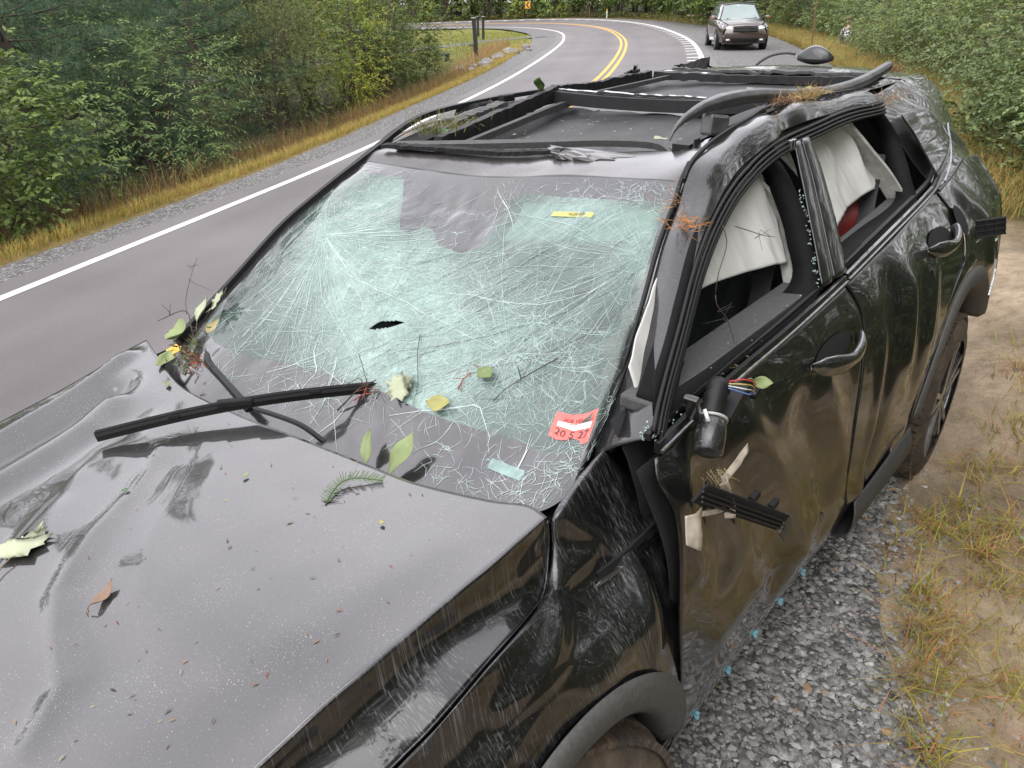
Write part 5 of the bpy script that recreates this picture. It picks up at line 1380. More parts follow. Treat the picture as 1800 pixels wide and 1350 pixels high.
def leaf_arrays(B, Dd, Nn, L, W, fold=.12):
    """rhombic folded leaves, vectorised: 4 verts, 2 tris each"""
    Dd = Dd / (np.linalg.norm(Dd, axis=1, keepdims=True) + 1e-9)
    S = np.cross(Dd, Nn); S /= np.linalg.norm(S, axis=1, keepdims=True) + 1e-9
    N2 = np.cross(S, Dd)
    L = L[:, None]; W = W[:, None]
    v0 = B; v2 = B + Dd * L - N2 * L * .10
    v1 = B + Dd * L * .42 + S * W * .5 + N2 * W * fold; v3 = B + Dd * L * .42 - S * W * .5 + N2 * W * fold
    V = np.stack([v0, v1, v2, v3], 1).reshape(-1, 3)
    o = np.arange(len(B))[:, None] * 4
    Fc = np.concatenate([o + np.array([[0, 1, 2]]), o + np.array([[0, 2, 3]])])
    return V, Fc

def rvec(r, n):
    v = r.normal(size=(n, 3)); return v / np.linalg.norm(v, axis=1, keepdims=True)

def leafy_arrays(seed, H, R, clumps, twigs, leaves, llen, lwid, pal, droop=.25, low=.12, odd=None, opposite=False, clump_r=.28, jit=.25):
    """broadleaf crown in local coordinates: returns crown (V,F,col) and stem arrays"""
    r = np.random.default_rng(seed)
    c = rvec(r, clumps); rad = r.uniform(.35, 1.0, clumps) ** .5
    C0 = c * rad[:, None] * np.array((R, R, H * (1 - low) * .5)); C0[:, 2] += H * (low + (1 - low) * .5)
    taper = np.clip(1.25 - .55 * (C0[:, 2] / H), .35, 1.1); C0[:, :2] *= taper[:, None]
    pal = np.array(pal) * 1.8
    ccol = pal[r.integers(0, len(pal), clumps)] * r.uniform(.75, 1.25, (clumps, 1))
    ti = r.integers(0, clumps, twigs)
    T0 = C0[ti] + r.normal(0, clump_r, (twigs, 3)) * np.array((R, R, H * .45)) * .6
    T0[:, 2] = np.maximum(T0[:, 2], .03)
    out = T0 - np.array((0, 0, H * .4)); out /= np.linalg.norm(out, axis=1, keepdims=True) + 1e-9
    Td = out * .8 + rvec(r, twigs) * .7 + np.array((0, 0, .25)); Td /= np.linalg.norm(Td, axis=1, keepdims=True)
    TL = r.uniform(.6, 1.3, twigs) * leaves * llen * .42
    B, Dd, Nn, Lc = [], [], [], []
    for k in range(leaves):
        f = (k + .5) / leaves
        p = T0 + Td * (TL * f)[:, None] + np.array((0, 0, -1)) * (droop * TL * f * f)[:, None]
        side = np.cross(Td, rvec(r, twigs) * .35 + np.array((0, 0, 1))); side /= np.linalg.norm(side, axis=1, keepdims=True) + 1e-9
        sg = 1 if k % 2 else -1
        d = Td * .55 + side * sg * .9 + np.array((0, 0, -droop)) + r.normal(0, jit, (twigs, 3))
        n = np.array((0, 0, 1.)) + out * .35 + r.normal(0, .35, (twigs, 3))
        B.append(p); Dd.append(d); Nn.append(n); Lc.append(ccol[ti] * r.uniform(.7, 1.3, (twigs, 1)))
    B, Dd, Nn, Lc = map(np.concatenate, (B, Dd, Nn, Lc))
    n = len(B)
    if odd is not None:
        m_ = r.random(n) < odd[0]; Lc[m_] = np.array(odd[1]) * r.uniform(.7, 1.2, (m_.sum(), 1))
    V, Fc = leaf_arrays(B, Dd, Nn, llen * r.uniform(.6, 1.25, n), lwid * r.uniform(.7, 1.2, n))
    col = np.repeat(Lc, 4, 0)
    # stems: a few main stems plus a thin branch to every clump
    sv, sf = [], []
    def addt(path, rad, k=5):
        Vt, Ft, caps = tube_arrays(path, rad, k); o = sum(len(x) for x in sv); sv.append(Vt); sf.extend([tuple(i + o for i in f) for f in Ft])
    ns = max(2, int(3 + R * 2))
    tips = []
    for i in range(ns):
        a = r.uniform(0, 6.28); tip = np.array((math.cos(a) * R * r.uniform(.1, .5), math.sin(a) * R * r.uniform(.1, .5), H * r.uniform(.6, .92)))
        b0 = np.array((math.cos(a) * .08 * R, math.sin(a) * .08 * R, -.1))
        path = crv([b0, b0 * .5 + tip * .35 + r.normal(0, .05 * R, 3), tip * .75, tip], 8); tips.append(path)
        addt(path, np.linspace(.012 * H + .006, .004, 8))
    allp = np.concatenate(tips)
    for j in range(clumps):
        k = np.linalg.norm(allp - C0[j] + np.array((0, 0, .25 * H)), axis=1).argmin()
        a0 = allp[k]; md = (a0 + C0[j]) / 2 + r.normal(0, .04 * R, 3)
        addt(crv([a0, md, C0[j]], 5), np.linspace(.0035 * H ** .5 + .002, .0015, 5), 4)
    return (V, Fc, col), (np.concatenate(sv), sf)

def pine_arrays(seed, H, R, levels, nb, needles=13, nlen=.12, nw=.0042, low=.05):
    r = np.random.default_rng(seed)
    tp, td, sv, sf = [], [], [], []
    def addt(path, rad, k=4):
        Vt, Ft, caps = tube_arrays(path, rad, k); o = sum(len(x) for x in sv); sv.append(Vt); sf.extend([tuple(i + o for i in f) for f in Ft])
    addt(crv([(0, 0, -.2), (.03, 0, H * .4), (0, .03, H * .8), (0, 0, H)], 12), np.linspace(.02 * H, .01, 12), 8)
    for l in range(levels):
        z = H * (low + (1 - low) * l / levels); rad = R * (1 - (z / H) ** 1.4) * r.uniform(.8, 1.15) + .15
        for b in range(nb):
            a = r.uniform(0, 6.28); up = r.uniform(-.05, .35)
            d = np.array((math.cos(a), math.sin(a), up)); L = rad * r.uniform(.75, 1.1)
            path = crv([(0, 0, z), d * L * .5 + np.array((0, 0, z + .02)), d * L + np.array((0, 0, z + .10 * L))], 7)
            addt(path, np.linspace(.008 + .006 * L, .003, 7))
            nsb = int(4 + L * 4)
            for k in range(nsb):
                f = .25 + .75 * k / nsb; p = (np.array((0, 0, z)) + d * L * f + np.array((0, 0, .10 * L * f * f)))
                sd = np.cross(d, (0, 0, 1)) * (1 if k % 2 else -1); sdir = sd * r.uniform(.5, 1) + d * .7 + np.array((0, 0, r.uniform(.0, .4))); sdir /= np.linalg.norm(sdir)
                SL = (1 - f) * L * .55 + .16
                for q in np.arange(.05, SL, .085):
                    tp.append(p + sdir * q + r.normal(0, .02, 3)); td.append(sdir)
    tp, td = np.array(tp), np.array(td)
    n = len(tp)
    P = np.repeat(tp, needles, 0); Dm = np.repeat(td, needles, 0)
    d = Dm * .75 + rvec(r, len(P)) * .85 + np.array((0, 0, .12)); d /= np.linalg.norm(d, axis=1, keepdims=True)
    s = np.cross(d, rvec(r, len(P))); s /= np.linalg.norm(s, axis=1, keepdims=True) + 1e-9
    L = nlen * r.uniform(.7, 1.2, (len(P), 1))
    V = np.stack([P - s * nw, P + s * nw, P + d * L], 1).reshape(-1, 3)
    Fc = np.arange(len(V)).reshape(-1, 3)
    base = np.array((.040, .075, .040)); hi = np.array((.085, .135, .075))
    base, hi = base * 1.25, hi * 1.5
    c = base + (hi - base) * np.clip(r.normal(.4, .28, (n, 1)), 0, 1)
    col = np.repeat(np.repeat(c, needles, 0) * r.uniform(.8, 1.2, (len(P), 1)), 3, 0)
    return (V, Fc, col), (np.concatenate(sv), sf)

PROTO = {}
def plant(name, key, maker, loc, rz=0., sc=(1, 1, 1), label=None, cat='tree', group=None, mat=None, crown='crown', stem='trunk'):
    """first use builds the kind, later uses copy the thing and its two parts"""
    e = empty(name, loc, rz, label, cat, group); e.scale = sc
    if key not in PROTO:
        (V, Fc, col), (sv, sf) = maker()
        a = mesh_np(crown, V, Fc, mat or M_LEAF, e, False, col)
        b = mesh_py(stem, sv, sf, M_BARK, e, True)
        PROTO[key] = (a, b)
    else:
        for src in PROTO[key]:
            c = src.copy(); COL.objects.link(c); c.parent = e
    return e

G_DARK = [(.040, .062, .018), (.055, .080, .022), (.048, .070, .026)]
G_MID = [(.075, .110, .026), (.095, .130, .034), (.065, .095, .028)]
G_OLIVE = [(.095, .110, .034), (.120, .128, .044), (.075, .092, .030)]
G_YEL = [(.170, .190, .028), (.130, .165, .026), (.21, .20, .030)]
G_LIGHT = [(.12, .17, .040), (.10, .15, .040), (.085, .125, .032)]

def at(x, y, dz=0.): return (x, y, gz(x, y) + dz)
# ---- left bank, near to far (each its own plant)
plant('broadleaf_shrub', 'A', lambda: leafy_arrays(11, 2.25, 1.25, 70, 1500, 6, .085, .052, G_MID, .35), at(-2.55, -9.1), 0, (1, 1, 1), 'rounded broadleaf shrub at the left edge of the frame', 'shrub')
plant('white_pine', 'P1', lambda: pine_arrays(3, 8.5, 2.7, 24, 6), at(-4.6, -13.2), 0, (1, 1, 1), 'dark pine behind the broadleaf shrub, its boughs spreading over the verge', 'tree', mat=M_NEEDLE)
plant('white_pine', 'P1', None, at(-8.2, -13.9), 2.1, (.75, .75, .72), 'lighter green pine standing behind the narrow-leaved sapling', 'tree', mat=M_NEEDLE)
plant('young_pine', 'P2', lambda: pine_arrays(8, 1.9, 1.25, 9, 6, 13, .11), at(-6.0, -11.75), .4, (1, 1, 1), 'low young pine at the foot of the narrow-leaved sapling', 'tree', mat=M_NEEDLE)
plant('young_pine', 'P2', None, at(-3.95, -11.2), 2.9, (.9, .9, .8), 'small pine tucked between the left shrub and the sapling', 'tree', mat=M_NEEDLE)
plant('sapling', 'B', lambda: leafy_arrays(21, 2.75, 1.3, 42, 620, 11, .105, .026, [(.085, .125, .040), (.10, .14, .048), (.07, .105, .034)], .45, .15, (.012, (.30, .16, .04)), jit=.16), at(-5.9, -11.6), .3, (1, 1, 1), 'sapling with long narrow leaves and a few orange ones', 'tree')
plant('fine_leaved_shrub', 'C', lambda: leafy_arrays(31, 3.6, 1.25, 80, 2600, 8, .042, .022, G_OLIVE, .15, .10), at(-9.5, -13.3), .3, (1, 1, 1), 'tall olive shrub of tiny leaves right of the sapling', 'shrub')
plant('yellow_green_tree', 'D', lambda: leafy_arrays(41, 4.2, .95, 46, 900, 9, .075, .034, G_YEL, .3, .06), at(-13.2, -15.2), 0, (1, 1, 1), 'slender yellow-green young tree right of the olive shrub', 'tree')
plant('roadside_tree', 'E', lambda: leafy_arrays(51, 5.5, 2.0, 70, 1900, 8, .085, .045, G_MID + G_OLIVE, .25, .08), at(-17.2, -18.4), 0, (1, 1, 1), 'bushy mid-green tree where the verge meets the lawn', 'tree')
plant('roadside_tree', 'E', None, at(-14.4, -18.6), 2, (1.1, 1.1, 1.25), 'taller tree behind the slender yellow-green one', 'tree')
plant('fine_leaved_shrub', 'C', None, at(-15.6, -16.5), 2.4, (.75, .75, .42), 'low olive bush at the foot of the verge tree', 'shrub')
plant('fine_leaved_shrub', 'C', None, at(-18.6, -17.9), 4.4, (.7, .7, .38), 'low olive bush nearest the lawn and the black posts', 'shrub')
plant('roadside_tree', 'E', None, at(-15.2, -16.9), 3.6, (.8, .8, .62), 'full green bush between the yellow-green tree and the verge tree', 'shrub')
plant('roadside_tree', 'E', None, at(-11.4, -15.6), 1.2, (.8, .8, .8), 'bushy tree between the olive shrub and the yellow-green tree', 'tree')
plant('broadleaf_shrub', 'A', None, at(-17.9, -18.3), 1.2, (1.1, 1.1, 1.0), 'leafy green shrub in front of the verge tree', 'shrub')
# unseen neighbours of the same bank (they close the view from a step aside and stand in the reflections)
for i, (x, y, k, s) in enumerate([(.6, -8.3, 'A', 1.15), (3.2, -7.4, 'C', .9), (6.5, -6.2, 'A', 1.3), (1.5, -11.9, 'E', .7), (5.5, -10.6, 'E', .75)]):
    plant({'A': 'broadleaf_shrub', 'C': 'fine_leaved_shrub', 'E': 'roadside_tree'}[k], k, None, at(x, y), i * 1.7, (s, s, s), 'green bank shrub left of the frame beside the road', 'shrub', 'shrubs left of the frame')
for i, (x, y, s) in enumerate([(-1.2, -14.5, .95), (2.4, -13.6, .8), (6.4, -11.8, .7), (-12.2, -19.0, .9), (-7.0, -18.0, 1.1)]):
    plant('white_pine', 'P1', None, at(x, y), i * 1.3 + .5, (s, s, s * 1.05), 'tall dark pine in the row deeper behind the left verge', 'tree', 'pines deeper in the left wood', mat=M_NEEDLE)

# ---- wood round the outside of the bend, and behind the lawn
FARK = ['F0', 'F1', 'F2', 'F3']
FARM = {'F0': lambda: leafy_arrays(61, 7.5, 2.6, 60, 800, 6, .26, .15, G_DARK + G_MID, .3, .02, clump_r=.3),
        'F1': lambda: leafy_arrays(62, 6.5, 2.4, 60, 800, 6, .24, .14, G_MID, .3, .02, clump_r=.3),
        'F2': lambda: leafy_arrays(63, 8.5, 2.6, 60, 850, 6, .26, .14, G_LIGHT + G_MID, .3, .03, clump_r=.3),
        'F3': lambda: leafy_arrays(64, 5.2, 2.3, 50, 750, 6, .22, .13, G_YEL + G_LIGHT, .3, .0, clump_r=.3)}
FARL = {'F0': 'dark green tree in the wood beyond the bend', 'F1': 'mid-green tree in the wood beyond the bend', 'F2': 'light green tree in the wood beyond the bend', 'F3': 'yellowish low tree at the wood edge beyond the bend'}
vr = np.random.default_rng(99)
def station_at(i, side, d):
    b = RE[i] if side == 'R' else LE[i]
    return b[:2] + _lat[i] * (d if side == 'R' else -d)
acc = np.r_[0, np.cumsum(np.linalg.norm(np.diff(RE[:, :2], axis=0), axis=1))]
i_far0 = int(np.argmin(np.abs(RE[:, 0] + 44)))
s = acc[i_far0]
while s < acc[-1] - 3:
    i = int(np.searchsorted(acc, s))
    for d0, dj in ((4.6, 1.0), (7.4, 1.4), (10.6, 2.0)):
        x, y = station_at(i, 'R', d0 + vr.uniform(-.4, dj)); k = FARK[vr.integers(0, 4) if d0 < 6 else vr.integers(0, 3)]
        sc = vr.uniform(.8, 1.2)
        plant('woodland_tree', k, FARM[k], at(x, y), vr.uniform(0, 6.28), (sc, sc, sc), FARL[k], 'tree', FARL[k] + 's')
    s += 2.7
for x, y in ((-30, -45), (-24, -43), (-36, -52), (-18, -40), (-27, -50), (-33, -47), (-22, -36), (-40, -55), (-14, -34), (-10, -30), (-6, -27), (-27, -40), (-20, -45), (-31, -54), (-36, -46), (-43, -60), (-48, -62), (-16, -47)):
    k = FARK[vr.integers(0, 3)]; sc = vr.uniform(.9, 1.2)
    plant('woodland_tree', k, FARM[k], at(x, y), vr.uniform(0, 6.28), (sc, sc, sc), 'tree of the wood behind the lawn inside the bend', 'tree', 'trees behind the lawn')

# ---- right-hand side: shrubs behind the shoulder
RK = {'R0': lambda: leafy_arrays(71, 2.7, 1.6, 75, 1500, 7, .070, .042, G_OLIVE + G_MID, .3, .04),
      'R1': lambda: leafy_arrays(72, 2.3, 1.7, 75, 1500, 7, .065, .045, [(.10, .135, .05), (.12, .15, .06), (.085, .115, .042)], .3, .0),
      'R2': lambda: leafy_arrays(73, 4.6, 2.0, 70, 1500, 7, .10, .06, G_DARK + G_MID, .3, .05)}
near_r = [('R1', (-10.6, 3.1), .9, 'leafy shrub cut by the right edge of the frame above the straw'), ('R0', (-12.3, 3.9), 1.0, 'olive shrub behind the one cut by the right edge'), ('R1', (-13.0, 2.2), 1.0, 'pale green shrub at the right edge behind the wreck'), ('R0', (-15.6, 1.5), 1.05, 'olive shrub next to the pale one behind the wreck'), ('R1', (-18.4, .1), 1.0, 'spreading pale shrub with bare twigs above the roof rear'),
          ('R0', (-21.6, -1.2), 1.1, 'olive shrub in the middle of the right bank'), ('R1', (-25.0, -2.9), 1.1, 'broad pale shrub right of the standing person'), ('R0', (-28.6, -4.6), 1.1, 'olive shrub just right of the person in stripes'),
          ('R2', (-16.5, 4.4), 1.2, 'dark tree at the right edge behind the shrubs'), ('R2', (-21.5, 2.4), 1.2, 'dark tree behind the middle of the right bank'), ('R2', (-27.0, -.6), 1.3, 'dark tree behind the person in stripes'),
          ('R2', (-33.5, -4.6), 1.35, 'dark tree right of the rusty post'), ('R2', (-39.0, -8.4), 1.3, 'dark tree between the rusty post and the wooden pole'), ('R1', (-36.0, -8.0), 1.1, 'pale shrub behind the rusty post'),
          ('R0', (-41.5, -12.0), 1.2, 'olive shrub behind the wooden pole'), ('R2', (-45.0, -13.0), 1.4, 'dark tree behind the parked vehicle'), ('R1', (-46.5, -16.5), 1.2, 'pale shrub left of the wooden pole, behind the parked vehicle')]
for i, (k, (x, y), sc, lb) in enumerate(near_r):
    x, y = x + .75, y - 1.55
    plant('bank_tree' if k == 'R2' else 'bank_shrub', k, RK[k], at(x, y), i * 2.4, (sc, sc, sc * (1.9 if k == 'R2' else 1)), lb, 'tree' if k == 'R2' else 'shrub')
for i, (x, y, k) in enumerate([(-8.6, 3.6, 'R1'), (-6.2, 4.2, 'R0'), (-3.8, 4.6, 'R1'), (-1.2, 5.2, 'R0'), (2, 6.4, 'R1'), (6, 8.5, 'R0')]):
    plant('bank_shrub', k, RK[k], at(x, y), i * 1.9 + .7, (1, 1, 1), 'green bank shrub right of the frame beside the wreck', 'shrub', 'shrubs right of the frame')
for i, (x, y) in enumerate([(-11, 6.6), (-8.5, 7.4), (-6, 7.2), (-3.5, 8.2), (-1, 8.4), (2, 9.4), (5, 10.2), (9, 13), (14, 9)]):
    plant('bank_tree', 'R2', RK['R2'], at(x, y), i * 1.9 + .2, (1.9, 1.9, 2.7), 'dark tree right of the frame behind the bank shrubs', 'tree', 'trees right of the frame')

for i, (x, y) in enumerate([(-.3, -11.6), (1.7, -11.2), (3.6, -10.6), (5.6, -9.9)]):  # unseen row, added to mirror dark green in the windshield
    plant('bank_tree', 'R2', RK['R2'], at(x, y), i * 2.1, (1.1, 1.1, .95), 'dark tree added left of the frame to stand in the reflections', 'tree', 'dark trees added left of the frame')
# ---- ground cover, weeds and grass: uncountable, one object each
def scatter(n, fn, seed):
    r = np.random.default_rng(seed); out = []
    while len(out) < n:
        p = fn(r)
        if p is not None: out.append(p)
    return np.array(out)
def road_band(i0, i1, side, dfun):
    def f(r):
        i = r.integers(i0, i1); j = min(i + 1, len(LE) - 1); t = r.random()
        b = (RE if side == 'R' else LE); p = b[i, :2] * (1 - t) + b[j, :2] * t
        return p + _lat[i] * (dfun(i, r) if side == 'R' else -dfun(i, r))
    return f
def grass(name, XY, h, w, lean, pal, seed, label, curve=.35, hj=.45, lean_dir=None):
    r = np.random.default_rng(seed); n = len(XY); z = ground_z(XY)
    B = np.c_[XY, z - .01]
    H = h * r.uniform(1 - hj, 1 + hj, (n, 1)) if np.ndim(h) == 0 else h[:, None] * r.uniform(1 - hj, 1 + hj, (n, 1))
    a = r.uniform(0, 6.28, n); ld = np.c_[np.cos(a), np.sin(a), np.zeros(n)]
    if lean_dir is not None: ld = ld * .7 + np.array(lean_dir)
    ln = lean * r.uniform(.2, 1.6, (n, 1))
    S = np.c_[-np.sin(a), np.cos(a), np.zeros(n)] * (w * r.uniform(.6, 1.3, (n, 1)))
    up = np.array((0, 0, 1.))
    m1 = B + up * H * .5 + ld * H * ln * .35; tip = B + up * H * (1 - .35 * ln * curve) + ld * H * ln * (1 + curve)
    V = np.stack([B - S, B + S, m1 + S * .75, m1 - S * .75, tip], 1).reshape(-1, 3)
    o = np.arange(n)[:, None] * 5
    Fc = np.concatenate([o + np.array([[0, 1, 2]]), o + np.array([[0, 2, 3]]), o + np.array([[3, 2, 4]])])
    pal = np.array(pal); c = pal[r.integers(0, len(pal), n)] * r.uniform(.7, 1.3, (n, 1))
    ob = mesh_np(name, V, Fc, M_GRASS, None, False, np.repeat(c, 5, 0))
    return tag(ob, label, 'grass', kind='stuff')
STRAW = [(.28, .19, .060), (.32, .23, .075), (.24, .155, .055), (.22, .17, .05), (.19, .17, .045)]
GOLD = [(.42, .29, .075), (.37, .27, .07), (.31, .27, .06), (.40, .25, .10), (.27, .27, .06)]
MAUVE = [(.22, .13, .085), (.25, .16, .09), (.20, .12, .075), (.24, .19, .09)]
i_l0, i_l1 = 20, int(np.argmin(np.abs(LE[:260, 0] + 33)))
gl = lambda i: float(np.interp(-LE[i, 0], [-20, 2, 12, 22, 32, 48, 60], [.85, .95, 1.10, 1.2, 1.5, 2.3, 1.2]))
XY = scatter(46000, road_band(i_l0, i_l1, 'L', lambda i, r: gl(i) + abs(r.normal(0, .75)) - .05), 1)
grass('verge_grass', XY, .15, .0035, .5, GOLD, 2, 'short golden grass along the gravel on the left verge')
XY = scatter(17000, road_band(i_l0, i_l1, 'L', lambda i, r: gl(i) + .9 + abs(r.normal(0, .6))), 3)
grass('tall_grass', XY, .42, .0028, .35, MAUVE + GOLD[:2], 4, 'tall mauve-brown seeding grass at the foot of the left bank')
# lawn inside the bend
def lawn_pt(r):
    x, y = r.uniform(-47, -19), r.uniform(-42, -19)
    i, t = road_coords([(x, y)])
    return None if t[0] > -gl(i[0]) - .2 or t[0] < -18 else np.array((x, y))
XY = scatter(26000, lawn_pt, 5)
grass('lawn_grass', XY, .10, .009, .5, [(.16, .21, .03), (.20, .22, .035), (.27, .21, .05), (.13, .19, .03)], 6, 'mown green and straw lawn inside the bend')
# right side: straw field behind the wreck, tufts round it
i_r0, i_r1 = int(np.argmin(np.abs(RE[:200, 0] + 4.5))), int(np.argmin(np.abs(RE[:300, 0] + 46)))
gr_w = lambda i: float(np.interp(-RE[i, 0], [-20, 1, 5, 9, 14, 40, 50, 60], [1.65, 1.68, 1.80, 2.2, 3.6, 4.2, 2.4, 1.2]))
XY = scatter(42000, road_band(i_r0 + 7, i_r1, 'R', lambda i, r: gr_w(i) + .1 + r.uniform(0, 1) ** 1.2 * 2.1), 7)
grass('straw_grass', XY, .36, .0040, .65, [tuple(1.45 * v for v in c) for c in STRAW + [(.24, .22, .07), (.18, .19, .05)]], 8, 'straw-coloured grass between the shoulder and the right bank')
def near_right(r):
    x = r.uniform(-6.5, .3); i = int(np.argmin(np.abs(RE[:, 0] - x))); return RE[i, :2] + _lat[i] * (1.75 + abs(r.normal(0, 1.3)))
NC = scatter(150, lambda r: (lambda q: q if (q[1] > 1.12 and not (abs(q[0] + 1.6) < .9 and q[1] < 1.25)) else None)(near_right(r)), 9)
r9 = np.random.default_rng(10)
EDGE = np.array([(-1.25, 1.36), (-1.36, 1.33), (-1.5, 1.31), (-1.62, 1.27), (-1.75, 1.22), (-1.9, 1.18), (-2.05, 1.13), (-1.12, 1.40), (-2.2, 1.16), (-1.45, 1.42), (-1.68, 1.36), (-2.4, 1.2), (-2.6, 1.25), (-1.0, 1.46), (-2.75, 1.2), (-2.1, 1.33), (-1.95, 1.42)])
XY = np.concatenate([c + r9.normal(0, r9.uniform(.02, .075), (int(r9.uniform(35, 100)), 2)) for c in EDGE] + [c + r9.normal(0, r9.uniform(.03, .11), (int(r9.uniform(20, 80)), 2)) for c in NC])
grass('roadside_tufts', XY, .09, .0024, 1.05, [tuple(1.35 * v for v in c) for c in STRAW + [(.25, .12, .06), (.16, .17, .035), (.24, .24, .05), (.33, .15, .07), (.34, .28, .05), (.20, .22, .04)]], 11, 'straw, red and green grass tufts in the sand beside the wreck', .6)
# flattened straw litter on the sand
r12 = np.random.default_rng(12)
def litter_pt(r):
    q = near_right(r); return q if q[1] > 1.12 or q[0] < -3.4 else None
XY = scatter(5200, litter_pt, 13)
n = len(XY); a = r12.uniform(0, 6.28, n); L = r12.uniform(.02, .11, n); z = ground_z(XY) + .006
d = np.c_[np.cos(a) * L, np.sin(a) * L, r12.uniform(-.002, .012, n)]; sd = np.c_[-np.sin(a), np.cos(a), np.zeros(n)] * .0016
B = np.c_[XY, z]
V = np.stack([B - sd, B + sd, B + d + sd * .5, B + d - sd * .5], 1).reshape(-1, 3)
pal = np.array(STRAW + [(.12, .08, .05), (.20, .10, .06), (.36, .30, .2), (.10, .07, .045)]); c = pal[r12.integers(0, len(pal), n)] * r12.uniform(.6, 1.2, (n, 1))
tag(mesh_np('straw_litter', V, np.arange(4 * n).reshape(-1, 4), M_GRASS, None, False, np.repeat(c, 4, 0)), 'dry straw and stems lying on the sand beside the wreck', 'straw', kind='stuff')
# low leafy ground cover along the right bank
def cover(name, XY, hmax, ll, lw, pal, seed, label, odd=None):
    r = np.random.default_rng(seed); n = len(XY)
    B = np.c_[XY, ground_z(XY) + hmax * r.random(n) ** .7]
    d = rvec(r, n); d[:, 2] = d[:, 2] * .35
    N_ = np.array((0, 0, 1.)) + r.normal(0, .4, (n, 3))
    V, Fc = leaf_arrays(B, d, N_, ll * r.uniform(.6, 1.3, n), lw * r.uniform(.7, 1.2, n))
    pal = np.array(pal); c = pal[r.integers(0, len(pal), n)] * r.uniform(.7, 1.3, (n, 1))
    if odd: k = r.random(n) < odd[0]; c[k] = np.array(odd[1]) * r.uniform(.7, 1.2, (k.sum(), 1))
    return tag(mesh_np(name, V, Fc, M_LEAF, None, False, np.repeat(c, 4, 0)), label, 'ground cover', kind='stuff')
XY = scatter(42000, road_band(i_r0 + 16, i_r1, 'R', lambda i, r: gr_w(i) + 1.35 + r.uniform(0, 1) * 2.6), 14)
cover('leafy_ground_cover', XY, .75, .085, .058, G_LIGHT + G_MID + [(.15, .19, .05)], 15, 'low leafy ground cover at the foot of the right bank', (.05, (.26, .14, .05)))
i_n0 = int(np.argmin(np.abs(RE[:200, 0] - 4)))
XY = scatter(22000, road_band(i_n0, i_r0 + 22, 'R', lambda i, r: 3.5 + r.uniform(0, 1) * 3.4), 34)  # unseen cover, added to darken what the doors reflect
cover('added_ground_cover', XY, .6, .095, .062, G_MID + G_DARK + [(.13, .17, .05)], 35, 'leafy ground cover added right of the frame to darken the door reflections')
XY = scatter(7000, road_band(i_r0 + 55, i_r1 + 30, 'R', lambda i, r: gr_w(i) + 1.6 + r.uniform(0, 1) * 2.2), 16)
cover('goldenrod', XY, .95, .05, .035, [(.42, .33, .03), (.36, .30, .03), (.16, .19, .035), (.13, .17, .035)], 17, 'yellow goldenrod flowers behind the parked vehicle')
XY = scatter(9000, road_band(i_far0, 470, 'R', lambda i, r: 1.4 + r.uniform(0, 1) * 3.6), 18)
cover('woodland_edge_weeds', XY, .45, .16, .05, [(.20, .19, .05), (.15, .17, .04), (.11, .14, .035), (.24, .20, .07)], 19, 'straw and green weeds at the wood edge beyond the bend')
XY = scatter(6000, road_band(i_l0, i_l1, 'L', lambda i, r: gl(i) + 2.0 + abs(r.normal(0, .9))), 20)
cover('bank_weeds', XY, .55, .06, .035, G_DARK + G_MID, 21, 'dark weeds under the shrubs of the left bank', (.02, (.40, .30, .03)))

# ---- crushed stones lying on the near shoulder
def stone_field(name, XY, smin, smax, seed, label, z0=0.):
    r = np.random.default_rng(seed); n = len(XY)
    base = np.array([(1, 0, 0), (-1, 0, 0), (0, 1, 0), (0, -1, 0), (0, 0, 1), (0, 0, -1), (.6, .6, .35), (-.6, -.6, .3)])
    tri = [(0, 6, 4), (6, 2, 4), (2, 1, 4), (1, 7, 4), (7, 3, 4), (3, 0, 4), (6, 0, 5), (2, 6, 5), (1, 2, 5), (7, 1, 5), (3, 7, 5), (0, 3, 5)]
    S = (smin + (smax - smin) * r.random(n) ** 2.6)
    sh = r.uniform(.55, 1.15, (n, 8, 1)) * base[None] * (np.stack([r.uniform(.7, 1.3, n), r.uniform(.55, 1.1, n), r.uniform(.35, .75, n)], 1))[:, None]
    a = r.uniform(0, 6.28, n); ca, sa = np.cos(a), np.sin(a)
    tl = r.normal(0, .3, n)
    x = sh[..., 0] * ca[:, None] - sh[..., 1] * sa[:, None]; y = sh[..., 0] * sa[:, None] + sh[..., 1] * ca[:, None]; zz = sh[..., 2] + x * tl[:, None] * .5
    V = np.stack([x, y, zz], 2) * S[:, None, None]
    V[..., 0] += XY[:, 0:1]; V[..., 1] += XY[:, 1:2]; V[..., 2] += (z0 if np.ndim(z0) == 0 else z0[:, None]) + S[:, None] * .22
    Fc = (np.arange(n)[:, None, None] * 8 + np.array(tri)[None]).reshape(-1, 3)
    g = np.clip(r.normal(.225, .075, n), .08, .5); c = np.stack([g, g * .975, g * .935], 1)
    k = r.random(n) < .05; c[k] = np.array((.36, .35, .33)) * r.uniform(.7, 1.2, (k.sum(), 1)); k = r.random(n) < .012; c[k] = np.array((.30, .20, .12))
    ob = mesh_np(name, V.reshape(-1, 3), Fc, M_STONE, None, False, np.repeat(c, 8, 0))
    return tag(ob, label, 'gravel', kind='stuff')
M_STONE, _nt, _b = new_mat('crushed_stone')
_at = node(_nt, 'ShaderNodeAttribute', attribute_name='Col'); _n = noise_tex(_nt, 120, 4, .7)
_nt.links.new(mixc(_nt, 1., _at.outputs['Color'], ramp(_nt, _n, [(.25, .65), (.75, 1.3)]), 'MULTIPLY'), _b.inputs['Base Color']); _b.inputs['Roughness'].default_value = .85
bump(_nt, _b, _n, .4, .003)
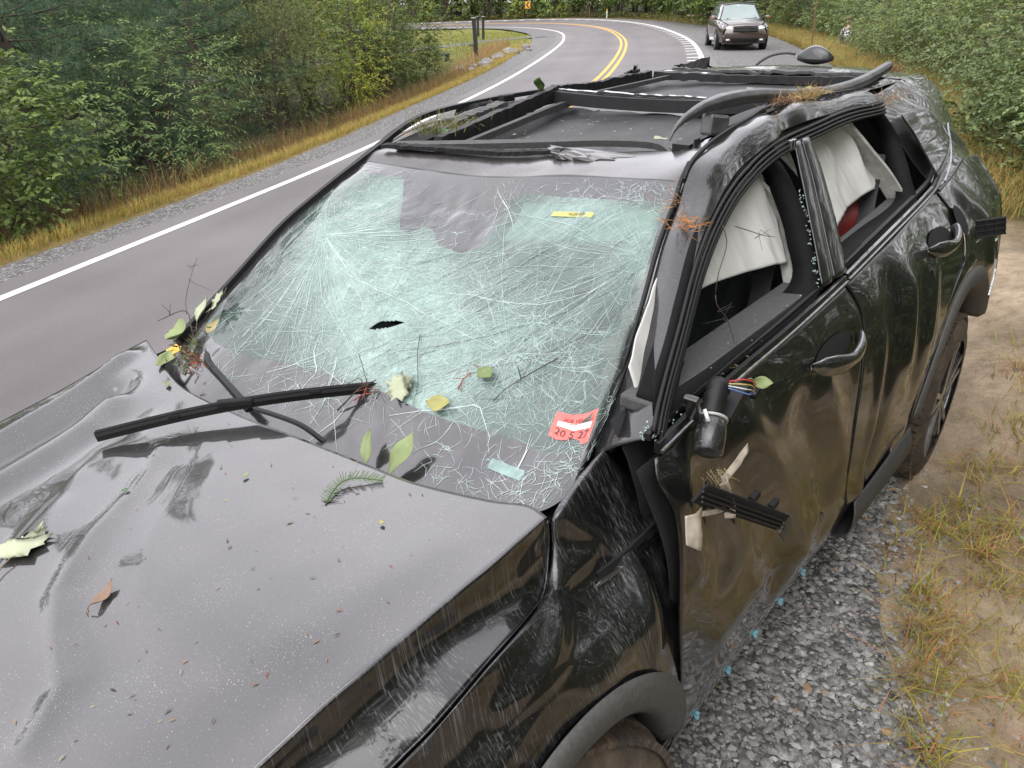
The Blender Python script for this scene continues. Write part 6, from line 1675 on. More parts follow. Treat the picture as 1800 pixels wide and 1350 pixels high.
def near_gravel(r):
    x, y = r.uniform(-3.4, .2), r.uniform(.62, 2.1)
    i, t = road_coords([(x, y)]); dd = t[0] - LW[i[0]]; lim = gr_w(i[0]) + .30 + .10 * math.sin(x * 5) + .06 * math.sin(x * 13)
    return np.array((x, y)) if .3 < dd < lim and r.random() < np.clip((lim - dd) / .45, .03, 1) ** 1.5 else None
XY = scatter(19000, near_gravel, 30)
i, t = road_coords(XY); w = LW[i]; zz = np.maximum(LE[i, 2] + (RE[i, 2] - LE[i, 2]) * np.clip(t, -.5, w + .5) / w - .004, ground_z(XY) - .10 * (lambda k: k * k * (3 - 2 * k))(np.clip((np.interp(-RE[i, 0], [-20, 1, 5, 9, 14], [1.65, 1.68, 1.80, 2.2, 3.6]) - (t - w)) / .45, 0, 1)) + .006)
stone_field('gravel_stones', XY, .004, .021, 31, 'loose grey crushed stones beside the wreck', zz)

# ================================================================== THINGS ALONG THE ROAD
# ---- parked SUV facing the camera
M_BRONZE = mat_car_paint('dark_bronze_paint', 0, .1, 0)
_nt = M_BRONZE.node_tree
for n in _nt.nodes:
    if n.type == 'BSDF_PRINCIPLED':
        for l in list(n.inputs['Base Color'].links): _nt.links.remove(l)
        n.inputs['Base Color'].default_value = (.055, .036, .030, 1); n.inputs['Metallic'].default_value = .5
M_CGLASS, _n2, _b2 = new_mat('car_glass'); _b2.inputs['Base Color'].default_value = (.10, .15, .14, 1); _b2.inputs['Roughness'].default_value = .08; _b2.inputs['Coat Weight'].default_value = 1.; _b2.inputs['Coat IOR'].default_value = 1.9
M_LAMP = simple('headlamp_lens', (.55, .56, .56), .12, coat=1., noise_amt=.2)
M_AMBER = simple('amber_lens', (.55, .16, .02), .2, coat=.6)
pk = empty('parked_suv', (-30.3, -12.2, gz(-30.3, -12.2) - .05), RAD(33), 'dark bronze SUV parked on the shoulder facing the wreck', 'SUV')
def mirror_y(rows): return [[(x, -y, z) for x, y, z in r] for r in rows]
def ppanel(name, rows, nu, nv, mat, out, parent=None, thick=.004): return panel(name, net(rows, nu, nv), mat, parent or pk, thick, out)
ppanel('hood', [[(.80, -.62, .93), (.88, 0, .97), (.80, .62, .93)], [(.35, -.76, 1.04), (.40, 0, 1.09), (.35, .76, 1.04)], [(-.42, -.78, 1.08), (-.30, 0, 1.12), (-.42, .78, 1.08)]], 24, 14, M_BRONZE, (0, 0, 1))
side_rows = [[(.82, .66, .93), (.35, .80, 1.03), (-.42, .84, 1.08), (-1.5, .86, 1.10), (-2.6, .86, 1.13), (-3.6, .78, 1.16)],
             [(.86, .78, .78), (.35, .92, .88), (-.42, .94, .92), (-1.5, .945, .94), (-2.6, .94, .96), (-3.66, .84, .96)],
             [(.84, .80, .55), (.35, .93, .60), (-.42, .95, .60), (-1.5, .955, .60), (-2.6, .95, .62), (-3.66, .84, .65)],
             [(.78, .76, .30), (.35, .88, .30), (-.42, .90, .28), (-1.5, .90, .28), (-2.6, .90, .28), (-3.6, .80, .34)]]
ppanel('body_side', side_rows, 40, 18, M_BRONZE, (0, 1, 0)); ppanel('body_side', mirror_y(side_rows), 40, 18, M_BRONZE, (0, -1, 0))
front = ppanel('front_bumper', [[(.80, -.62, .93), (.90, 0, .96), (.80, .62, .93)], [(.90, -.74, .72), (1.0, 0, .74), (.90, .74, .72)], [(.90, -.78, .50), (1.0, 0, .50), (.90, .78, .50)], [(.80, -.74, .28), (.92, 0, .27), (.80, .74, .28)]], 30, 16, M_BRONZE, (1, 0, 0))
g = ppanel('grille', [[(.905, -.44, .88), (.955, 0, .90), (.905, .44, .88)], [(.985, -.46, .68), (1.025, 0, .68), (.985, .46, .68)]], 20, 6, M_MATTE, (1, 0, 0))
for z, x in ((.84, .975), (.79, .995), (.74, 1.012)): MB().box((x, 0, z), (.02, .80, .014)).build('grille_bar', M_CHROME, g)
ppanel('lower_intake', [[(.985, -.50, .47), (1.02, 0, .47), (.985, .50, .47)], [(.935, -.46, .33), (.965, 0, .33), (.935, .46, .33)]], 16, 5, M_MATTE, (1, 0, 0))
for s in (-1, 1):
    rows = [[(.865, s * .48, .885), (.80, s * .66, .90), (.62, s * .79, .93)], [(.925, s * .50, .78), (.87, s * .70, .80), (.66, s * .845, .86)]]
    ppanel('headlight', rows, 12, 5, M_LAMP, (1, s * .5, 0))
    cushion('fog_lamp', (.925, s * .62, .42), (.05, .14, .06), M_LAMP, pk)
    m_ = cushion('side_mirror', (-.52, s * 1.03, 1.16), (.12, .20, .13), M_BRONZE, pk, 0, 2.8)
    cushion('turn_lamp', (-.465, s * 1.05, 1.15), (.02, .12, .025), M_AMBER, m_)
    MB().bar((-.55, s * .88, 1.12), (-.53, s * .98, 1.14), .04, .03).build('mirror_arm', M_TRIM, m_)
    MB().bar((-1.3, s * .60, 1.70), (-3.1, s * .58, 1.67), .035, .03).build('roof_rail', M_CHROME, pk, bevel=.008)
    gl_ = [[(-.42, s * .80, 1.10), (-1.15, s * .60, 1.60), (-1.9, s * .585, 1.64), (-2.7, s * .58, 1.62), (-3.35, s * .57, 1.55)], [(-.45, s * .84, 1.09), (-1.3, s * .855, 1.11), (-2.0, s * .86, 1.12), (-2.7, s * .85, 1.14), (-3.6, s * .77, 1.17)]]
    ppanel('pillar_frame', gl_, 40, 8, M_BRONZE, (0, s, .4))
    for a, b in ((.20, .44), (.47, .70), (.73, .88)):
        T_, B_ = crv(gl_[0], 60), crv(gl_[1], 60); k0, k1 = int(a * 59), int(b * 59)
        rows = [(T_[k0:k1] * .88 + B_[k0:k1] * .12) + np.array((0, s * .006, .003)), (T_[k0:k1] * .08 + B_[k0:k1] * .92) + np.array((0, s * .006, .003))]
        ppanel('side_window', [list(map(tuple, r)) for r in rows], 14, 4, M_CGLASS, (0, s, .4))
    for wx in (0., -2.8):
        w = empty('wheel', (wx, s * .86, .36)); w.parent = pk
        b = MB(); b.tube([(0, -.11, 0), (0, -.09, 0), (0, .09, 0), (0, .11, 0)], [.33, .365, .365, .33], 32); b.build('tyre', M_RUB, w, True)
        b = MB(); b.tube([(0, s * .10, 0), (0, s * .118, 0)], [.25, .24], 24); b.build('rim', M_ALLOY, w, True)
        A = np.radians(np.linspace(-5, 185, 24))
        ppanel('wheel_arch', [[(wx + .44 * math.cos(a), s * .955, .36 + .44 * math.sin(a)) for a in A], [(wx + .38 * math.cos(a), s * .965, .36 + .38 * math.sin(a)) for a in A]], 24, 4, M_MATTE, (0, s, 0))
ws_rows = [[(-1.12, -.58, 1.60), (-1.06, 0, 1.645), (-1.12, .58, 1.60)], [(-.80, -.68, 1.36), (-.70, 0, 1.38), (-.80, .68, 1.36)], [(-.43, -.78, 1.09), (-.30, 0, 1.12), (-.43, .78, 1.09)]]
pws = ppanel('windshield', ws_rows, 24, 14, M_CGLASS, (1, 0, 1))
for a, b in (((-.40, -.55, 1.125), (-.42, .10, 1.165)), ((-.40, .05, 1.125), (-.46, .62, 1.150))): MB().bar(a, b, .02, .015).build('wiper', M_TRIM, pws)
MB().box((-.955, -.05, 1.565), (.02, .12, .05)).build('windshield_sticker', M_STKW, pws)
ppanel('roof', [[(-1.10, -.58, 1.61), (-1.05, 0, 1.655), (-1.10, .58, 1.61)], [(-2.2, -.585, 1.65), (-2.2, 0, 1.69), (-2.2, .585, 1.65)], [(-3.35, -.57, 1.56), (-3.40, 0, 1.60), (-3.35, .57, 1.56)]], 20, 14, M_BRONZE, (0, 0, 1))
ppanel('tailgate', [[(-3.35, -.57, 1.56), (-3.40, 0, 1.60), (-3.35, .57, 1.56)], [(-3.62, -.78, 1.15), (-3.70, 0, 1.15), (-3.62, .78, 1.15)], [(-3.66, -.82, .4), (-3.75, 0, .4), (-3.66, .82, .4)]], 14, 12, M_BRONZE, (-1, 0, 0))
ppanel('underbody', [[(.8, -.8, .30), (.8, .8, .30)], [(-3.6, -.8, .32), (-3.6, .8, .32)]], 6, 6, M_DARK, (0, 0, -1))

# ---- person crouching at the edge of the bushes
def skin_body(name, joints, edges, mat, parent, sub=2):
    me = bpy.data.meshes.new(name); me.from_pydata([j[:3] for j in joints], edges, []); me.update()
    o = link(name, me, parent); me.materials.append(mat)
    md = o.modifiers.new('skin', 'SKIN'); md.use_smooth_shade = True
    for v, j in zip(me.skin_vertices[0].data, joints): v.radius = (j[3], j[3] if len(j) < 5 else j[4])
    me.skin_vertices[0].data[0].use_root = True
    s_ = o.modifiers.new('sub', 'SUBSURF'); s_.levels = sub; s_.render_levels = sub
    return o
M_SKIN = simple('skin', (.50, .30, .22), .55, noise_amt=.08)
M_HAIR = simple('brown_hair', (.13, .055, .030), .6, nscale=80, noise_amt=.4)
M_JEANS = simple('dark_trousers', (.03, .035, .05), .85)
def mat_stripe():
    mt, nt, b = new_mat('black_white_stripes')
    tc = nt.nodes.new('ShaderNodeTexCoord'); w = node(nt, 'ShaderNodeTexWave', in_Scale=7., in_Distortion=4.); w.inputs['Detail Scale'].default_value = 2.
    nt.links.new(tc.outputs['Object'], w.inputs['Vector'])
    nt.links.new(ramp(nt, w.outputs['Fac'], [(.45, (.02, .02, .025)), (.55, (.66, .62, .63))]), b.inputs['Base Color']); b.inputs['Roughness'].default_value = .85
    return mt
pe = empty('person', (-30.9, -8.35, gz(-30.9, -8.35)), RAD(205), 'person with a brown hair bun and striped top crouching by the bushes', 'person')
# local axes: +x is where the person faces
J = [(0, 0, .36, .125, .10), (.05, 0, .48, .12, .095), (.12, 0, .62, .13, .10), (.16, 0, .74, .075, .07), (.20, 0, .79, .045, .045), (.235, 0, .86, .065, .075), (.245, 0, .93, .075, .085), (.235, 0, .985, .05, .06),
     (.15, .17, .70, .05), (.26, .22, .52, .042), (.43, .17, .40, .034), (.50, .15, .37, .028), (.15, -.17, .70, .05), (.28, -.22, .54, .042), (.46, -.16, .44, .034), (.53, -.14, .41, .028),
     (.02, .10, .33, .10), (.36, .14, .40, .072), (.10, .13, .12, .055), (.06, .13, .04, .04), (.22, .14, .035, .035), (.02, -.10, .33, .10), (.36, -.14, .40, .072), (.10, -.13, .12, .055), (.06, -.13, .04, .04), (.22, -.14, .035, .035)]
E_ = [(0, 1), (1, 2), (2, 3), (3, 4), (4, 5), (5, 6), (6, 7), (3, 8), (8, 9), (9, 10), (10, 11), (3, 12), (12, 13), (13, 14), (14, 15), (0, 16), (16, 17), (17, 18), (18, 19), (19, 20), (0, 21), (21, 22), (22, 23), (23, 24), (24, 25)]
body = skin_body('body', J, E_, M_SKIN, pe)
def grown(ids, edges, k): 
    mp = {a: i for i, a in enumerate(ids)}
    return [tuple(J[a][:3]) + tuple(r * k for r in J[a][3:]) for a in ids], [(mp[a], mp[b]) for a, b in edges if a in mp and b in mp]
jj, ee = grown([0, 1, 2, 3, 8, 9, 10, 12, 13, 14], E_, 1.14); skin_body('striped_top', jj, ee, mat_stripe(), pe)
jj, ee = grown([0, 16, 17, 18, 21, 22, 23], E_, 1.10); skin_body('trousers', jj, ee, M_JEANS, pe)
for s in (1, -1):
    cushion('shoe', (.15, s * .135, .035), (.26, .09, .08), M_MATTE, pe, 0, 2.5)
    for k in range(4):
        b0 = np.array((.52, s * .145 + (k - 1.5) * .016, .385 if s > 0 else .42)); tube('finger', crv([b0, b0 + np.array((.045, 0, -.012)), b0 + np.array((.065 - .006 * abs(k - 1), 0, -.04))], 6), [.009, .009, .0085, .008, .0075, .006], M_SKIN, body, 6)
    b0 = np.array((.50, s * .12, .385 if s > 0 else .42)); tube('thumb', crv([b0, b0 + np.array((.03, -s * .025, -.01)), b0 + np.array((.055, -s * .02, -.03))], 5), [.010, .010, .009, .008, .006], M_SKIN, body, 6)
cushion('hair', (.215, 0, .955), (.20, .19, .19), M_HAIR, pe, .2, 2.2)
cushion('hair_bun', (.17, 0, 1.065), (.11, .12, .10), M_HAIR, pe, 0, 2.1)
for s in (1, -1):
    cushion('eye', (.318, s * .033, .935), (.014, .024, .013), M_DARK, body, 0, 2); cushion('ear', (.235, s * .083, .925), (.035, .016, .055), M_SKIN, body, 0, 2)
cushion('nose', (.332, 0, .915), (.03, .026, .045), M_SKIN, body, 0, 2); cushion('mouth', (.315, 0, .878), (.014, .045, .012), M_RED, body, 0, 2)

# ---- posts, poles, signs, small things
M_BLKWOOD = simple('black_painted_wood', (.012, .012, .011), .7, bump_s=.4)
M_WOOD = simple('weathered_wood', (.20, .14, .10), .9, nscale=12, noise_amt=.4, bump_s=.6, bump_d=.01)
M_RUST = simple('rusty_steel', (.13, .065, .030), .8, nscale=20, noise_amt=.4)
M_SIGNY = simple('sign_yellow', (.62, .30, .02), .5, noise_amt=.08)
M_SIGNB = simple('sign_black', (.012, .012, .012), .5, noise_amt=.1)
for (x, y), h, w, lb, tl in (((-24.0, -20.3), 1.62, .13, 'tallest black square post with a pale cap, nearest the rocks', .05), ((-42.4, -36.3), 1.30, .13, 'black post farthest off beside the drive', .0), ((-38.4, -32.4), 1.34, .13, 'middle black post just right of the tallest one', -.02)):
    e = empty('black_post', at(x, y, -.1), RAD(20), lb, 'post', 'black posts by the drive'); e.rotation_euler[0] = tl
    MB().box((0, 0, h / 2), (w, w, h + .1)).build('post_shaft', M_BLKWOOD, e, bevel=.01)
    MB().box((0, 0, h + .07), (w + .03, w + .03, .035)).build('post_cap', M_GREYTRIM, e, bevel=.008)
e = empty('rusty_post', at(-30.36, -9.44), 0, 'thin rusty steel post standing in the grass right of the parked vehicle', 'post'); e.rotation_euler = (.03, -.02, .3)
MB().box((0, 0, 1.25), (.07, .012, 2.7)).box((-.03, .02, 1.25), (.012, .05, 2.7)).box((.03, .02, 1.25), (.012, .05, 2.7)).build('post_channel', M_RUST, e)
def pole(name, x, y, h, r0, label, mat):
    e = empty(name, at(x, y, -.2), 0, label, 'pole')
    mesh = tube('pole_shaft', [(0, 0, 0), (.01, 0, h * .5), (0, .01, h)], [r0, r0 * .88, r0 * .72], mat, e, 14)
    MB().bar((-1.1, 0, h * .93), (1.1, 0, h * .93), .10, .12).build('cross_arm', mat, e, bevel=.01)
    for x_ in (-.9, -.4, .4, .9): tube('insulator', [(x_, 0, h * .93 + .06), (x_, 0, h * .93 + .12), (x_, 0, h * .93 + .2)], [.03, .05, .03], M_GREYTRIM, e, 10)
    return e
pole('utility_pole', -52.3, -19.7, 9.0, .15, 'brown wooden utility pole behind the parked vehicle', M_WOOD)
pole('utility_pole', -86.0, -57.5, 9.0, .16, 'far grey utility pole beyond the bend', M_GREYPL)
e = empty('chevron_sign', at(-60.0, -45.7, -.42), RAD(41), 'yellow sign with a black chevron at the outside of the bend', 'sign')
MB().box((0, 0, .75), (.05, .04, 1.7)).build('sign_post', M_GREYPL, e)
MB().box((.035, 0, 1.52), (.012, .46, .60)).build('sign_plate', M_SIGNY, e, bevel=.003)
mesh_py('chevron_mark', [(.044, y, z) for y, z in ((.04, 1.78), (.17, 1.78), (-.02 + .0, 1.52), (.17, 1.26), (.04, 1.26), (-.16, 1.52))], [(0, 1, 2, 5), (5, 2, 3, 4)], M_SIGNB, e)
e = empty('small_sign', at(-63.4, -44.05, -.25), RAD(38), 'small white sign plate low at the wood edge beyond the bend', 'sign')
MB().box((0, 0, .5), (.04, .04, 1.1)).build('sign_post', M_GREYPL, e); MB().box((.03, 0, 1.15), (.012, .34, .26)).build('sign_plate', M_GREYTRIM, e)
e = empty('mailbox', at(-60.8, -39.6, -.1), RAD(30), 'white mailbox on a red-brown post across the bend', 'mailbox')
MB().box((0, 0, .5), (.09, .09, 1.1)).build('mailbox_post', M_RUST, e)
panel('mailbox_shell', np.array([[(x, .13 * math.cos(a), 1.12 + .13 * math.sin(a) + (.06 if math.sin(a) > .01 else 0)) for a in np.linspace(-.6, math.pi + .6, 14)] for x in (-.3, .3)]), M_STKW, e, .01)
MB().box((.1, .15, 1.3), (.12, .01, .05)).build('mailbox_flag', M_RED, e)
e = empty('marker_post', at(-60.0, -37.3), RAD(30), 'small orange and white marker post across the bend', 'post')
MB().box((0, 0, .3), (.06, .10, .7)).build('marker_shaft', M_STKW, e); MB().box((.004, 0, .58), (.064, .104, .16)).build('marker_band', M_SIGNY, e)
lg = tube('fallen_log', crv([at(-55.5, -23.6, .32), at(-54.6, -25.0, .35), at(-53.7, -26.6, .33)], 10), np.linspace(.11, .07, 10), simple('bare_log', (.42, .35, .25), .8), None, 10); tag(lg, 'pale bare log lying in the weeds left of the parked vehicle', 'log')
for (x, y), lb in (((-24.6, -22.6), 'small dark wooden stool on the lawn left of the tallest post'), ((-28.2, -24.2), 'small dark wooden stool on the lawn behind the tallest post')):
    e = empty('garden_stool', at(x, y), .4, lb, 'stool')
    MB().box((0, 0, .30), (.42, .30, .05)).build('stool_top', M_BLKWOOD, e)
    for a in (-.16, 0, .16): MB().box((a, .08, .14), (.06, .06, .28)).build('leg', M_BLKWOOD, e)
# riprap rocks
M_ROCK = simple('pale_rock', (.17, .155, .145), .9, nscale=6, noise_amt=.45, bump_s=.7, bump_d=.03)
rr_ = np.random.default_rng(77); rp = crv([(-20.9, -18.2), (-23.2, -19.2), (-26.0, -20.5), (-28.6, -21.9)], 40)
for k in range(34):
    q = rp[rr_.integers(0, 40)] + rr_.normal(0, .28, 2); s_ = rr_.uniform(.10, .27)
    bm = bmesh.new(); bmesh.ops.create_icosphere(bm, subdivisions=1, radius=1.)
    for v in bm.verts: v.co = Vector((v.co.x * s_ * 1.25, v.co.y * s_, v.co.z * s_ * .65)) * rr_.uniform(.72, 1.2)
    me = bpy.data.meshes.new('rock'); bm.to_mesh(me); bm.free(); me.materials.append(M_ROCK)
    o = link('rock', me); o.location = at(q[0], q[1], s_ * .3); o.rotation_euler = (0, 0, rr_.uniform(0, 6.28)); tag(o, 'pale angular rock in the row of stones below the lawn', 'rock', 'riprap rocks below the lawn')
# pale footpath above the rocks
fp = crv([(-22.5, -20.0), (-26, -21.6), (-29.5, -23.3), (-31.6, -23.6)], 40); td = np.gradient(fp, axis=0); td /= np.linalg.norm(td, axis=1, keepdims=True); nd = np.c_[-td[:, 1], td[:, 0]]
Gp = np.stack([fp - nd * .35, fp + nd * .35]); tag(mesh_np('footpath', np.c_[Gp.reshape(-1, 2), ground_z(Gp.reshape(-1, 2)) + .03], grid_faces(2, 40), simple('pale_sand', (.34, .27, .20), .95)), 'pale sandy footpath above the row of rocks', 'path', kind='structure')

# ================================================================== DEBRIS ON THE WRECK
from mathutils.bvhtree import BVHTree
bpy.context.view_layer.update()
_dg = bpy.context.evaluated_depsgraph_get()
BV = {k: BVHTree.FromObject(o, _dg) for k, o in (('hood', hood), ('glass', windshield))}
def drop(x, y, on='hood', lift=.002):
    h = BV[on].ray_cast(Vector((x, y, 3)), Vector((0, 0, -1)))
    if h[0] is None: return np.array((x, y, 1.)), np.array((0, 0, 1.))
    n = h[1] if h[1].z > 0 else -h[1]
    return np.array(h[0]) + np.array(n) * lift, np.array(n)
def mat_loose_leaf(name, col, vein):
    mt, nt, b = new_mat(name)
    n = noise_tex(nt, 55, 4, .6); n2 = noise_tex(nt, 9, 3)
    c = mixc(nt, ramp(nt, n2, [(.35, 0.), (.7, 1.)]), tuple(v * .72 for v in col), col)
    c = mixc(nt, ramp(nt, n, [(.62, 0.), (.72, .5)]), c, vein)
    nt.links.new(c, b.inputs['Base Color']); b.inputs['Roughness'].default_value = .55
    bump(nt, b, n, .4, .002)
    return mt
ML_PALE = mat_loose_leaf('pale_leaf', (.40, .43, .28), (.50, .50, .36)); ML_GREEN = mat_loose_leaf('green_leaf', (.15, .21, .06), (.28, .33, .15))
ML_LIME = mat_loose_leaf('light_green_leaf', (.24, .30, .12), (.36, .40, .22)); ML_YEL = mat_loose_leaf('yellow_leaf', (.36, .34, .11), (.28, .30, .12)); ML_BROWN = mat_loose_leaf('reddish_leaf', (.24, .15, .10), (.40, .42, .15)); ML_DEEP = mat_loose_leaf('deep_green_leaf', (.07, .14, .03), (.14, .2, .06))
M_STEM = simple('leaf_stem', (.20, .13, .07), .7); M_TWIGD = simple('dark_twig', (.055, .042, .034), .85, nscale=80); M_TWIGR = simple('red_twig', (.30, .07, .045), .7)
OVAL = [(0, 0), (.15, .16), (.35, .27), (.55, .28), (.75, .20), (.9, .08), (1, 0)]
LONG = [(0, 0), (.12, .08), (.3, .17), (.5, .20), (.7, .16), (.88, .06), (1, 0)]
MAPLE = [(0, 0), (.06, .12), (.02, .40), (.20, .30), (.32, .50), (.42, .34), (.60, .46), (.56, .24), (.78, .24), (.74, .12), (1, 0)]
def leaf_obj(name, base, ang, n, L, shape, mat, label, curl=.12, stem=.25, fold=.10, tilt=0., group=None):
    n = np.array(n) / np.linalg.norm(n); d = np.array((math.cos(ang), math.sin(ang), 0.)); d -= n * d.dot(n); d /= np.linalg.norm(d); s = np.cross(n, d)
    d2 = d * math.cos(tilt) + n * math.sin(tilt); n2 = n * math.cos(tilt) - d * math.sin(tilt)
    e = empty(name, tuple(base), 0, label, 'leaf', group)
    V, Fc = [], []
    rl = np.random.default_rng(int(1e4 * (abs(base[0]) + 3 * abs(base[1]))) % 99991)
    sh = np.array(shape) if shape is MAPLE else crv(shape, 16)
    ph, asym, tw = rl.uniform(0, 6), rl.uniform(.85, 1.15), rl.normal(0, .25)
    for i, (t, w) in enumerate(sh):
        w = max(0., w * (1 + rl.normal(0, .05)))
        z = curl * L * (4 * (t - .5) ** 2) * .5 + .003
        c = d2 * t * L + n2 * z + s * (.05 * L * math.sin(3 * t + ph))
        for cc in (-1, -.55, 0, .55, 1):
            ww = w * L * cc * (asym if cc > 0 else 1 / asym)
            V.append(c + s * ww + n2 * (fold * abs(cc) ** 1.6 * w * L + tw * ww * (t - .4) + .035 * L * abs(cc) * math.sin(8 * t + ph + 2 * cc) * (w > .02)))
    for i in range(len(sh) - 1):
        for j in range(4): Fc.append((i * 5 + j, i * 5 + j + 1, i * 5 + 5 + j + 1, i * 5 + 5 + j))
    mesh_py('leaf_blade', V, Fc, mat, e, True).modifiers.new('t', 'SOLIDIFY').thickness = .0006
    if stem: tube('leaf_stalk', crv([-d2 * L * stem + n2 * .004, -d2 * L * stem * .4 + s * .004 + n2 * .007, n2 * (curl * L * .5 + .003)], 6), .0011, M_STEM, e, 5)
    return e
def twig_obj(name, pts, r, mat, label, side=0, leafy=None, cat='twig'):
    P = crv(pts, 14); e = empty(name, tuple(P[0]), 0, label, cat); Q = P - P[0]
    tube('twig_stem', Q, np.linspace(r, r * .5, 14), mat, e, 6)
    rs = np.random.default_rng(int(abs(P[0][0]) * 1e4) + side)
    for k in range(side):
        i = rs.integers(3, 12); tube('side_twig', crv([Q[i], Q[i] + rs.normal(0, .012, 3), Q[i] + rs.normal(0, .028, 3)], 5), [r * .5, r * .45, r * .4, r * .35, r * .3], mat, e, 5)
    return e
def hl(x, y, *a, **k):
    p, n = drop(x, y); return p, n
p, n = drop(.43, -.02); leaf_obj('fallen_leaf', p, 3.75, n, .105, MAPLE, ML_PALE, 'large pale maple leaf on the hood at the left edge', .10, .45)
p, n = drop(.405, .26); leaf_obj('fallen_leaf', p, 3.55, n, .060, LONG, ML_BROWN, 'small curled reddish leaf with green veins on the hood', .35, .1, .35)
p, n = drop(-.117, -.43); leaf_obj('fallen_leaf', p, 4.2, n, .035, LONG, ML_GREEN, 'small green leaf on the hood near its far corner', .2, 0)
p, n = drop(.20, -.045); leaf_obj('fallen_leaf', p, 2.2, n, .018, OVAL, ML_DEEP, 'tiny dark leaf scrap on the middle of the hood', .2, 0)
p, n = drop(.016, .136); leaf_obj('fallen_leaf', p, .4, n, .018, OVAL, ML_LIME, 'tiny light green scrap on the hood below the wiper', .3, 0)
p, n = drop(-.01, .52); leaf_obj('fallen_leaf', p, 1.4, n, .016, OVAL, ML_YEL, 'tiny yellow scrap on the hood near its raised edge', .3, 0)
p, n = drop(-.478, .365, 'glass', .006); leaf_obj('fallen_leaf', p, 1.2, n, .062, OVAL, ML_GREEN, 'green heart-shaped leaf with a red stalk on the middle of the windshield', .15, .5, .2, .25)
p, n = drop(-.375, .165, 'glass', .006); leaf_obj('fallen_leaf', p, 2.6, n, .080, MAPLE, ML_PALE, 'pale maple leaf on the lower windshield above the wiper tip', .2, .2, .15)
p, n = drop(-.385, .285, 'glass', .006); leaf_obj('fallen_leaf', p, 1.9, n, .068, OVAL, ML_YEL, 'crumpled yellow-green leaf beside the pale maple leaf', .35, .1, .45)
p, n = drop(-.235, .222, 'glass', .01); leaf_obj('fallen_leaf', p, 3.4, n, .085, LONG, ML_LIME, 'narrow folded green leaf standing behind the hood edge', .15, 0, .8, .25)
p, n = drop(-.225, .318, 'glass', .012); leaf_obj('fallen_leaf', p, 3.0, n, .125, LONG, ML_LIME, 'long light green leaf standing behind the hood edge', .1, .05, .35, .28)
p, n = drop(-.415, -.655, 'glass', .010); leaf_obj('fallen_leaf', p, 2.35, n, .095, MAPLE, ML_PALE, 'pale lobed leaf at the far lower corner of the windshield', .15, .5, .2, .25)
p, n = drop(-.375, -.675, 'glass', .010); leaf_obj('fallen_leaf', p, 3.2, n, .090, OVAL, ML_PALE, 'pale folded leaf beside the lobed one at the far windshield corner', .15, .3, .4, .3)
leaf_obj('fallen_leaf', (-.255, -.655, 1.035), 3.6, (.2, -.2, 1), .11, OVAL, ML_LIME, 'crumpled green leaf wedged behind the far hood corner', .5, 0, .6, .2)
leaf_obj('fallen_leaf', (-.225, -.61, 1.032), .6, (.2, .3, 1), .075, OVAL, ML_LIME, 'smaller crumpled green leaf against the far hood edge', .5, 0, .6, .1)
leaf_obj('fallen_leaf', (-1.88, -.52, 1.612), 3.4, (.8, .35, .3), .085, OVAL, ML_DEEP, 'upright dark green leaf sticking out of the far roof edge', .05, .3, .1, 1.15)
leaf_obj('fallen_leaf', (-1.20, -.44, 1.535), 2.5, (.3, .1, 1), .06, OVAL, ML_DEEP, 'dark green leaf lying in the broken roof gutter', .2, 0, .2)
leaf_obj('fallen_leaf', (-.675, .925, 1.225), 2.0, (.5, .6, .6), .045, OVAL, ML_LIME, 'bright green leaf stuck to the mirror wires', .3, .2, .3)
p, n = drop(-.455, .0, 'glass', .004); leaf_obj('fallen_leaf', (-.432, .045, 1.098), 1.0, (.6, 0, .8), .014, OVAL, ML_YEL, 'tiny yellow scrap under the slit in the windshield', .2, 0)
# needle sprig on the hood
p0, n0 = drop(.0, .375); p1, _ = drop(-.06, .345); p2, _ = drop(-.125, .375); p3, _ = drop(-.12, .45)
sp_ = twig_obj('conifer_sprig', [p0, p1 + np.array((0, 0, .006)), p2 * .5 + p1 * .5 + np.array((0, 0, .008)), p2 * .6 + p3 * .4], .0014, M_TWIGD, 'green conifer sprig lying on the hood near the windshield', 0, cat='sprig')
Pq = crv([p0, p1 + np.array((0, 0, .006)), p2 * .5 + p1 * .5 + np.array((0, 0, .008)), p2 * .6 + p3 * .4], 46) - crv([p0, p1, p2 * .5 + p1 * .5, p2 * .6 + p3 * .4], 14)[0]
nb_ = MB(); rq = np.random.default_rng(5)
for i in range(2, 45):
    t = Pq[min(i + 1, 45)] - Pq[i - 1]; t /= np.linalg.norm(t); sd = np.cross(t, (0, 0, 1))
    for s in (-1, 1):
        d = sd * s * .9 + t * .45 + np.array((0, 0, rq.uniform(-.1, .5))); L = rq.uniform(.014, .024); w = t * .0014
        nb_.add([Pq[i] - w, Pq[i] + w, Pq[i] + d * L + w * .3, Pq[i] + d * L - w * .3 + np.array((0, 0, .0006))], [(0, 1, 2, 3)])
o = nb_.build('needles', ML_DEEP, sp_); o['kind'] = 'stuff'
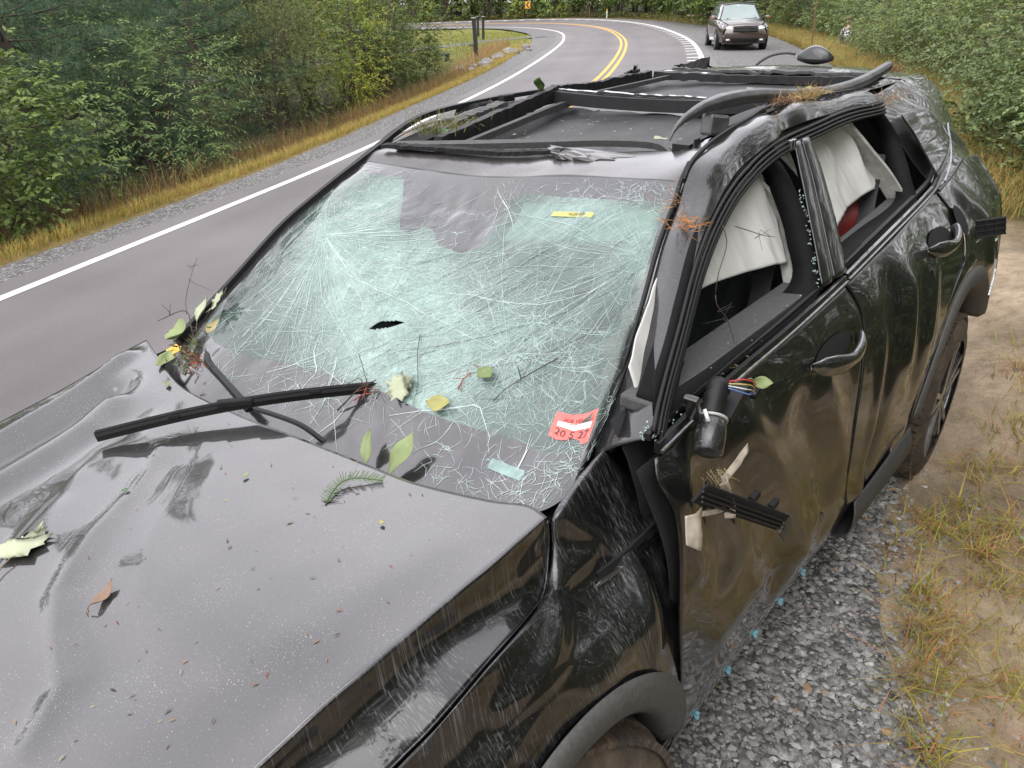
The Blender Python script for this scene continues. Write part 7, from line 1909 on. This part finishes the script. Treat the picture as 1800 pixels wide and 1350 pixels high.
# twigs on the glass and round the car
def gp(u, v, h=.004): return on_glass(np.array(u), np.array(v), h)
twig_obj('broken_twig', [gp(.50, .865, .006), gp(.515, .835, .014), gp(.53, .80, .02), gp(.555, .765, .022)], .0026, M_TWIGD, 'short dark twig with red shreds on the lower windshield', 4)
twig_obj('thin_twig', [gp(.845, .60, .006), gp(.815, .645, .012), gp(.78, .70, .010), gp(.765, .735, .006)], .0016, M_TWIGD, 'thin dark twig right of the heart-shaped leaf', 3)
twig_obj('thin_twig', [gp(.575, .60, .004), gp(.60, .67, .008), gp(.625, .74, .007), gp(.635, .80, .005)], .0010, M_TWIGD, 'hair-thin stalk running down through the pale maple leaf', 2)
twig_obj('red_stalk', [gp(.70, .725, .006), gp(.705, .700, .012), gp(.712, .68, .012)], .0018, M_TWIGR, 'red stalk beside the crumpled yellow leaf', 3)
twig_obj('red_stalk', [gp(.525, .83, .010), gp(.54, .81, .016), gp(.553, .80, .012)], .0018, M_TWIGR, 'red shred of stalk across the short dark twig', 4)
twig_obj('broken_twig', [(-.30, -.60, 1.02), (-.33, -.66, 1.07), (-.36, -.735, 1.10), (-.30, -.80, 1.07)], .0024, M_TWIGD, 'bent twig arching over the far lower windshield corner', 3)
twig_obj('thin_twig', [(-.36, -.73, 1.09), (-.40, -.79, 1.12), (-.46, -.84, 1.17), (-.50, -.86, 1.21)], .0012, M_TWIGD, 'thin twig rising above the far windshield corner', 4)
twig_obj('thin_twig', [(-1.01, .715, 1.44), (-1.06, .735, 1.42), (-1.13, .74, 1.395), (-1.20, .745, 1.375)], .0014, M_TWIGD, 'thin twig across the front curtain airbag', 2)
rt = twig_obj('hanging_root', [(-.755, .795, 1.36), (-.76, .80, 1.335), (-.80, .81, 1.29), (-.835, .82, 1.22)], .0013, M_TWIGD, 'fine root hanging in the front window opening', 6)
tube('side_twig', crv([(0, 0, 0), (.01, .006, .05), (-.008, .01, .11), (.0, .0, .15)], 10), .0010, M_TWIGD, rt, 5)
# clumps of torn fibre, grass and litter caught on the car
def fibre_clump(name, c, spread, n, L, pal, label, up=.3, w=.0008, seed=1, aim=None):
    r = np.random.default_rng(seed); B = np.array(c) + r.normal(0, 1, (n, 3)) * np.array(spread)
    d = rvec(r, n); d[:, 2] = np.abs(d[:, 2]) * up + up * .3
    if aim is not None: d = d * .5 + np.array(aim)
    d /= np.linalg.norm(d, axis=1, keepdims=True); s = np.cross(d, rvec(r, n)); s /= np.linalg.norm(s, axis=1, keepdims=True) + 1e-9; s *= w
    LL = L * r.uniform(.4, 1.3, (n, 1)); mid = B + d * LL * .55 + r.normal(0, .12, (n, 3)) * LL; tip = B + d * LL + r.normal(0, .3, (n, 3)) * LL
    V = np.stack([B - s, B + s, mid + s * .8, mid - s * .8, tip], 1).reshape(-1, 3); o_ = np.arange(n)[:, None] * 5
    Fc = np.concatenate([o_ + np.array([[0, 1, 2]]), o_ + np.array([[0, 2, 3]]), o_ + np.array([[3, 2, 4]])])
    pal = np.array(pal); cc = pal[r.integers(0, len(pal), n)] * r.uniform(.7, 1.25, (n, 1))
    return tag(mesh_np(name, V, Fc, M_GRASS, None, False, np.repeat(cc, 5, 0)), label, 'debris')
fibre_clump('torn_fibre', (-.845, .668, 1.475), (.016, .014, .010), 70, .034, [(.55, .24, .07), (.50, .28, .12), (.42, .18, .06)], 'orange torn wood fibres caught on the windshield pillar', .4, .0012, 3)
fibre_clump('torn_fibre', (-.905, .605, 1.50), (.035, .006, .02), 50, .03, [(.50, .26, .09), (.36, .26, .16)], 'orange fibres trailing up the gap beside the windshield', .3, .0009, 4)
fibre_clump('grass_tuft', (-1.20, -.46, 1.535), (.03, .05, .006), 120, .075, [(.16, .17, .06), (.20, .18, .08), (.10, .12, .04)], 'grey-green grass tuft growing out of the broken far roof gutter', 1.2, .0011, 5)
fibre_clump('grass_tuft', (-1.32, -.44, 1.545), (.05, .04, .006), 90, .07, [(.18, .20, .07), (.30, .24, .12)], 'flattened pale grass tuft beside the upright one in the roof gutter', .6, .0010, 6)
fibre_clump('dry_grass_clump', (-1.80, .565, 1.648), (.085, .016, .006), 210, .038, [(.36, .25, .10), (.30, .20, .08), (.42, .32, .15)], 'dry straw clump lying on the roof beside the rack rail', .5, .0012, 7)
fibre_clump('moss_litter', (-1.64, .555, 1.648), (.07, .012, .004), 90, .03, [(.26, .13, .07), (.20, .12, .07)], 'reddish litter on the roof next to the straw clump', .5, .0014, 8)
fibre_clump('root_litter', (-2.46, .635, 1.575), (.09, .02, .008), 120, .05, [(.24, .16, .10), (.34, .26, .18), (.16, .10, .07)], 'fine roots snagged on the crumpled rear roof corner', .4, .0009, 9)
fibre_clump('bark_litter', (-2.95, .52, 1.64), (.05, .03, .006), 70, .035, [(.28, .13, .07), (.20, .12, .08)], 'reddish bark litter at the raised end of the rack rail', .4, .0015, 10)
fibre_clump('grass_wisp', (-.49, .945, 1.108), (.014, .006, .006), 34, .06, [(.30, .24, .12), (.36, .30, .18)], 'wisp of dry grass below the broken mirror', .1, .0008, 11, (-.3, .4, -.7))
fibre_clump('leaf_litter', (-.295, -.56, 1.02), (.045, .07, .012), 260, .025, [(.13, .16, .06), (.20, .19, .09), (.25, .12, .05), (.10, .08, .05), (.17, .2, .08)], 'heap of green and brown litter in the far corner of the cowl', .6, .0028, 12)
fibre_clump('red_litter', (-.255, -.50, 1.02), (.014, .02, .008), 60, .02, [(.34, .08, .04), (.28, .10, .05)], 'reddish seed litter in the cowl heap', .6, .0018, 13)
fibre_clump('sill_dirt', tuple(Y3([(-.82, 1.20)], -.006)[0]), (.10, .003, .003), 150, .010, [(.24, .17, .10), (.18, .13, .08)], 'crumbly soil along the front window sill', .5, .0016, 14)
# crumbs of glass and leaf bits on the sunroof shade, dry needles on the hood
def flecks(name, PTS, NRM, smin, smax, asp, pal, label, cat, seed, parent=None):
    r = np.random.default_rng(seed); n = len(PTS); a = rvec(r, n); d = a - NRM * (a * NRM).sum(1, keepdims=True); d /= np.linalg.norm(d, axis=1, keepdims=True) + 1e-9; s = np.cross(NRM, d)
    L = r.uniform(smin, smax, (n, 1)); W = L * asp * r.uniform(.7, 1.3, (n, 1))
    V = np.stack([PTS - d * L - s * W * .6, PTS - d * L * .2 + s * W, PTS + d * L + s * W * .4, PTS + d * L * .3 - s * W], 1) + NRM[:, None] * r.uniform(.0008, .003, (n, 4, 1))
    pal = np.array(pal); c = pal[r.integers(0, len(pal), n)] * r.uniform(.7, 1.2, (n, 1))
    o = mesh_np(name, V.reshape(-1, 3), np.arange(4 * n).reshape(-1, 4), M_GRASS, parent, False, np.repeat(c, 4, 0)); return tag(o, label, cat, kind='stuff')
rf = np.random.default_rng(15); pts, nr = [], []
while len(pts) < 120:
    x, y = rf.uniform(-.15, .75), rf.uniform(-.35, .72); h = BV['hood'].ray_cast(Vector((x, y, 3)), Vector((0, 0, -1)))
    if h[0] is not None and rf.random() < .3 + .7 * (y > .25): pts.append(h[0]); nr.append(h[1] if h[1].z > 0 else -h[1])
flecks('hood_needles', np.array(pts), np.array(nr), .003, .0075, .16, [(.30, .09, .05), (.36, .20, .09), (.10, .07, .05), (.40, .38, .2), (.28, .12, .05)], 'scattered dry red-brown needles and flecks on the hood', 'needles', 16)
pts = np.c_[rf.uniform(-1.9, -1.2, 150), rf.uniform(-.35, .42, 150), np.zeros(150)]; pts[:, 2] = np.interp(-pts[:, 0], [1.14, 2.02], [1.49, 1.53]) + .006
flecks('roof_flecks', pts, np.tile((0, 0, 1.), (150, 1)), .002, .009, .5, [(.40, .36, .22), (.22, .24, .08), (.45, .45, .42), (.30, .18, .08)], 'pale leaf and glass flecks on the sunroof shade', 'flecks', 17)
for k, (x, y, L, mt, lb) in enumerate(((-1.52, .05, .05, ML_YEL, 'small yellow leaf on the sunroof shade, left of middle'), (-1.60, .16, .055, ML_PALE, 'pale leaf scrap in the middle of the sunroof shade'), (-1.72, .31, .05, ML_GREEN, 'green leaf scrap on the sunroof shade near the rack rail'), (-2.45, .12, .05, ML_PALE, 'pale leaf on the rear sunroof shade'), (-2.62, .30, .06, ML_LIME, 'light green leaf on the rear roof beside the rail'))):
    leaf_obj('fallen_leaf', (x, y, (1.515 if x > -2 else 1.585)), k * 1.3, (.05, 0, 1), L, OVAL, mt, lb, .25, .2, .2)
